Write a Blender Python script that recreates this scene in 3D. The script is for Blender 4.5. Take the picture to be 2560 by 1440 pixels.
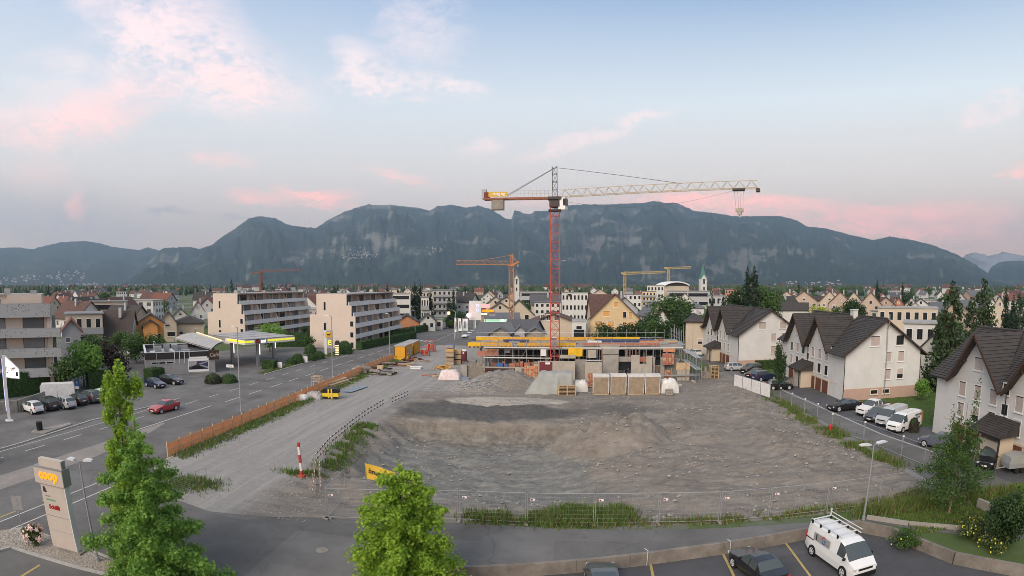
import bpy, bmesh, math, random
from mathutils import Vector, Matrix, noise as mn
R=random.Random(7)
for o in list(bpy.data.objects): bpy.data.objects.remove(o)
sc=bpy.context.scene; COL=sc.collection
rad=math.radians
# ------------------------------------------------------------------ camera (wide fisheye site camera on a roof)
F,CX,CY,HOR,H,YAW=1420.,1280.,720.,712.,15.5,rad(6)
PIT=(HOR-CY)/F
cd=bpy.data.cameras.new('camera'); cam=bpy.data.objects.new('camera',cd); COL.objects.link(cam); sc.camera=cam
cam.location=(0,0,H); cam.rotation_euler=(rad(90)+PIT,0,YAW)
cd.type='PANO'; cd.panorama_type='FISHEYE_LENS_POLYNOMIAL'
cd.sensor_fit='HORIZONTAL'; cd.sensor_width=36; cd.sensor_height=20.25
cd.fisheye_fov=rad(175); cd.clip_start=.1; cd.clip_end=60000
cd.fisheye_polynomial_k0=0; cd.fisheye_polynomial_k1=-1/(F/2560*36)
cd.fisheye_polynomial_k2=cd.fisheye_polynomial_k3=cd.fisheye_polynomial_k4=0
def ray(px,py):
    u,v=px-CX,py-CY; r=math.hypot(u,v)+1e-9; t=r/F
    x,y,z=math.sin(t)*u/r,math.cos(t),-math.sin(t)*v/r
    c,s=math.cos(PIT),math.sin(PIT); y,z=c*y-s*z,s*y+c*z
    c,s=math.cos(YAW),math.sin(YAW); return Vector((c*x-s*y,s*x+c*y,z))
def G(px,py,z=0.):            # survey: where the line of sight meets the level z
    d=ray(px,py); t=(z-H)/d.z; return Vector((d.x*t,d.y*t,z))
def HZ(px,py,p):              # height seen at (px,py) at the distance of p
    d=ray(px,py); return H+d.z/math.hypot(d.x,d.y)*math.hypot(p[0],p[1])
def PD(px,dist):              # point at a horizontal distance along the bearing of px
    d=ray(px,HOR); h=math.hypot(d.x,d.y); return Vector((d.x/h*dist,d.y/h*dist,0))
def AZ(px): d=ray(px,HOR); return math.atan2(d.x,d.y)
# ------------------------------------------------------------------ sky, sun, exposure
W=bpy.data.worlds.new('World'); sc.world=W; W.use_nodes=True
nt=W.node_tree; N=nt.nodes; L=nt.links
bg=N['Background']
def wn(t,**k):
    n=N.new(t)
    for a,b in k.items(): setattr(n,a,b)
    return n
def wm(op,a,b=None,c=None,clamp=False):
    n=wn('ShaderNodeMath',operation=op,use_clamp=clamp)
    for i,v in enumerate((a,b,c)):
        if v is None: continue
        if isinstance(v,(int,float)): n.inputs[i].default_value=v
        else: L.new(v,n.inputs[i])
    return n.outputs[0]
tc=wn('ShaderNodeTexCoord'); sx=wn('ShaderNodeSeparateXYZ'); L.new(tc.outputs['Generated'],sx.inputs[0])
dx,dy,dz=sx.outputs
el=wm('ARCSINE',wm('MINIMUM',wm('MAXIMUM',dz,-1),1)); az=wm('ARCTAN2',dx,dy)
def S(r,g,b): # sRGB 0-255 -> linear
    f=lambda c:(c/255/12.92) if c<10.3 else ((c/255+.055)/1.055)**2.4
    return (f(r),f(g),f(b),1)
def ramp(stops,fac,interp='LINEAR',tree=None):
    tr=tree or nt
    n=tr.nodes.new('ShaderNodeValToRGB'); n.color_ramp.interpolation=interp; e=n.color_ramp.elements
    while len(e)<len(stops): e.new(.5)
    for i,(p,c) in enumerate(stops): e[i].position=p; e[i].color=c
    tr.links.new(fac,n.inputs[0]); return n.outputs[0]
def mixc(f,a,b,tree=None,mode='MIX'):
    tr=tree or nt
    n=tr.nodes.new('ShaderNodeMix'); n.data_type='RGBA'; n.blend_type=mode
    for i,v in ((0,f),(6,a),(7,b)):
        if isinstance(v,(int,float)): n.inputs[i].default_value=v
        elif isinstance(v,tuple): n.inputs[i].default_value=v
        else: tr.links.new(v,n.inputs[i])
    return n.outputs[2]
e01=wm('DIVIDE',el,rad(90))
# left (towards the afterglow-lit cloud) greyer and pinker, right bluer
sky_l=ramp([(0,S(224,186,164)),(.04,S(232,206,188)),(.12,S(232,225,220)),(.2,S(216,221,227)),(.33,S(164,184,212)),(.6,S(190,194,202)),(1,S(186,188,196))],e01)
sky_r=ramp([(0,S(255,196,170)),(.05,S(255,212,188)),(.10,S(246,230,217)),(.2,S(222,231,236)),(.33,S(124,158,198)),(.6,S(182,190,204)),(1,S(186,188,196))],e01)
ss=wm('MULTIPLY_ADD',wm('SINE',wm('ADD',az,rad(8))),.75,.5,True)
sky=mixc(ss,sky_l,sky_r)
nis=wn('ShaderNodeTexSky'); nis.sky_type='NISHITA'; nis.sun_disc=False; nis.sun_elevation=rad(2.5); nis.sun_rotation=rad(205)
nmul=mixc(1.,nis.outputs[0],(.06,.06,.06,1),mode='MULTIPLY')
sky=mixc(.12,sky,nmul)
# clouds: soft noise streaks gathered into the banks that hang over the valley
cmb=wn('ShaderNodeCombineXYZ'); L.new(wm('MULTIPLY',az,1.),cmb.inputs[0]); L.new(wm('MULTIPLY',el,2.1),cmb.inputs[1])
n1=wn('ShaderNodeTexNoise'); n1.inputs['Scale'].default_value=7; n1.inputs['Detail'].default_value=8; n1.inputs['Roughness'].default_value=.6; n1.inputs['Distortion'].default_value=.5
L.new(cmb.outputs[0],n1.inputs['Vector'])
n2=wn('ShaderNodeTexNoise'); n2.inputs['Scale'].default_value=26; n2.inputs['Detail'].default_value=9; n2.inputs['Roughness'].default_value=.72; n2.inputs['Distortion'].default_value=1.2
L.new(cmb.outputs[0],n2.inputs['Vector'])
fb=wm('ADD',wm('MULTIPLY',n1.outputs[0],.5),wm('MULTIPLY',n2.outputs[0],.5))
azw=wm('ADD',az,wm('MULTIPLY_ADD',n1.outputs[0],.16,-.08)); elw=wm('ADD',el,wm('MULTIPLY_ADD',n2.outputs[0],.06,-.03))
def blobs(lst):
    tot=None
    for px,py,wx,wy,ang,amp in lst:
        d=ray(px,py); a0=math.atan2(d.x,d.y); e0=math.asin(d.z); c,s=math.cos(rad(ang)),math.sin(rad(ang))
        da=wm('SUBTRACT',azw,a0); de=wm('SUBTRACT',elw,e0)
        u=wm('MULTIPLY',wm('ADD',wm('MULTIPLY',da,c),wm('MULTIPLY',de,s)),F/wx)
        v=wm('MULTIPLY',wm('SUBTRACT',wm('MULTIPLY',de,c),wm('MULTIPLY',da,s)),F/wy)
        m=wm('MULTIPLY',wm('SUBTRACT',1.,wm('ADD',wm('MULTIPLY',u,u),wm('MULTIPLY',v,v)),None,True),amp)
        tot=m if tot is None else wm('ADD',tot,m)
    return tot
white=blobs([(430,90,330,170,-20,1.),(600,210,260,110,-12,.9),(910,170,110,75,-35,1.1),(1010,215,240,40,-3,.75),(1060,70,150,130,-50,.6),(200,200,280,120,20,.6),(110,310,260,70,0,.55),(1450,352,190,24,17,1.7),(1600,292,110,15,6,1.4),(1215,368,55,26,25,1.4),(2480,268,90,38,25,1.8),(1100,205,170,22,-8,1.1)])
pink=blobs([(2080,540,480,44,-7,1.1),(2360,545,230,50,0,1.0),(1700,505,260,26,0,.9),(2540,425,60,22,0,.9),(1900,500,190,22,-4,.7),(735,500,190,24,-4,.8),(760,480,120,12,-8,.6),(985,440,130,16,-12,.6),(820,490,110,20,0,.6),(195,512,60,26,-50,.6),(100,440,110,60,0,.25),(300,260,180,70,20,.35),(560,400,90,26,0,.3),(1320,505,200,22,0,.35),(430,70,330,170,-30,.1),(130,320,240,60,5,.35),(620,210,200,60,-10,.2)])
grey=blobs([(80,560,300,120,0,.55),(430,530,70,10,0,.9),(600,545,60,9,0,.7),(2400,610,80,8,0,.5),(2350,590,60,7,0,.5)])
def dens(b,k,o): return wm('MULTIPLY',wm('MULTIPLY_ADD',fb,k,o,True),wm('MINIMUM',b,1.2),None,True)
sky=mixc(wm('MULTIPLY',dens(grey,3.4,-1.1),.75),sky,S(150,152,162))
sky=mixc(wm('MULTIPLY',dens(white,5.6,-2.2),.72),sky,S(252,228,224))
sky=mixc(wm('MULTIPLY',dens(pink,4.2,-1.5),.95),sky,(1.5,.70,.58,1))
L.new(sky,bg.inputs[0]); bg.inputs[1].default_value=.92
sd=bpy.data.lights.new('sun','SUN'); sun=bpy.data.objects.new('sun',sd); COL.objects.link(sun)
sd.energy=2.3; sd.angle=rad(40); sd.color=(1,.84,.68)
sun.rotation_euler=(rad(56),0,rad(-25)); sun.location=(-20,-40,60)   # soft afterglow from behind the camera
vs=sc.view_settings; vs.view_transform='Standard'; vs.look='None'; vs.exposure=.70; vs.gamma=1; vs.use_curve_mapping=False
cy=sc.cycles; cy.filter_width=.85; cy.use_denoising=True; cy.use_adaptive_sampling=False; cy.max_bounces=5; cy.diffuse_bounces=2; cy.glossy_bounces=2; cy.transmission_bounces=3; cy.transparent_max_bounces=12; cy.volume_bounces=0; cy.caustics_reflective=False; cy.caustics_refractive=False
# ------------------------------------------------------------------ mesh and object helpers
class MB:
    def __init__(s): s.v=[]; s.f=[]; s.mi=[]; s.m=0
    def add(s,vs,fs):
        b=len(s.v); s.v.extend(vs)
        for f in fs: s.f.append([b+i for i in f]); s.mi.append(s.m)
        return s
    def box(s,x0,y0,z0,x1,y1,z1): 
        x0,x1=min(x0,x1),max(x0,x1); y0,y1=min(y0,y1),max(y0,y1); z0,z1=min(z0,z1),max(z0,z1)
        return s.add([(x0,y0,z0),(x1,y0,z0),(x1,y1,z0),(x0,y1,z0),(x0,y0,z1),(x1,y0,z1),(x1,y1,z1),(x0,y1,z1)],
         [(0,3,2,1),(4,5,6,7),(0,1,5,4),(1,2,6,5),(2,3,7,6),(3,0,4,7)])
    def cb(s,c,d,rz=0):
        c=Vector(c); h=Vector(d)/2; co,si=math.cos(rz),math.sin(rz); vs=[]
        for z in(-1,1):
            for x,y in((-1,-1),(1,-1),(1,1),(-1,1)):
                X,Y=x*h.x,y*h.y; vs.append((c.x+co*X-si*Y,c.y+si*X+co*Y,c.z+z*h.z))
        return s.add(vs,[(0,3,2,1),(4,5,6,7),(0,1,5,4),(1,2,6,5),(2,3,7,6),(3,0,4,7)])
    def bar(s,p,q,w,n=4,w2=None):
        p,q=Vector(p),Vector(q); d=(q-p)
        if d.length<1e-6: return s
        d.normalize(); a=d.orthogonal() if abs(d.z)<.99 else Vector((1,0,0)); 
        a=Vector((0,0,1)).cross(d) if abs(d.z)<.99 else Vector((1,0,0)); a.normalize(); b=d.cross(a)
        vs=[]
        for P,ww in((p,w),(q,w2 or w)):
            for i in range(n):
                t=2*math.pi*(i+.5)/n; k=ww/2/(math.cos(math.pi/n) if n==4 else 1); vs.append(P+(a*math.cos(t)+b*math.sin(t))*k)
        fs=[(i,(i+1)%n,n+(i+1)%n,n+i) for i in range(n)]+[tuple(range(n-1,-1,-1)),tuple(range(n,2*n))]
        return s.add(vs,fs)
    def cyl(s,c,r,z0,z1,n=12,r2=None): return s.bar((c[0],c[1],z0),(c[0],c[1],z1),2*r,n,2*(r if r2 is None else r2))
    def prism(s,poly,z0,z1):
        n=len(poly); return s.add([(x,y,z0) for x,y in poly]+[(x,y,z1) for x,y in poly],[tuple(range(n-1,-1,-1)),tuple(range(n,2*n))]+[(i,(i+1)%n,n+(i+1)%n,n+i) for i in range(n)])
    def ext(s,poly,y0,y1):   # polygon in x-z, extruded along y
        n=len(poly); return s.add([(x,y0,z) for x,z in poly]+[(x,y1,z) for x,z in poly],[tuple(range(n)),tuple(range(2*n-1,n-1,-1))]+[((i+1)%n,i,n+i,n+(i+1)%n) for i in range(n)])
    def quad(s,*p): return s.add([tuple(q) for q in p],[tuple(range(len(p)))])
    def xf(s,M,start=0):
        for i in range(start,len(s.v)): s.v[i]=tuple(M@Vector(s.v[i]))
        return s
    def mesh(s,name,mats):
        me=bpy.data.meshes.new(name); me.from_pydata([tuple(v) for v in s.v],[],s.f)
        for m in (mats if isinstance(mats,(list,tuple)) else [mats]): me.materials.append(m)
        if any(s.mi): me.polygons.foreach_set('material_index',s.mi)
        me.update(); return me
def link(name,me,parent=None,loc=None,rz=0):
    o=bpy.data.objects.new(name,me); COL.objects.link(o)
    if parent is not None: o.parent=parent
    if loc is not None: o.location=loc
    if rz: o.rotation_euler=(0,0,rz)
    return o
def part(name,mb,mats,parent,loc=None,rz=0,smooth=False,kind=None):
    me=mb.mesh(name,mats) if isinstance(mb,MB) else mb
    if smooth: me.polygons.foreach_set('use_smooth',[True]*len(me.polygons))
    o=link(name,me,parent,loc,rz)
    if kind: o['kind']=kind
    return o
def tag(o,label,cat,group=None):
    o['label']=label; o['category']=cat
    if group: o['group']=group
    return o
def thing(name,label,cat,loc=(0,0,0),rz=0,group=None):
    return tag(link(name,None,None,loc,rz),label,cat,group)
def single(name,mb,mats,label,cat,group=None,loc=None,rz=0,smooth=False):
    return tag(part(name,mb,mats,None,loc,rz,smooth),label,cat,group)
def struct(name,mb,mats,kind='structure',smooth=False):
    return part(name,mb,mats,None,kind=kind,smooth=smooth)
KIDS={}
def copy_tree(o,loc,rz,label,group=None,kids=None):
    def kids_of(p): return [c for c in p.children]
    r=o.copy(); COL.objects.link(r); r.location=loc; r.rotation_euler=(0,0,rz); r['label']=label
    if group: r['group']=group
    for ch in kids_of(o):
        c=ch.copy(); COL.objects.link(c); c.parent=r
        for g in kids_of(ch):
            d=g.copy(); COL.objects.link(d); d.parent=c
    return r
# ------------------------------------------------------------------ materials
def mat(name,col,rough=.8,metal=0,spec=.3,var=0,scale=3,bump=0,bscale=20,col2=None,emit=None,estr=0,detail=5,coord='Object',alpha=None):
    m=bpy.data.materials.new(name); m.use_nodes=True; t=m.node_tree; b=t.nodes['Principled BSDF']
    if len(col)==3: col=(*col,1)
    b.inputs['Base Color'].default_value=col; b.inputs['Roughness'].default_value=rough; b.inputs['Metallic'].default_value=metal; b.inputs['Specular IOR Level'].default_value=spec
    if emit: b.inputs['Emission Color'].default_value=(*emit[:3],1); b.inputs['Emission Strength'].default_value=estr
    if var or bump:
        c=t.nodes.new('ShaderNodeTexCoord').outputs[coord]
        if coord=='Object' : c=t.nodes.new('ShaderNodeNewGeometry').outputs['Position']
    if var:
        n=t.nodes.new('ShaderNodeTexNoise'); n.inputs['Scale'].default_value=scale; n.inputs['Detail'].default_value=detail; n.inputs['Roughness'].default_value=.65; t.links.new(c,n.inputs['Vector'])
        if col2 is None: lo=tuple(x*(1-var) for x in col[:3])+(1,); hi=tuple(min(1,x*(1+var)) for x in col[:3])+(1,)
        else: lo,hi=col,(*col2[:3],1)
        o=ramp([(.32,lo),(.68,hi)],n.outputs[0],tree=t); t.links.new(o,b.inputs['Base Color'])
    if bump:
        n=t.nodes.new('ShaderNodeTexNoise'); n.inputs['Scale'].default_value=bscale; n.inputs['Detail'].default_value=4; t.links.new(c,n.inputs['Vector'])
        u=t.nodes.new('ShaderNodeBump'); u.inputs['Strength'].default_value=bump; u.inputs['Distance'].default_value=.05; t.links.new(n.outputs[0],u.inputs['Height']); t.links.new(u.outputs[0],b.inputs['Normal'])
    return m
M={}
def dm(k,*a,**kw): M[k]=mat(k,*a,**kw); return M[k]
dm('asphalt',(.135,.130,.126),.9,var=.24,scale=.22,bump=.2,bscale=30,detail=8)
dm('asphalt_old',(.15,.145,.14),.9,var=.26,scale=.25,bump=.2,bscale=30,detail=8)
dm('asphalt_dark',(.085,.085,.092),.9,var=.18,scale=.4,detail=8)
dm('paving',(.25,.225,.205),.9,var=.15,scale=.5,detail=8)
dm('path_asphalt',(.20,.195,.19),.9,var=.14,scale=.4,detail=8)
dm('line_white',(.50,.48,.45),.7,var=.15,scale=4)
dm('line_yellow',(.40,.31,.12),.7,var=.2,scale=4)
dm('kerb',(.36,.35,.33),.85,var=.15,scale=3)
dm('concrete',(.31,.285,.255),.85,var=.15,scale=.8,bump=.1,bscale=8)
dm('concrete_dark',(.26,.235,.205),.9,var=.25,scale=.9,detail=8)
dm('concrete_light',(.40,.355,.30),.85,var=.13,scale=1.2)
dm('lawn',(.055,.10,.022),.95,var=.35,scale=.5,detail=8,bump=.5,bscale=15)
dm('lawn2',(.075,.12,.025),.95,var=.35,scale=.8,detail=8,bump=.5,bscale=15)
dm('hedge',(.030,.062,.016),.9,var=.5,scale=2.5,detail=8)
dm('plaster_white',(.60,.585,.56),.85,var=.07,scale=.5,detail=8)
dm('plaster_cream',(.54,.455,.355),.85,var=.05,scale=.6)
dm('plaster_beige',(.62,.52,.44),.85,var=.04,scale=.4)
dm('plaster_pink',(.46,.315,.25),.85,var=.06,scale=.7)
dm('plaster_yellow',(.70,.52,.28),.85,var=.05,scale=.6)
dm('plaster_orange',(.62,.29,.10),.85,var=.06,scale=.6)
dm('plaster_grey',(.40,.40,.41),.85,var=.06,scale=.6)
dm('plaster_peach',(.48,.375,.30),.85,var=.06,scale=.6)
dm('roof_black',(.052,.046,.043),.7,var=.25,scale=1.5,detail=6)
dm('roof_umber',(.062,.046,.040),.75,var=.2,scale=1.5,detail=6)
dm('roof_grey',(.09,.09,.098),.7,var=.2,scale=1.5,detail=6)
dm('roof_brown',(.105,.058,.047),.75,var=.25,scale=1.5,detail=6)
dm('roof_red',(.17,.068,.048),.75,var=.25,scale=1.5,detail=6)
dm('roof_slate',(.12,.125,.135),.7,var=.15,scale=1.5,detail=6)
dm('roof_flat',(.22,.22,.225),.9,var=.2,scale=.7)
dm('gravel_roof',(.33,.32,.31),.9,var=.2,scale=.7)
dm('tin',(.40,.385,.375),.45,.3,var=.1,scale=1)
dm('wood_dark',(.06,.035,.025),.7,var=.3,scale=5)
dm('wood_door',(.15,.058,.035),.6,var=.15,scale=3)
dm('wood_raw',(.50,.36,.22),.8,var=.25,scale=4)
dm('wood_grey',(.30,.26,.22),.85,var=.3,scale=3)
dm('shutter',(.46,.385,.345),.7,var=.05,scale=3)
dm('shutter_orange',(.68,.34,.10),.7,var=.05,scale=3)
dm('blind',(.14,.14,.145),.6,var=.1,scale=3)
dm('blind_grey',(.26,.26,.265),.6,var=.1,scale=3)
dm('frame_white',(.72,.70,.67),.6)
dm('frame_dark',(.035,.03,.03),.5)
dm('glass',(.018,.02,.024),.12,0,.5)
dm('car_glass',(.06,.075,.078),.1,0,.7)
dm('glass_curtain',(.10,.09,.085),.25,0,.5,var=.5,scale=2)
dm('metal_grey',(.30,.31,.32),.45,.5)
dm('galv',(.36,.37,.38),.45,.4)
dm('galv_light',(.66,.67,.68),.5,.2)
dm('black',(.012,.012,.013),.5)
dm('rubber',(.016,.016,.017),.8)
dm('crane_red',(.44,.07,.05),.5,var=.2,scale=2)
dm('crane_white',(.46,.38,.27),.5,var=.15,scale=2)
dm('crane_dark',(.075,.06,.055),.6)
dm('crane_orange',(.44,.20,.09),.55,var=.2,scale=2)
dm('crane_yellow',(.48,.34,.14),.55)
dm('form_yellow',(.72,.42,.02),.6,var=.15,scale=1.5)
dm('form_yellow2',(.62,.33,.05),.6,var=.2,scale=1.5)
dm('container_orange',(.68,.34,.03),.6,var=.1,scale=1)
dm('rust',(.30,.13,.08),.85,var=.3,scale=2)
dm('brick_red',(.42,.17,.11),.85,var=.25,scale=3)
dm('brick_orange',(.55,.25,.13),.85,var=.25,scale=3)
dm('tarp',(.30,.305,.285),.6,var=.12,scale=.8)
dm('tarp_blue',(.20,.24,.30),.5,var=.15,scale=1)
dm('plastic_white',(.72,.70,.68),.4,var=.1,scale=2)
dm('blue',(.05,.13,.33),.5); dm('navy',(.05,.055,.11),.6,var=.4,scale=1.5)
dm('red',(.50,.035,.03),.5); dm('maroon',(.17,.035,.04),.6); dm('white',(.80,.79,.77),.45)
dm('orange_glow',(.9,.3,.02),.5,emit=S(255,140,10),estr=.6)
dm('yellow_glow',(.8,.75,.05),.5,emit=S(225,215,50),estr=.42)
dm('white_glow',(.8,.8,.8),.5,emit=(1,.98,.95),estr=.75)
dm('lamp_glow',(.8,.6,.3),.5,emit=(1,.66,.28),estr=1.2)
dm('violet_glow',(.5,.5,.9),.5,emit=S(185,180,250),estr=.75)
dm('letter_red',(.35,.02,.02),.5); dm('letter_dark',(.03,.03,.032),.5); dm('letter_green',(.10,.30,.16),.5)
dm('yellow',(.72,.52,.04),.5); dm('banner_yellow',(.66,.42,.05),.6,var=.08,scale=2)
dm('stone',(.29,.27,.245),.9,var=.35,scale=3)
dm('soil',(.29,.25,.215),.95,var=.2,scale=1.2,detail=8)
dm('bark',(.12,.09,.065),.9,var=.3,scale=6)
dm('trunk_pale',(.26,.19,.13),.9,var=.2,scale=6)
def cracks(k,amt=.22):
    t=M[k].node_tree; b=t.nodes['Principled BSDF']; c=b.inputs['Base Color'].links[0].from_socket; p=t.nodes.new('ShaderNodeNewGeometry').outputs['Position']
    n=t.nodes.new('ShaderNodeTexNoise'); n.inputs['Scale'].default_value=.35; n.inputs['Detail'].default_value=5; t.links.new(p,n.inputs['Vector'])
    a=t.nodes.new('ShaderNodeVectorMath'); a.operation='MULTIPLY_ADD'; t.links.new(n.outputs['Color'],a.inputs[0]); a.inputs[1].default_value=(4,4,0); t.links.new(p,a.inputs[2])
    v=t.nodes.new('ShaderNodeTexVoronoi'); v.feature='DISTANCE_TO_EDGE'; v.inputs['Scale'].default_value=.11; t.links.new(a.outputs[0],v.inputs['Vector'])
    m=t.nodes.new('ShaderNodeMath'); m.operation='LESS_THAN'; t.links.new(v.outputs['Distance'],m.inputs[0]); m.inputs[1].default_value=.006
    v2=t.nodes.new('ShaderNodeTexVoronoi'); v2.inputs['Scale'].default_value=.085; v2.distance='CHEBYCHEV'; t.links.new(p,v2.inputs['Vector'])
    sp=t.nodes.new('ShaderNodeSeparateColor'); t.links.new(v2.outputs['Color'],sp.inputs[0]); m2=t.nodes.new('ShaderNodeMath'); m2.operation='MULTIPLY_ADD'; t.links.new(sp.outputs[0],m2.inputs[0]); m2.inputs[1].default_value=.22; m2.inputs[2].default_value=.86
    sc_=mixc(1.,c,m2.outputs[0],tree=t,mode='MULTIPLY'); m3=t.nodes.new('ShaderNodeMath'); m3.operation='MULTIPLY'; t.links.new(m.outputs[0],m3.inputs[0]); m3.inputs[1].default_value=amt
    t.links.new(mixc(m3.outputs[0],sc_,(.05,.05,.05,1),tree=t),b.inputs['Base Color'])
for k in('asphalt','asphalt_old','asphalt_dark'): cracks(k)
# ------------------------------------------------------------------ setting: ground, roads, site, mountains, air
def nodes_of(m): return m.node_tree,m.node_tree.nodes['Principled BSDF']
def tm(t,op,a,b=None,c=None,clamp=False):
    n=t.nodes.new('ShaderNodeMath'); n.operation=op; n.use_clamp=clamp
    for i,v in enumerate((a,b,c)):
        if v is None: continue
        if isinstance(v,(int,float)): n.inputs[i].default_value=v
        else: t.links.new(v,n.inputs[i])
    return n.outputs[0]
def tnoise(t,scale,detail=6,rough=.6,vec=None,dist=0):
    n=t.nodes.new('ShaderNodeTexNoise'); n.inputs['Scale'].default_value=scale; n.inputs['Detail'].default_value=detail; n.inputs['Roughness'].default_value=rough; n.inputs['Distortion'].default_value=dist
    if vec is not None: t.links.new(vec,n.inputs['Vector'])
    return n.outputs[0]
# base ground: garden green broken by paved grey
gm=mat('town_ground',(.1,.1,.08),.95); t,b=nodes_of(gm); pos=t.nodes.new('ShaderNodeNewGeometry').outputs['Position']
c=ramp([(.35,(.05,.085,.025,1)),(.5,(.075,.11,.035,1)),(.56,(.16,.155,.15,1)),(.75,(.13,.13,.13,1))],tnoise(t,.02,8,.7,pos),tree=t)
far=ramp([(.3,(.035,.06,.02,1)),(.7,(.07,.10,.035,1))],tnoise(t,.004,8,.7,pos),tree=t)
sp=t.nodes.new('ShaderNodeSeparateXYZ'); t.links.new(pos,sp.inputs[0])
t.links.new(mixc(tm(t,'DIVIDE',tm(t,'SUBTRACT',sp.outputs[1],500.),400.,None,True),c,far,tree=t),b.inputs['Base Color'])
mb=MB(); B=9000
SX0,SX1,SY0,SY1=-35.2,28.6,34.3,99.
for p in ([(-B,-2000),(SX0,-2000),(SX0,B),(-B,B)],[(SX1,SY0),(B,SY0),(B,B),(SX1,B)],[(SX0,SY1),(SX1,SY1),(SX1,B),(SX0,B)],[(SX0,-2000),(-6.6,-2000),(-6.6,SY0),(SX0,SY0)],
          [(-6.6,27.8),(.5,29.4),(6.7,30.75),(15,32.2),(19.5,32.4),(21.3,30.6),(23.2,25.8),(26.5,22.0),(45,16),(45,SY0),(-6.6,SY0)],[(45,-2000),(B,-2000),(B,SY0),(45,SY0)]):
    mb.quad(*[(x,y,0) for x,y in p])
struct('ground',mb,gm)
LOT=-.65
struct('parking_lot_surface',MB().quad(*[(x,y,LOT) for x,y in [(-6.6,-60),(45,-60),(45,16),(26.5,22.0),(23.2,25.8),(21.3,30.6),(19.5,32.4),(15,32.2),(6.7,30.75),(.5,29.4),(-6.6,27.8)]]),M['asphalt_dark'])
Z=[.004]
def sheet(name,pts,m,z,kind='structure'):
    return struct(name,MB().quad(*[(p[0],p[1],z) for p in pts]),M[m] if isinstance(m,str) else m,kind)
def g2(*pts): return [tuple(G(x,y)[:2]) for x,y in pts]
sheet('road',[(-52,-50),(-35.9,-50),(-35.9,40),(-36.6,115),(-37.5,200),(-39,420),(-51,420),(-52,120)],'asphalt',.012)
sheet('forecourt',[(-120,-50),(-52,-50),(-52,124),(-75,124),(-90,96),(-100,70),(-110,50)],'asphalt_old',.004)
sheet('near_street',[(-36,-50),(-6.9,-50),(-6.9,27.8),(.5,29.4),(6.7,30.8),(15,32.2),(19.4,32.5),(20.5,31.9),(22.6,29.9),(27,26.5),(34,22),(45,20),(45,24),(34,27.5),(25.8,28.5),(22.6,30.6),(20.5,32.7),(15.3,33.3),(9.7,33.5),(.5,33.9),(-7.1,34.25),(-16.1,33.0),(-24,31.0),(-31.5,33.6),(-36,40)],'asphalt',.008)
sheet('side_street',[(36.5,30),(34.6,45),(33,53),(31.8,75),(30.6,98),(29,125),(25.5,172),(-36,190),(-36,182),(22,165),(26,125),(27.5,98),(28.7,75),(29.4,60),(29.4,34.3),(30,24),(36.5,24)][::-1],'asphalt',.012)
sheet('side_street_verge',[(29.35,36),(29.35,60),(28.65,75),(27.4,98),(28.6,98),(28.6,36)][::-1],'path_asphalt',.008)
sheet('house_parking',[(33,28),(43,28),(43,54),(39,54),(39,70),(37.6,70),(37.6,97),(31,103),(29,128),(27.5,128),(30.4,98),(31.6,75),(32.9,53),(34.4,45)],'asphalt_dark',.004)
# narrow pale concrete strip along the right side of the side street
for a,b_ in (((31.9,75),(33.1,53)),((30.7,98),(31.9,75)),((33.1,53),(34.7,45))):
    struct('kerb',MB().quad((a[0]-.15,a[1],.02),(b_[0]-.15,b_[1],.02),(b_[0]+.15,b_[1],.02),(a[0]+.15,a[1],.02)),M['kerb'])
sheet('lawn',[(39.2,53.9),(64,53.9),(64,72),(50.6,72),(50.6,69.9),(39.2,69.9)],'lawn',.016)
sheet('lawn',[(33.6,95.5),(56,95.5),(56,103),(46,104),(45.2,101.2),(33.6,101.2)],'lawn',.016)
sheet('lawn',[(27.5,150),(45,128),(60,128),(60,170),(27,170)],'lawn',.016)
sheet('lawn',[(22.6,30.7),(25.8,28.6),(34,27.7),(60,24.5),(60,33.9),(28.5,34.0),(20.5,33.9),(20.6,32.9)],'lawn2',.016)
sheet('median_strip',[(-44.7,-50),(-41.6,-50),(-41.7,36),(-42.6,44),(-44.4,50),(-44.9,50),(-44.8,40)],'paving',.018)
# kerbs as real steps
def kerb(pts,w=.25,h=.12):
    m=MB()
    for a,b_ in zip(pts,pts[1:]):
        a=Vector((*a,0)); b_=Vector((*b_,0)); m.bar(a+Vector((0,0,h/2-.06)),b_+Vector((0,0,h/2-.06)),w)
    struct('kerb',m,M['kerb'])
kerb([(-52,-10),(-52,34),(-53.2,46),(-52,58),(-52,62)]); kerb([(-52,86),(-52,113)]); kerb([(-51.6,122),(-51,420)])
kerb([(-36.0,52),(-36.4,112),(-37.6,200)])
# painted markings
mk=MB(); mk.m=0
def dash(s,t0,t1,w=.16,z=.02,skew=0): mk.quad((s-w/2,t0,z),(s+w/2,t0,z),(s+w/2+skew,t1,z),(s-w/2+skew,t1,z))
dash(-45.2,45.5,60.5,.18)
for k in range(14): dash(-44.9+.012*k*6,63.2+k*6.05,67.1+k*6.05,.17)
for k in range(20): dash(-49.4+.09*k*.5,22+k*5.4,24.6+k*5.4,.15)
dash(-51.3,-20,60,.12); dash(-35.95,-20,34.5,.14); dash(-34.2,-20,33,.14)
for k in range(9): mk.quad((-50+k*1.4,150,.02),(-49.3+k*1.4,150,.02),(-49.3+k*1.4,153.5,.02),(-50+k*1.4,153.5,.02))
mk.quad((34.0,43.6,.02),(34.15,43.6,.02),(38.6,39.0,.02),(38.45,39.0,.02)); mk.quad((35.2,46.0,.02),(35.35,46,.02),(41.2,40.8,.02),(41.05,40.8,.02))
mk.m=1
for t_ in (16.5,20.9,25.2,): mk.quad((-36.75,t_,.02),(-36.58,t_,.02),(-36.58,t_+1.6,.02),(-36.75,t_+1.6,.02))
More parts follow.
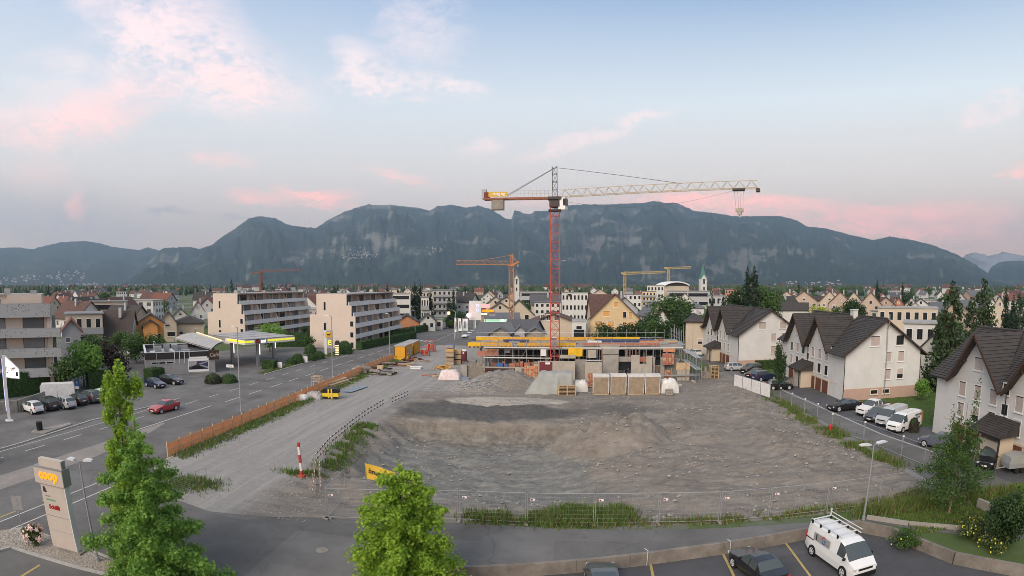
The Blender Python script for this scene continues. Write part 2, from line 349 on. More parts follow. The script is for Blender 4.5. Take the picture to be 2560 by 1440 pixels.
for s_ in (-3.2,4.6,9.2,13.6):                  # parking bays of the lower lot
    y1=28.3+(s_+6.6)*.2; mk.quad((s_-.08,18,LOT+.012),(s_+.08,18,LOT+.012),(s_+.08+.3,y1,LOT+.012),(s_-.08+.3,y1,LOT+.012))
p=G(100,1413); q=G(40,1450); mk.quad((p.x-.1,p.y,.02),(p.x+.1,p.y,.02),(q.x+.1,q.y,.02),(q.x-.1,q.y,.02))
struct('road_markings',mk,[M['line_white'],M['line_yellow']])
# ------------------------------------------------ the building site: gravel yard, pit, spoil
def sstep(a,b_,x):
    k=max(0,min(1,(x-a)/(b_-a))); return k*k*(3-2*k)
def fbm(x,y,s,o=4): return mn.fractal(Vector((x*s,y*s,3.1)),.8,2.,o)
def pit_mask(x,y):
    wob=fbm(x,y,.25)*1.1
    back=1-sstep(60.7+wob*.6,61.8+wob*.6,y); front=sstep(37.5,45.5,y+wob)
    left=sstep(-21.6+max(0,(46-y))*.25,-16.5,x+wob*.7); right=1-sstep(-4,9,x+wob*1.5-max(0,52-y)*.2)
    return back*front*left*right
def site_h(x,y):
    h=-2.1*pit_mask(x,y)
    e=sstep(34.3,36.5,y)*(1-sstep(96.5,98.8,y))*(1-sstep(26.9,28.4,x))
    yard=1-sstep(-23.5,-20,x)
    n=fbm(x,y,.16)*.28+fbm(x,y,.7,5)*.2+(abs(fbm(x+9,y,1.9,3))*.17)-.22*max(0,1-abs(fbm(x*.25+y*.5,y*.1+3,.55,2))*6)
    h+=n*(1-.88*yard)*e*(1-.8*sstep(72,77,y)*(1-sstep(9,13,abs(x-12))*0))
    def mound(cx,cy_,rx,ry,hh,k=.3):
        d=((x-cx)/rx)**2+((y-cy_)/ry)**2
        return hh*max(0,1-d)*(1+k*fbm(x,y,.9)) if d<1 else 0
    h+=mound(3.8,56.6,6.6,4.4,2.9,.3)+mound(10,61,6,3,.7,.6)+mound(15,57,4,2.5,.5,.6)+mound(-3,56.5,3,2.5,.5)
    h+=mound(22,52,4.5,16,.55,.9)+mound(24,76,3.2,14,.5,.8)+mound(20,66,5,5,.3)
    h+=e*(.25*sstep(12,22,x)*sstep(60,46,y) if y<60 else 0)
    h+=mound(-10.2,87.0,6.4,5.0,2.1,.2)+mound(-14.2,82.2,4.4,3.0,1.15,.35)+mound(-16.0,40.2,3.4,2.7,.75,.2)
    return h*(e if h>0 else e)
st_=.36; nx=int((SX1-SX0)/st_)+1; ny=int((SY1-SY0)/st_)+1
vs_=[]; 
for j in range(ny+1):
    y=SY0+(SY1-SY0)*j/ny
    for i in range(nx+1):
        x=SX0+(SX1-SX0)*i/nx; vs_.append((x,y,site_h(x,y)))
fs_=[(j*(nx+1)+i,j*(nx+1)+i+1,(j+1)*(nx+1)+i+1,(j+1)*(nx+1)+i) for j in range(ny) for i in range(nx)]
sm=mat('site_soil',(.3,.27,.24),.95,spec=.15); t,b=nodes_of(sm); pos=t.nodes.new('ShaderNodeNewGeometry').outputs['Position']
sp=t.nodes.new('ShaderNodeSeparateXYZ'); t.links.new(pos,sp.inputs[0]); X,Y,Zp=sp.outputs
na=tnoise(t,.22,8,.65,pos); nb=tnoise(t,1.6,8,.7,pos); nc=tnoise(t,9.,4,.7,pos)
vmap=t.nodes.new('ShaderNodeVectorMath'); vmap.operation='MULTIPLY'; t.links.new(pos,vmap.inputs[0]); vmap.inputs[1].default_value=(.25,1.3,1)
streak=tnoise(t,1.1,8,.7,vmap.outputs[0],.6)
earth=ramp([(.30,(.118,.101,.086,1)),(.43,(.19,.167,.144,1)),(.56,(.25,.222,.194,1)),(.72,(.37,.343,.308,1))],tm(t,'ADD',tm(t,'MULTIPLY',na,.35),tm(t,'ADD',tm(t,'MULTIPLY',nb,.3),tm(t,'MULTIPLY',streak,.35))),tree=t)
gravel=ramp([(.3,(.20,.188,.178,1)),(.5,(.27,.255,.24,1)),(.7,(.345,.328,.31,1))],tm(t,'ADD',tm(t,'MULTIPLY',nb,.5),tm(t,'MULTIPLY',nc,.5)),tree=t)
grey=ramp([(.32,(.11,.106,.10,1)),(.5,(.19,.186,.172,1)),(.7,(.32,.315,.285,1))],tm(t,'ADD',tm(t,'MULTIPLY',streak,.6),tm(t,'MULTIPLY',nb,.4)),tree=t)
def ell(cx,cy_,rx,ry,soft=.5,k=1.2):
    u=tm(t,'DIVIDE',tm(t,'SUBTRACT',X,cx),rx); v=tm(t,'DIVIDE',tm(t,'SUBTRACT',Y,cy_),ry)
    d=tm(t,'ADD',tm(t,'MULTIPLY',u,u),tm(t,'MULTIPLY',v,v)); d=tm(t,'ADD',d,tm(t,'MULTIPLY_ADD',na,k,-k/2))
    return tm(t,'DIVIDE',tm(t,'SUBTRACT',1.,d),soft,None,True)
xw=tm(t,'ADD',X,tm(t,'MULTIPLY_ADD',na,5.,-2.5))
yard=tm(t,'DIVIDE',tm(t,'SUBTRACT',-20.5,xw),3.,None,True)
yard2=tm(t,'MULTIPLY',tm(t,'DIVIDE',tm(t,'SUBTRACT',Y,77.),4.,None,True),tm(t,'DIVIDE',tm(t,'SUBTRACT',-9.,X),8.,None,True))
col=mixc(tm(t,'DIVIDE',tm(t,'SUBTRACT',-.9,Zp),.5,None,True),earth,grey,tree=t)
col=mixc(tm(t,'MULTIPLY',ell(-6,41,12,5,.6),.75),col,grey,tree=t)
col=mixc(tm(t,'MULTIPLY',ell(-11,67.5,14.5,5.6,.5,1.0),.85),col,ramp([(.35,(.06,.059,.059,1)),(.7,(.125,.122,.118,1))],nb,tree=t),tree=t)
col=mixc(tm(t,'MULTIPLY',ell(4,69.5,10,4.2,.8,1.3),.6),col,(.095,.092,.088,1),tree=t)
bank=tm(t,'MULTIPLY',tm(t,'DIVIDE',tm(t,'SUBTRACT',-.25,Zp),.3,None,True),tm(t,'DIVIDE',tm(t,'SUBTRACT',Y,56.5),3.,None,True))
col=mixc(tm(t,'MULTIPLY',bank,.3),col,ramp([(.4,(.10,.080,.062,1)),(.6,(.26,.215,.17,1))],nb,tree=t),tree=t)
col=mixc(ell(-8.5,74.0,8.4,3.0,.14,.3),col,ramp([(.4,(.33,.295,.255,1)),(.6,(.40,.365,.32,1))],nb,tree=t),tree=t)
col=mixc(tm(t,'MAXIMUM',yard,yard2),col,gravel,tree=t)
# wheel tracks on the gravel drive
vt=t.nodes.new('ShaderNodeVectorMath'); vt.operation='MULTIPLY'; t.links.new(pos,vt.inputs[0]); vt.inputs[1].default_value=(1.1,.06,1)
tr_=ramp([(.48,(0,0,0,1)),(.56,(1,1,1,1))],tnoise(t,1.,6,.65,vt.outputs[0]),tree=t)
col=mixc(tm(t,'MULTIPLY',tm(t,'MULTIPLY',tr_,tm(t,'MAXIMUM',yard,yard2)),.55),col,(.34,.325,.305,1),tree=t)
vp=t.nodes.new('ShaderNodeMapping'); vp.inputs['Rotation'].default_value=(0,0,.5); vp.inputs['Scale'].default_value=(.07,1.5,1); t.links.new(pos,vp.inputs['Vector'])
tk_=ramp([(.50,(0,0,0,1)),(.55,(1,1,1,1)),(.58,(1,1,1,1)),(.63,(0,0,0,1))],tnoise(t,1.,5,.6,vp.outputs[0],.3),tree=t)
col=mixc(tm(t,'MULTIPLY',tm(t,'MULTIPLY',tk_,tm(t,'SUBTRACT',1.,yard)),.35),col,(.11,.10,.092,1),tree=t)
rock=tm(t,'DIVIDE',tm(t,'SUBTRACT',nc,.66),.06,None,True)
col=mixc(tm(t,'MULTIPLY',rock,.35),col,(.46,.44,.41,1),tree=t)
t.links.new(col,b.inputs['Base Color'])
bu=t.nodes.new('ShaderNodeBump'); bu.inputs['Strength'].default_value=.8; bu.inputs['Distance'].default_value=.12; t.links.new(tm(t,'ADD',nb,tm(t,'MULTIPLY',nc,.5)),bu.inputs['Height']); t.links.new(bu.outputs[0],b.inputs['Normal'])
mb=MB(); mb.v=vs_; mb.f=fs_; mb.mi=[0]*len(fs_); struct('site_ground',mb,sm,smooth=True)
sheet('gravel_entry',[(-34.6,34.4),(-31.5,33.2),(-28,31.4),(-24,30.6),(-20,31.4),(-16.1,32.7),(-7.1,34.1),(-7.1,34.4)],sm,.02)
sheet('gravel_yard',[(-36.2,99),(-16,99),(-17,118),(-22,142),(-36.8,142)],sm,.02)
sheet('road_junction',[(-37.0,142),(-22,142),(-17,118.3),(2,118.3),(2,182),(-37.2,182)],'asphalt',.006)
# loose stones
def stones(name,pts,m):
    mb=MB()
    for x,y,z,r in pts:
        vs=[]; 
        for d in ((1,0,0),(-1,0,0),(0,1,0),(0,-1,0),(0,0,1),(0,0,-1)): vs.append((x+d[0]*r*R.uniform(.6,1.3),y+d[1]*r*R.uniform(.6,1.3),z+d[2]*r*R.uniform(.4,.8)))
        mb.add(vs,[(0,2,4),(2,1,4),(1,3,4),(3,0,4),(2,0,5),(1,2,5),(3,1,5),(0,3,5)])
    struct(name,mb,m,'stuff')
pts=[]
while len(pts)<3600:
    x=R.uniform(-21,28); y=35.5+(R.random()**1.3)*54
    k=fbm(x,y,.13)
    if R.random()>.35+k or ((x+11)/15)**2+((y-67.5)/6)**2<1: continue
    pts.append((x,y,site_h(x,y)+.01,R.choice([.04,.05,.05,.07,.09,.16])*R.uniform(.7,1.3)))
stones('loose_stones',pts,M['stone'])
pts=[(x,y,site_h(x,y)+.02,R.uniform(.07,.16)) for x,y in ((-14.2+R.gauss(0,1.9),81.8+R.gauss(0,1.2)) for _ in range(700))]
stones('crushed_stone',pts,M['gravel_roof'])
pts=[]
for _ in range(1500):
    x=R.uniform(-34,-17); y=R.uniform(31.5,44); 
    if x>-30+ (y-31)*0 and not(y<33.2 and x<-26): pts.append((x,y,(site_h(x,y) if y>34.3 else .02)+.01,R.uniform(.03,.08)))
stones('drive_gravel',pts,M['gravel_roof'])
# pebble bed with kerb round the sign pylon
bed=g2((-40,1335),(55,1318),(215,1372),(245,1392),(330,1418),(420,1470),(330,1452),(200,1422),(60,1380),(30,1372),(0,1380),(-40,1390))
pm=mat('pebble_bed',(.3,.26,.22),.95,col2=(.47,.42,.36),var=1,scale=9,bump=1,bscale=14)
struct('pebble_bed',MB().quad(*[(x,y,.03) for x,y in bed]),pm)
kerb(g2((-40,1390),(0,1378),(30,1370),(60,1380),(200,1422),(330,1452)),.2,.16); kerb(g2((55,1318),(215,1372)),.16,.14); kerb(g2((215,1372),(330,1418)),.16,.14)
pts=[]
for _ in range(2600):
    a=R.random(); px=R.uniform(-20,330); lo=1325+max(0,px-55)*.35; hi=1368+max(0,px-30)*.26
    if hi<lo: continue
    p=G(px,R.uniform(lo,hi+4)); pts.append((p.x,p.y,.045,R.uniform(.025,.06)))
stones('pebbles',pts,pm)
# ------------------------------------------------ mountains
def interp(pr,x):
    if x<=pr[0][0]: return pr[0][1]
    for (a,b1),(c_,d) in zip(pr,pr[1:]):
        if x<=c_: return b1+(d-b1)*(x-a)/(c_-a)
    return pr[-1][1]
def mountain(name,prof,dist,foot,mtl,step=4,rows=46,rough=1.,gul=.16,tree=.0,seed=0):
    x0,x1=prof[0][0],prof[-1][0]; n=int((x1-x0)/step); vs=[]; rl=rows+6
    for i in range(n+1):
        px=x0+(x1-x0)*i/n; py=interp(prof,px)-(mn.noise(Vector((px*.11,seed,0)))*2.2+mn.noise(Vector((px*.33,seed,5)))*1.3)*rough
        d=ray(px,min(py,711.5)); h=math.hypot(d.x,d.y); ux,uy=d.x/h,d.y/h
        hr=H+d.z/h*dist
        for j in range(rl+1):
            if j<=rows:
                q=j/rows; D=foot+(dist-foot)*q
                base=hr*(q**1.25)
                w=math.sin(math.pi*min(1,q))**.8
                g=mn.fractal(Vector((px*.0125,q*2.2,seed)),.9,2.1,6)+.55*abs(mn.noise(Vector((px*.03,q*1.2,seed+4))))
                zz=base+hr*gul*w*g+ (min(D*.0,0))
                lim=H+(hr-H)*(D/dist)*(.985 if q<1 else 1)   # keep the ridge as skyline
                zz=min(zz,lim) if q>.03 else 0
                zz=max(zz,-2)
            else:
                q=(j-rows)/6; D=dist+(dist-foot)*.5*q; zz=hr*(1-q)
            vs.append((ux*D,uy*D,zz))
    m=rl+1; fs=[(i*m+j,(i+1)*m+j,(i+1)*m+j+1,i*m+j+1) for i in range(n) for j in range(rl)]
    mb=MB(); mb.v=vs; mb.f=fs; mb.mi=[0]*len(fs); return struct(name,mb,mtl,smooth=True)
def mount_mat(name,rockamt=.0,meadow=.0,fcol=((.006,.016,.013),(.034,.052,.034)),rock=(.44,.40,.36)):
    m=mat(name,(.03,.05,.03),1,spec=0); t,b=nodes_of(m); g=t.nodes.new('ShaderNodeNewGeometry'); pos=g.outputs['Position']
    f=ramp([(.35,(*fcol[0],1)),(.65,(*fcol[1],1))],tm(t,'ADD',tm(t,'MULTIPLY',tnoise(t,.0035,8,.7,pos),.6),tm(t,'MULTIPLY',tnoise(t,.02,6,.75,pos),.4)),tree=t)
    sp=t.nodes.new('ShaderNodeSeparateXYZ'); t.links.new(pos,sp.inputs[0]); nz=t.nodes.new('ShaderNodeSeparateXYZ'); t.links.new(g.outputs['Normal'],nz.inputs[0])
    vm=t.nodes.new('ShaderNodeVectorMath'); vm.operation='MULTIPLY'; t.links.new(pos,vm.inputs[0]); vm.inputs[1].default_value=(1,.35,2.6)
    r1=tnoise(t,.0019,4,.55,vm.outputs[0],.3); r2=tnoise(t,.02,9,.82,vm.outputs[0],.5)
    steep=tm(t,'SUBTRACT',1.,nz.outputs[2])
    k=tm(t,'ADD',tm(t,'MULTIPLY_ADD',r1,4.6,-2.60+rockamt),tm(t,'ADD',tm(t,'MULTIPLY',r2,3.0),tm(t,'MULTIPLY_ADD',steep,1.4,-1.90)))
    k=tm(t,'ADD',k,tm(t,'MULTIPLY',tm(t,'DIVIDE',tm(t,'SUBTRACT',sp.outputs[2],620.),400.,None,True),.42))
    k=tm(t,'MULTIPLY',k,1.7,None,True)
    me=tm(t,'MULTIPLY_ADD',tnoise(t,.0024,5,.6,pos),9.,-5.5+meadow,True)
    lowz=tm(t,'SUBTRACT',1.,tm(t,'DIVIDE',tm(t,'SUBTRACT',sp.outputs[2],300.),250.,None,True)); me=tm(t,'MULTIPLY',me,lowz)
    c=mixc(tm(t,'MULTIPLY',me,.7),f,(.07,.105,.045,1),tree=t); c=mixc(tm(t,'MULTIPLY',k,.36),c,(*rock,1),tree=t)
    t.links.new(c,b.inputs['Base Color']); return m
mm=mount_mat('mountain_forest',.0,.3); mm2=mount_mat('far_mountain_forest',-.5,.6); ms=mount_mat('alpine_rock',1.2,0,((.10,.10,.10),(.2,.2,.2)),(.5,.5,.52))
mountain('mountain',[(100,712),(240,709),(300,700),(350,672),(385,640),(405,621),(430,619),(470,617),(500,622),(530,612),(555,592),(590,570),(620,547),(650,540),(690,546),(715,560),(745,566),(790,570),(820,550),(860,530),(895,518),(920,511),(950,513),(980,512),(1010,516),(1050,520),(1075,527),(1090,516),(1130,512),(1165,519),(1195,514),(1225,522),(1250,537),(1265,547),(1279,548),(1286,526),(1300,528),(1312,535),(1330,534),(1337,527),(1365,528),(1400,516),(1450,511),(1530,511),(1560,509),(1610,507),(1637,502),(1665,508),(1685,506),(1710,515),(1735,527),(1790,533),(1830,540),(1850,541),(1900,540),(1950,540),(1990,550),(2020,567),(2060,570),(2130,588),(2185,600),(2225,591),(2280,600),(2330,612),(2390,635),(2440,662),(2480,690),(2520,703),(2600,710)],8000,4300,mm,3,64,1.,.24,seed=2)
mountain('mountain',[(-420,640),(-200,610),(-60,622),(0,620),(40,618),(80,623),(110,615),(150,606),(210,602),(250,608),(280,617),(320,622),(350,625),(370,618),(400,627),(440,640),(520,668),(640,705)],9800,6300,mm2,5,30,.7,.15,seed=9)
mountain('mountain',[(2380,712),(2440,700),(2465,688),(2480,666),(2500,655),(2530,652),(2560,652),(2640,640),(2760,650),(2900,640)],9000,6000,mm2,5,26,.8,.15,seed=15)
mountain('mountain',[(2330,690),(2400,652),(2415,636),(2440,630),(2448,634),(2480,640),(2510,628),(2520,632),(2560,640),(2620,632),(2700,640),(2900,620)],11000,9700,ms,4,26,2.2,.2,seed=21)
# air: one box of thin haze round everything
hm=bpy.data.materials.new('haze'); hm.use_nodes=True; t=hm.node_tree; t.nodes.clear()
pv=t.nodes.new('ShaderNodeVolumePrincipled'); ou=t.nodes.new('ShaderNodeOutputMaterial'); t.links.new(pv.outputs[0],ou.inputs['Volume'])
pv.inputs['Color'].default_value=(.58,.78,1,1); pv.inputs['Density'].default_value=9.6e-5; pv.inputs['Anisotropy'].default_value=.35
struct('haze',MB().box(-11600,-2500,-4,11600,11800,1500),hm,'stuff')
# ------------------------------------------------------------------ vegetation builders
def leafmat(name,lo,hi,tr=.3,clump=.8):
    m=bpy.data.materials.new(name); m.use_nodes=True; t=m.node_tree; b=t.nodes['Principled BSDF']; g=t.nodes.new('ShaderNodeNewGeometry')
    c=ramp([(0,(*lo,1)),(1,(*hi,1))],tm(t,'ADD',tm(t,'MULTIPLY',g.outputs['Random Per Island'],.6),tm(t,'MULTIPLY_ADD',tnoise(t,clump,3,.5,g.outputs['Position']),1.2,-.4),None,True),tree=t)
    t.links.new(c,b.inputs['Base Color']); b.inputs['Roughness'].default_value=.6; b.inputs['Specular IOR Level'].default_value=.25
    tl=t.nodes.new('ShaderNodeBsdfTranslucent'); t.links.new(c,tl.inputs['Color']); mx=t.nodes.new('ShaderNodeMixShader'); mx.inputs[0].default_value=tr
    t.links.new(b.outputs[0],mx.inputs[1]); t.links.new(tl.outputs[0],mx.inputs[2]); t.links.new(mx.outputs[0],t.nodes['Material Output'].inputs['Surface']); return m
LM={'bright':leafmat('leaf_bright',(.12,.25,.025),(.46,.64,.08),.5,1.1),'maple':leafmat('leaf_maple',(.085,.21,.04),(.36,.56,.11),.5,1.1),
 'mid':leafmat('leaf_mid',(.035,.075,.018),(.105,.185,.045)),'dark':leafmat('leaf_dark',(.020,.045,.016),(.065,.115,.034)),
 'spruce':leafmat('needle_spruce',(.014,.030,.018),(.042,.072,.036),.1),'pine':leafmat('needle_pine',(.022,.042,.018),(.065,.098,.034),.1),
 'olive':leafmat('leaf_olive',(.050,.075,.022),(.13,.17,.05)),'purple':leafmat('leaf_purple',(.028,.022,.018),(.07,.05,.038)),
 'lime':leafmat('leaf_lime',(.18,.24,.02),(.42,.48,.05)),'grass':leafmat('grass_blade',(.055,.11,.02),(.19,.28,.06),.3,1.5),'dry':leafmat('dry_grass',(.14,.12,.05),(.30,.25,.12),.3,1.5),
 'hedge':leafmat('leaf_hedge',(.022,.050,.014),(.075,.135,.030),.2,1.5)}
def rdir(r=R):
    while 1:
        v=Vector((r.uniform(-1,1),r.uniform(-1,1),r.uniform(-1,1))); l=v.length
        if .1<l<1: return v/l
def leaf(mb,p,n,s,star=False,r=R):
    u=n.orthogonal(); u.rotate(Matrix.Rotation(r.uniform(0,6.28),3,n)); w=n.cross(u)
    if star:
        k=s*.5; vs=[]
        for i in range(5):
            a=i*1.2566; q=1. if i else .35
            vs.append(p+(u*math.cos(a)+w*math.sin(a))*s*(.95 if i else .5)); vs.append(p+(u*math.cos(a+.628)+w*math.sin(a+.628))*k*.75+n*s*.12)
        mb.add(vs,[tuple(range(10))])
    else: mb.add([p-u*s*.6,p+w*s*.42+n*s*.1,p+u*s*.6,p-w*s*.42+n*s*.1],[(0,1,2,3)])
def crown(clumps,n,size,star=False,up=.5,shell=.55,r=R):
    mb=MB(); vol=[c[1].x*c[1].y*c[1].z for c in clumps]; vol=[v**.7 for v in vol]; tot=sum(vol)
    for (c,rr),v in zip(clumps,vol):
        for _ in range(max(3,int(n*v/tot))):
            d=rdir(r); q=(shell+(1-shell)*r.random())*(.8+.25*r.random())
            p=c+Vector((d.x*rr.x,d.y*rr.y,d.z*rr.z))*q
            nn=(d*.7+Vector((0,0,up))+rdir(r)*.8); nn.normalize()
            leaf(mb,p,nn,size*r.uniform(.6,1.25),star,r)
    return mb
def limb_mb(h,r0,clumps,trunk_to=.75,lean=0,r=R):
    mb=MB(); n=8; pts=[Vector((lean*i/n+r.uniform(-.05,.05)*h*.03,r.uniform(-.05,.05)*h*.03,h*trunk_to*i/n)) for i in range(n+1)]
    for i in range(n): mb.bar(pts[i],pts[i+1],2*r0*(1-.85*i/n),7,2*r0*(1-.85*(i+1)/n))
    for c,rr in clumps[:26]:
        i=max(1,min(n-1,int((c.z-rr.z*.6)/(h*trunk_to+1e-6)*n*.8))); mb.bar(pts[i],c,r0*.55,5,r0*.12)
    return mb
def round_clumps(h,w,base,k,r,squash=1.,top=1.):
    cl=[]; zc=(h+base)/2; rz=(h-base)/2
    for _ in range(k):
        d=rdir(r); q=r.uniform(.35,.8); p=Vector((d.x*w*.5*q,d.y*w*.5*q,zc+d.z*rz*q*top)); s=r.uniform(.22,.38)
        cl.append((p,Vector((w*s*.9,w*s*.9,rz*s*1.25*squash))))
    return cl
def cone_clumps(h,w,base,k,r,pw=.8):
    cl=[]
    for _ in range(k):
        q=r.random()**1.35; z=base+(h-base)*q*.97; ww=w*.5*((1-q)**pw)*r.uniform(.7,1.05)+.04*w; a=r.uniform(0,6.28)
        cl.append((Vector((math.cos(a)*ww*.55,math.sin(a)*ww*.55,z)),Vector((ww*.62+.12,ww*.62+.12,(h-base)*.07+.15))))
    cl.append((Vector((0,0,h*.97)),Vector((.05*w,.05*w,h*.04)))); return cl
def branch_clumps(h,w,base,nb,r,pw=.7,lob=.24):
    cl=[]
    for i in range(nb):
        q=((i+r.random())/nb)**1.15; z=base+(h-base)*q*.93; L_=w*.5*((1-q)**pw)*r.uniform(.72,1.22)+.12; a=i*2.4+r.uniform(-.4,.4)
        for f in((.35,.62,.88) if L_>.7 else (.6,)):
            s=(lob*(1.15-.45*f)*L_+.17); cl.append((Vector((math.cos(a)*L_*f,math.sin(a)*L_*f,z+L_*f*.22-.25*f*f*L_)),Vector((s,s,s*.72))))
    cl.append((Vector((0,0,h*.965)),Vector((.16,.16,h*.035)))); return cl
def tree_mesh(kind,h,w,base,n,size,lm,k=26,star=False,seed=0,r0=None,bark='bark'):
    r=random.Random(seed)
    if kind=='round': cl=round_clumps(h,w,base,k,r)
    elif kind=='cone': cl=cone_clumps(h,w,base,k,r)
    else: cl=cone_clumps(h,w,base,k,r,.45)
    c=crown(cl,n,size,star,.5 if kind=='round' else .1,.5,r).mesh('crown',LM[lm]); t=limb_mb(h,r0 or h*.018,cl if kind!='cone' else cl[::3],.8 if kind=='round' else .95,0,r).mesh('trunk',M[bark])
    return c,t
TP={}
def tree_at(p,mesh,label,cat='tree',group=None,name='tree',sc_=1.,rz=0):
    o=thing(name,label,cat,(p[0],p[1],p[2] if len(p)>2 else 0),rz,group); o.scale=(sc_,sc_,sc_)
    part('crown',mesh[0],None,o); part('trunk',mesh[1],None,o); return o
def hedge_mesh(lx,ly,h,n,size,lm='hedge',r=R,rnd=False):
    mb=MB()
    for _ in range(n):
        if rnd:
            d=rdir(r); d.z=abs(d.z); p=Vector((d.x*lx/2,d.y*ly/2,.1+d.z*(h-.1)))*r.uniform(.85,1.03); nn=d+rdir(r)*.6
        else:
            f=r.random(); A=[lx*h*2,ly*h*2,lx*ly*1.3]; q=r.random()*sum(A)
            x=r.uniform(-lx/2,lx/2); y=r.uniform(-ly/2,ly/2); z=r.uniform(.02,h)
            if q<A[0]: y=r.choice((-1,1))*ly/2; nn=Vector((0,y,0))
            elif q<A[0]+A[1]: x=r.choice((-1,1))*lx/2; nn=Vector((x,0,0))
            else: z=h; nn=Vector((0,0,1))
            nn.normalize(); p=Vector((x,y,z))+rdir(r)*size*.6; nn=nn+rdir(r)*.7
        nn.normalize(); leaf(mb,p,nn,size*r.uniform(.6,1.2),False,r)
    core=MB()
    if rnd:
        for i in range(5):
            z0=h*.92*i/5; z1=h*.92*(i+1)/5; f=lambda z:math.sqrt(max(.02,1-(z/h)**2))*.9
            vs=[(math.cos(a*.785)*lx/2*f(z),math.sin(a*.785)*ly/2*f(z),z) for z in(z0,z1) for a in range(8)]
            core.add(vs,[(a,(a+1)%8,8+(a+1)%8,8+a) for a in range(8)]+([tuple(range(8,16))] if i==4 else []))
    else: core.box(-lx/2+.05,-ly/2+.05,0,lx/2-.05,ly/2-.05,h-.05)
    return mb.mesh('foliage',LM[lm]),core.mesh('stems',M['hedge'])
def hedge(p,lx,ly,h,label,rz=0,n=900,size=.16,lm='hedge',rnd=False,name=None,cat=None,group=None):
    a,b=hedge_mesh(lx,ly,h,n,size,lm,R,rnd); o=thing(name or('bush' if rnd else 'hedge'),label,cat or('bush' if rnd else 'hedge'),(p[0],p[1],p[2] if len(p)>2 else 0),rz,group)
    part('foliage',a,None,o); part('stems',b,None,o); return o
def blades(name,fn,n,h=.5,lm=('grass','dry'),dry=.3,w=.035):
    mb=MB(); mb2=MB()
    for _ in range(n):
        p=fn()
        if p is None: continue
        x,y,z=p; a=R.uniform(0,6.28); hh=h*R.uniform(.35,1.25); lx,ly=R.gauss(0,.3)*hh,R.gauss(0,.3)*hh; ww=w*R.uniform(.7,1.8)
        (mb2 if R.random()<dry else mb).add([(x-math.cos(a)*ww,y-math.sin(a)*ww,z-.03),(x+math.cos(a)*ww,y+math.sin(a)*ww,z-.03),(x+lx,y+ly,z+hh)],[(0,1,2)])
    for m_,l in((mb,lm[0]),(mb2,lm[1])):
        if m_.f: struct(name,m_,LM[l],'stuff')
# ------------------------------------------------------------------ vehicles
def tyre_mesh(r,w):
    mb=MB(); n=18
    for a,b,ra,rb in ((-w/2,-w/2+.03,r-.03,r),(-w/2+.03,w/2-.03,r,r),(w/2-.03,w/2,r,r-.03)):
        mb.add([(math.cos(6.2832*i/n)*rr,y,math.sin(6.2832*i/n)*rr) for y,rr in((a,ra),(b,rb)) for i in range(n)],[(i,(i+1)%n,n+(i+1)%n,n+i) for i in range(n)])
    for y in(-w/2,w/2): mb.add([(math.cos(6.2832*i/n)*(r-.03),y,math.sin(6.2832*i/n)*(r-.03)) for i in range(n)],[tuple(range(n))])
    return mb.mesh('wheel',M['rubber'])
def rim_mesh(r,w):
    mb=MB(); n=10
    for sy in(-1,):
        y=sy*(w/2+.012)
        for i in range(5):
            a=i*1.2566; p=Vector((math.cos(a),0,math.sin(a))); q=Vector((-math.sin(a),0,math.cos(a)))*r*.16
            mb.quad(*(Vector((0,y,0))+v for v in (q*.6,p*r*.64+q,p*r*.64-q,-q*.6)))
        vs=[(math.cos(6.2832*i/14)*rr,y-sy*.002,math.sin(6.2832*i/14)*rr) for rr in(r*.58,r*.70) for i in range(14)]
        mb.add(vs,[(i,(i+1)%14,14+(i+1)%14,14+i) for i in range(14)])
    return mb.mesh('rim',M['galv_light'])
WM={.32:(tyre_mesh(.32,.21),rim_mesh(.32,.21)),.36:(tyre_mesh(.36,.24),rim_mesh(.36,.24))}
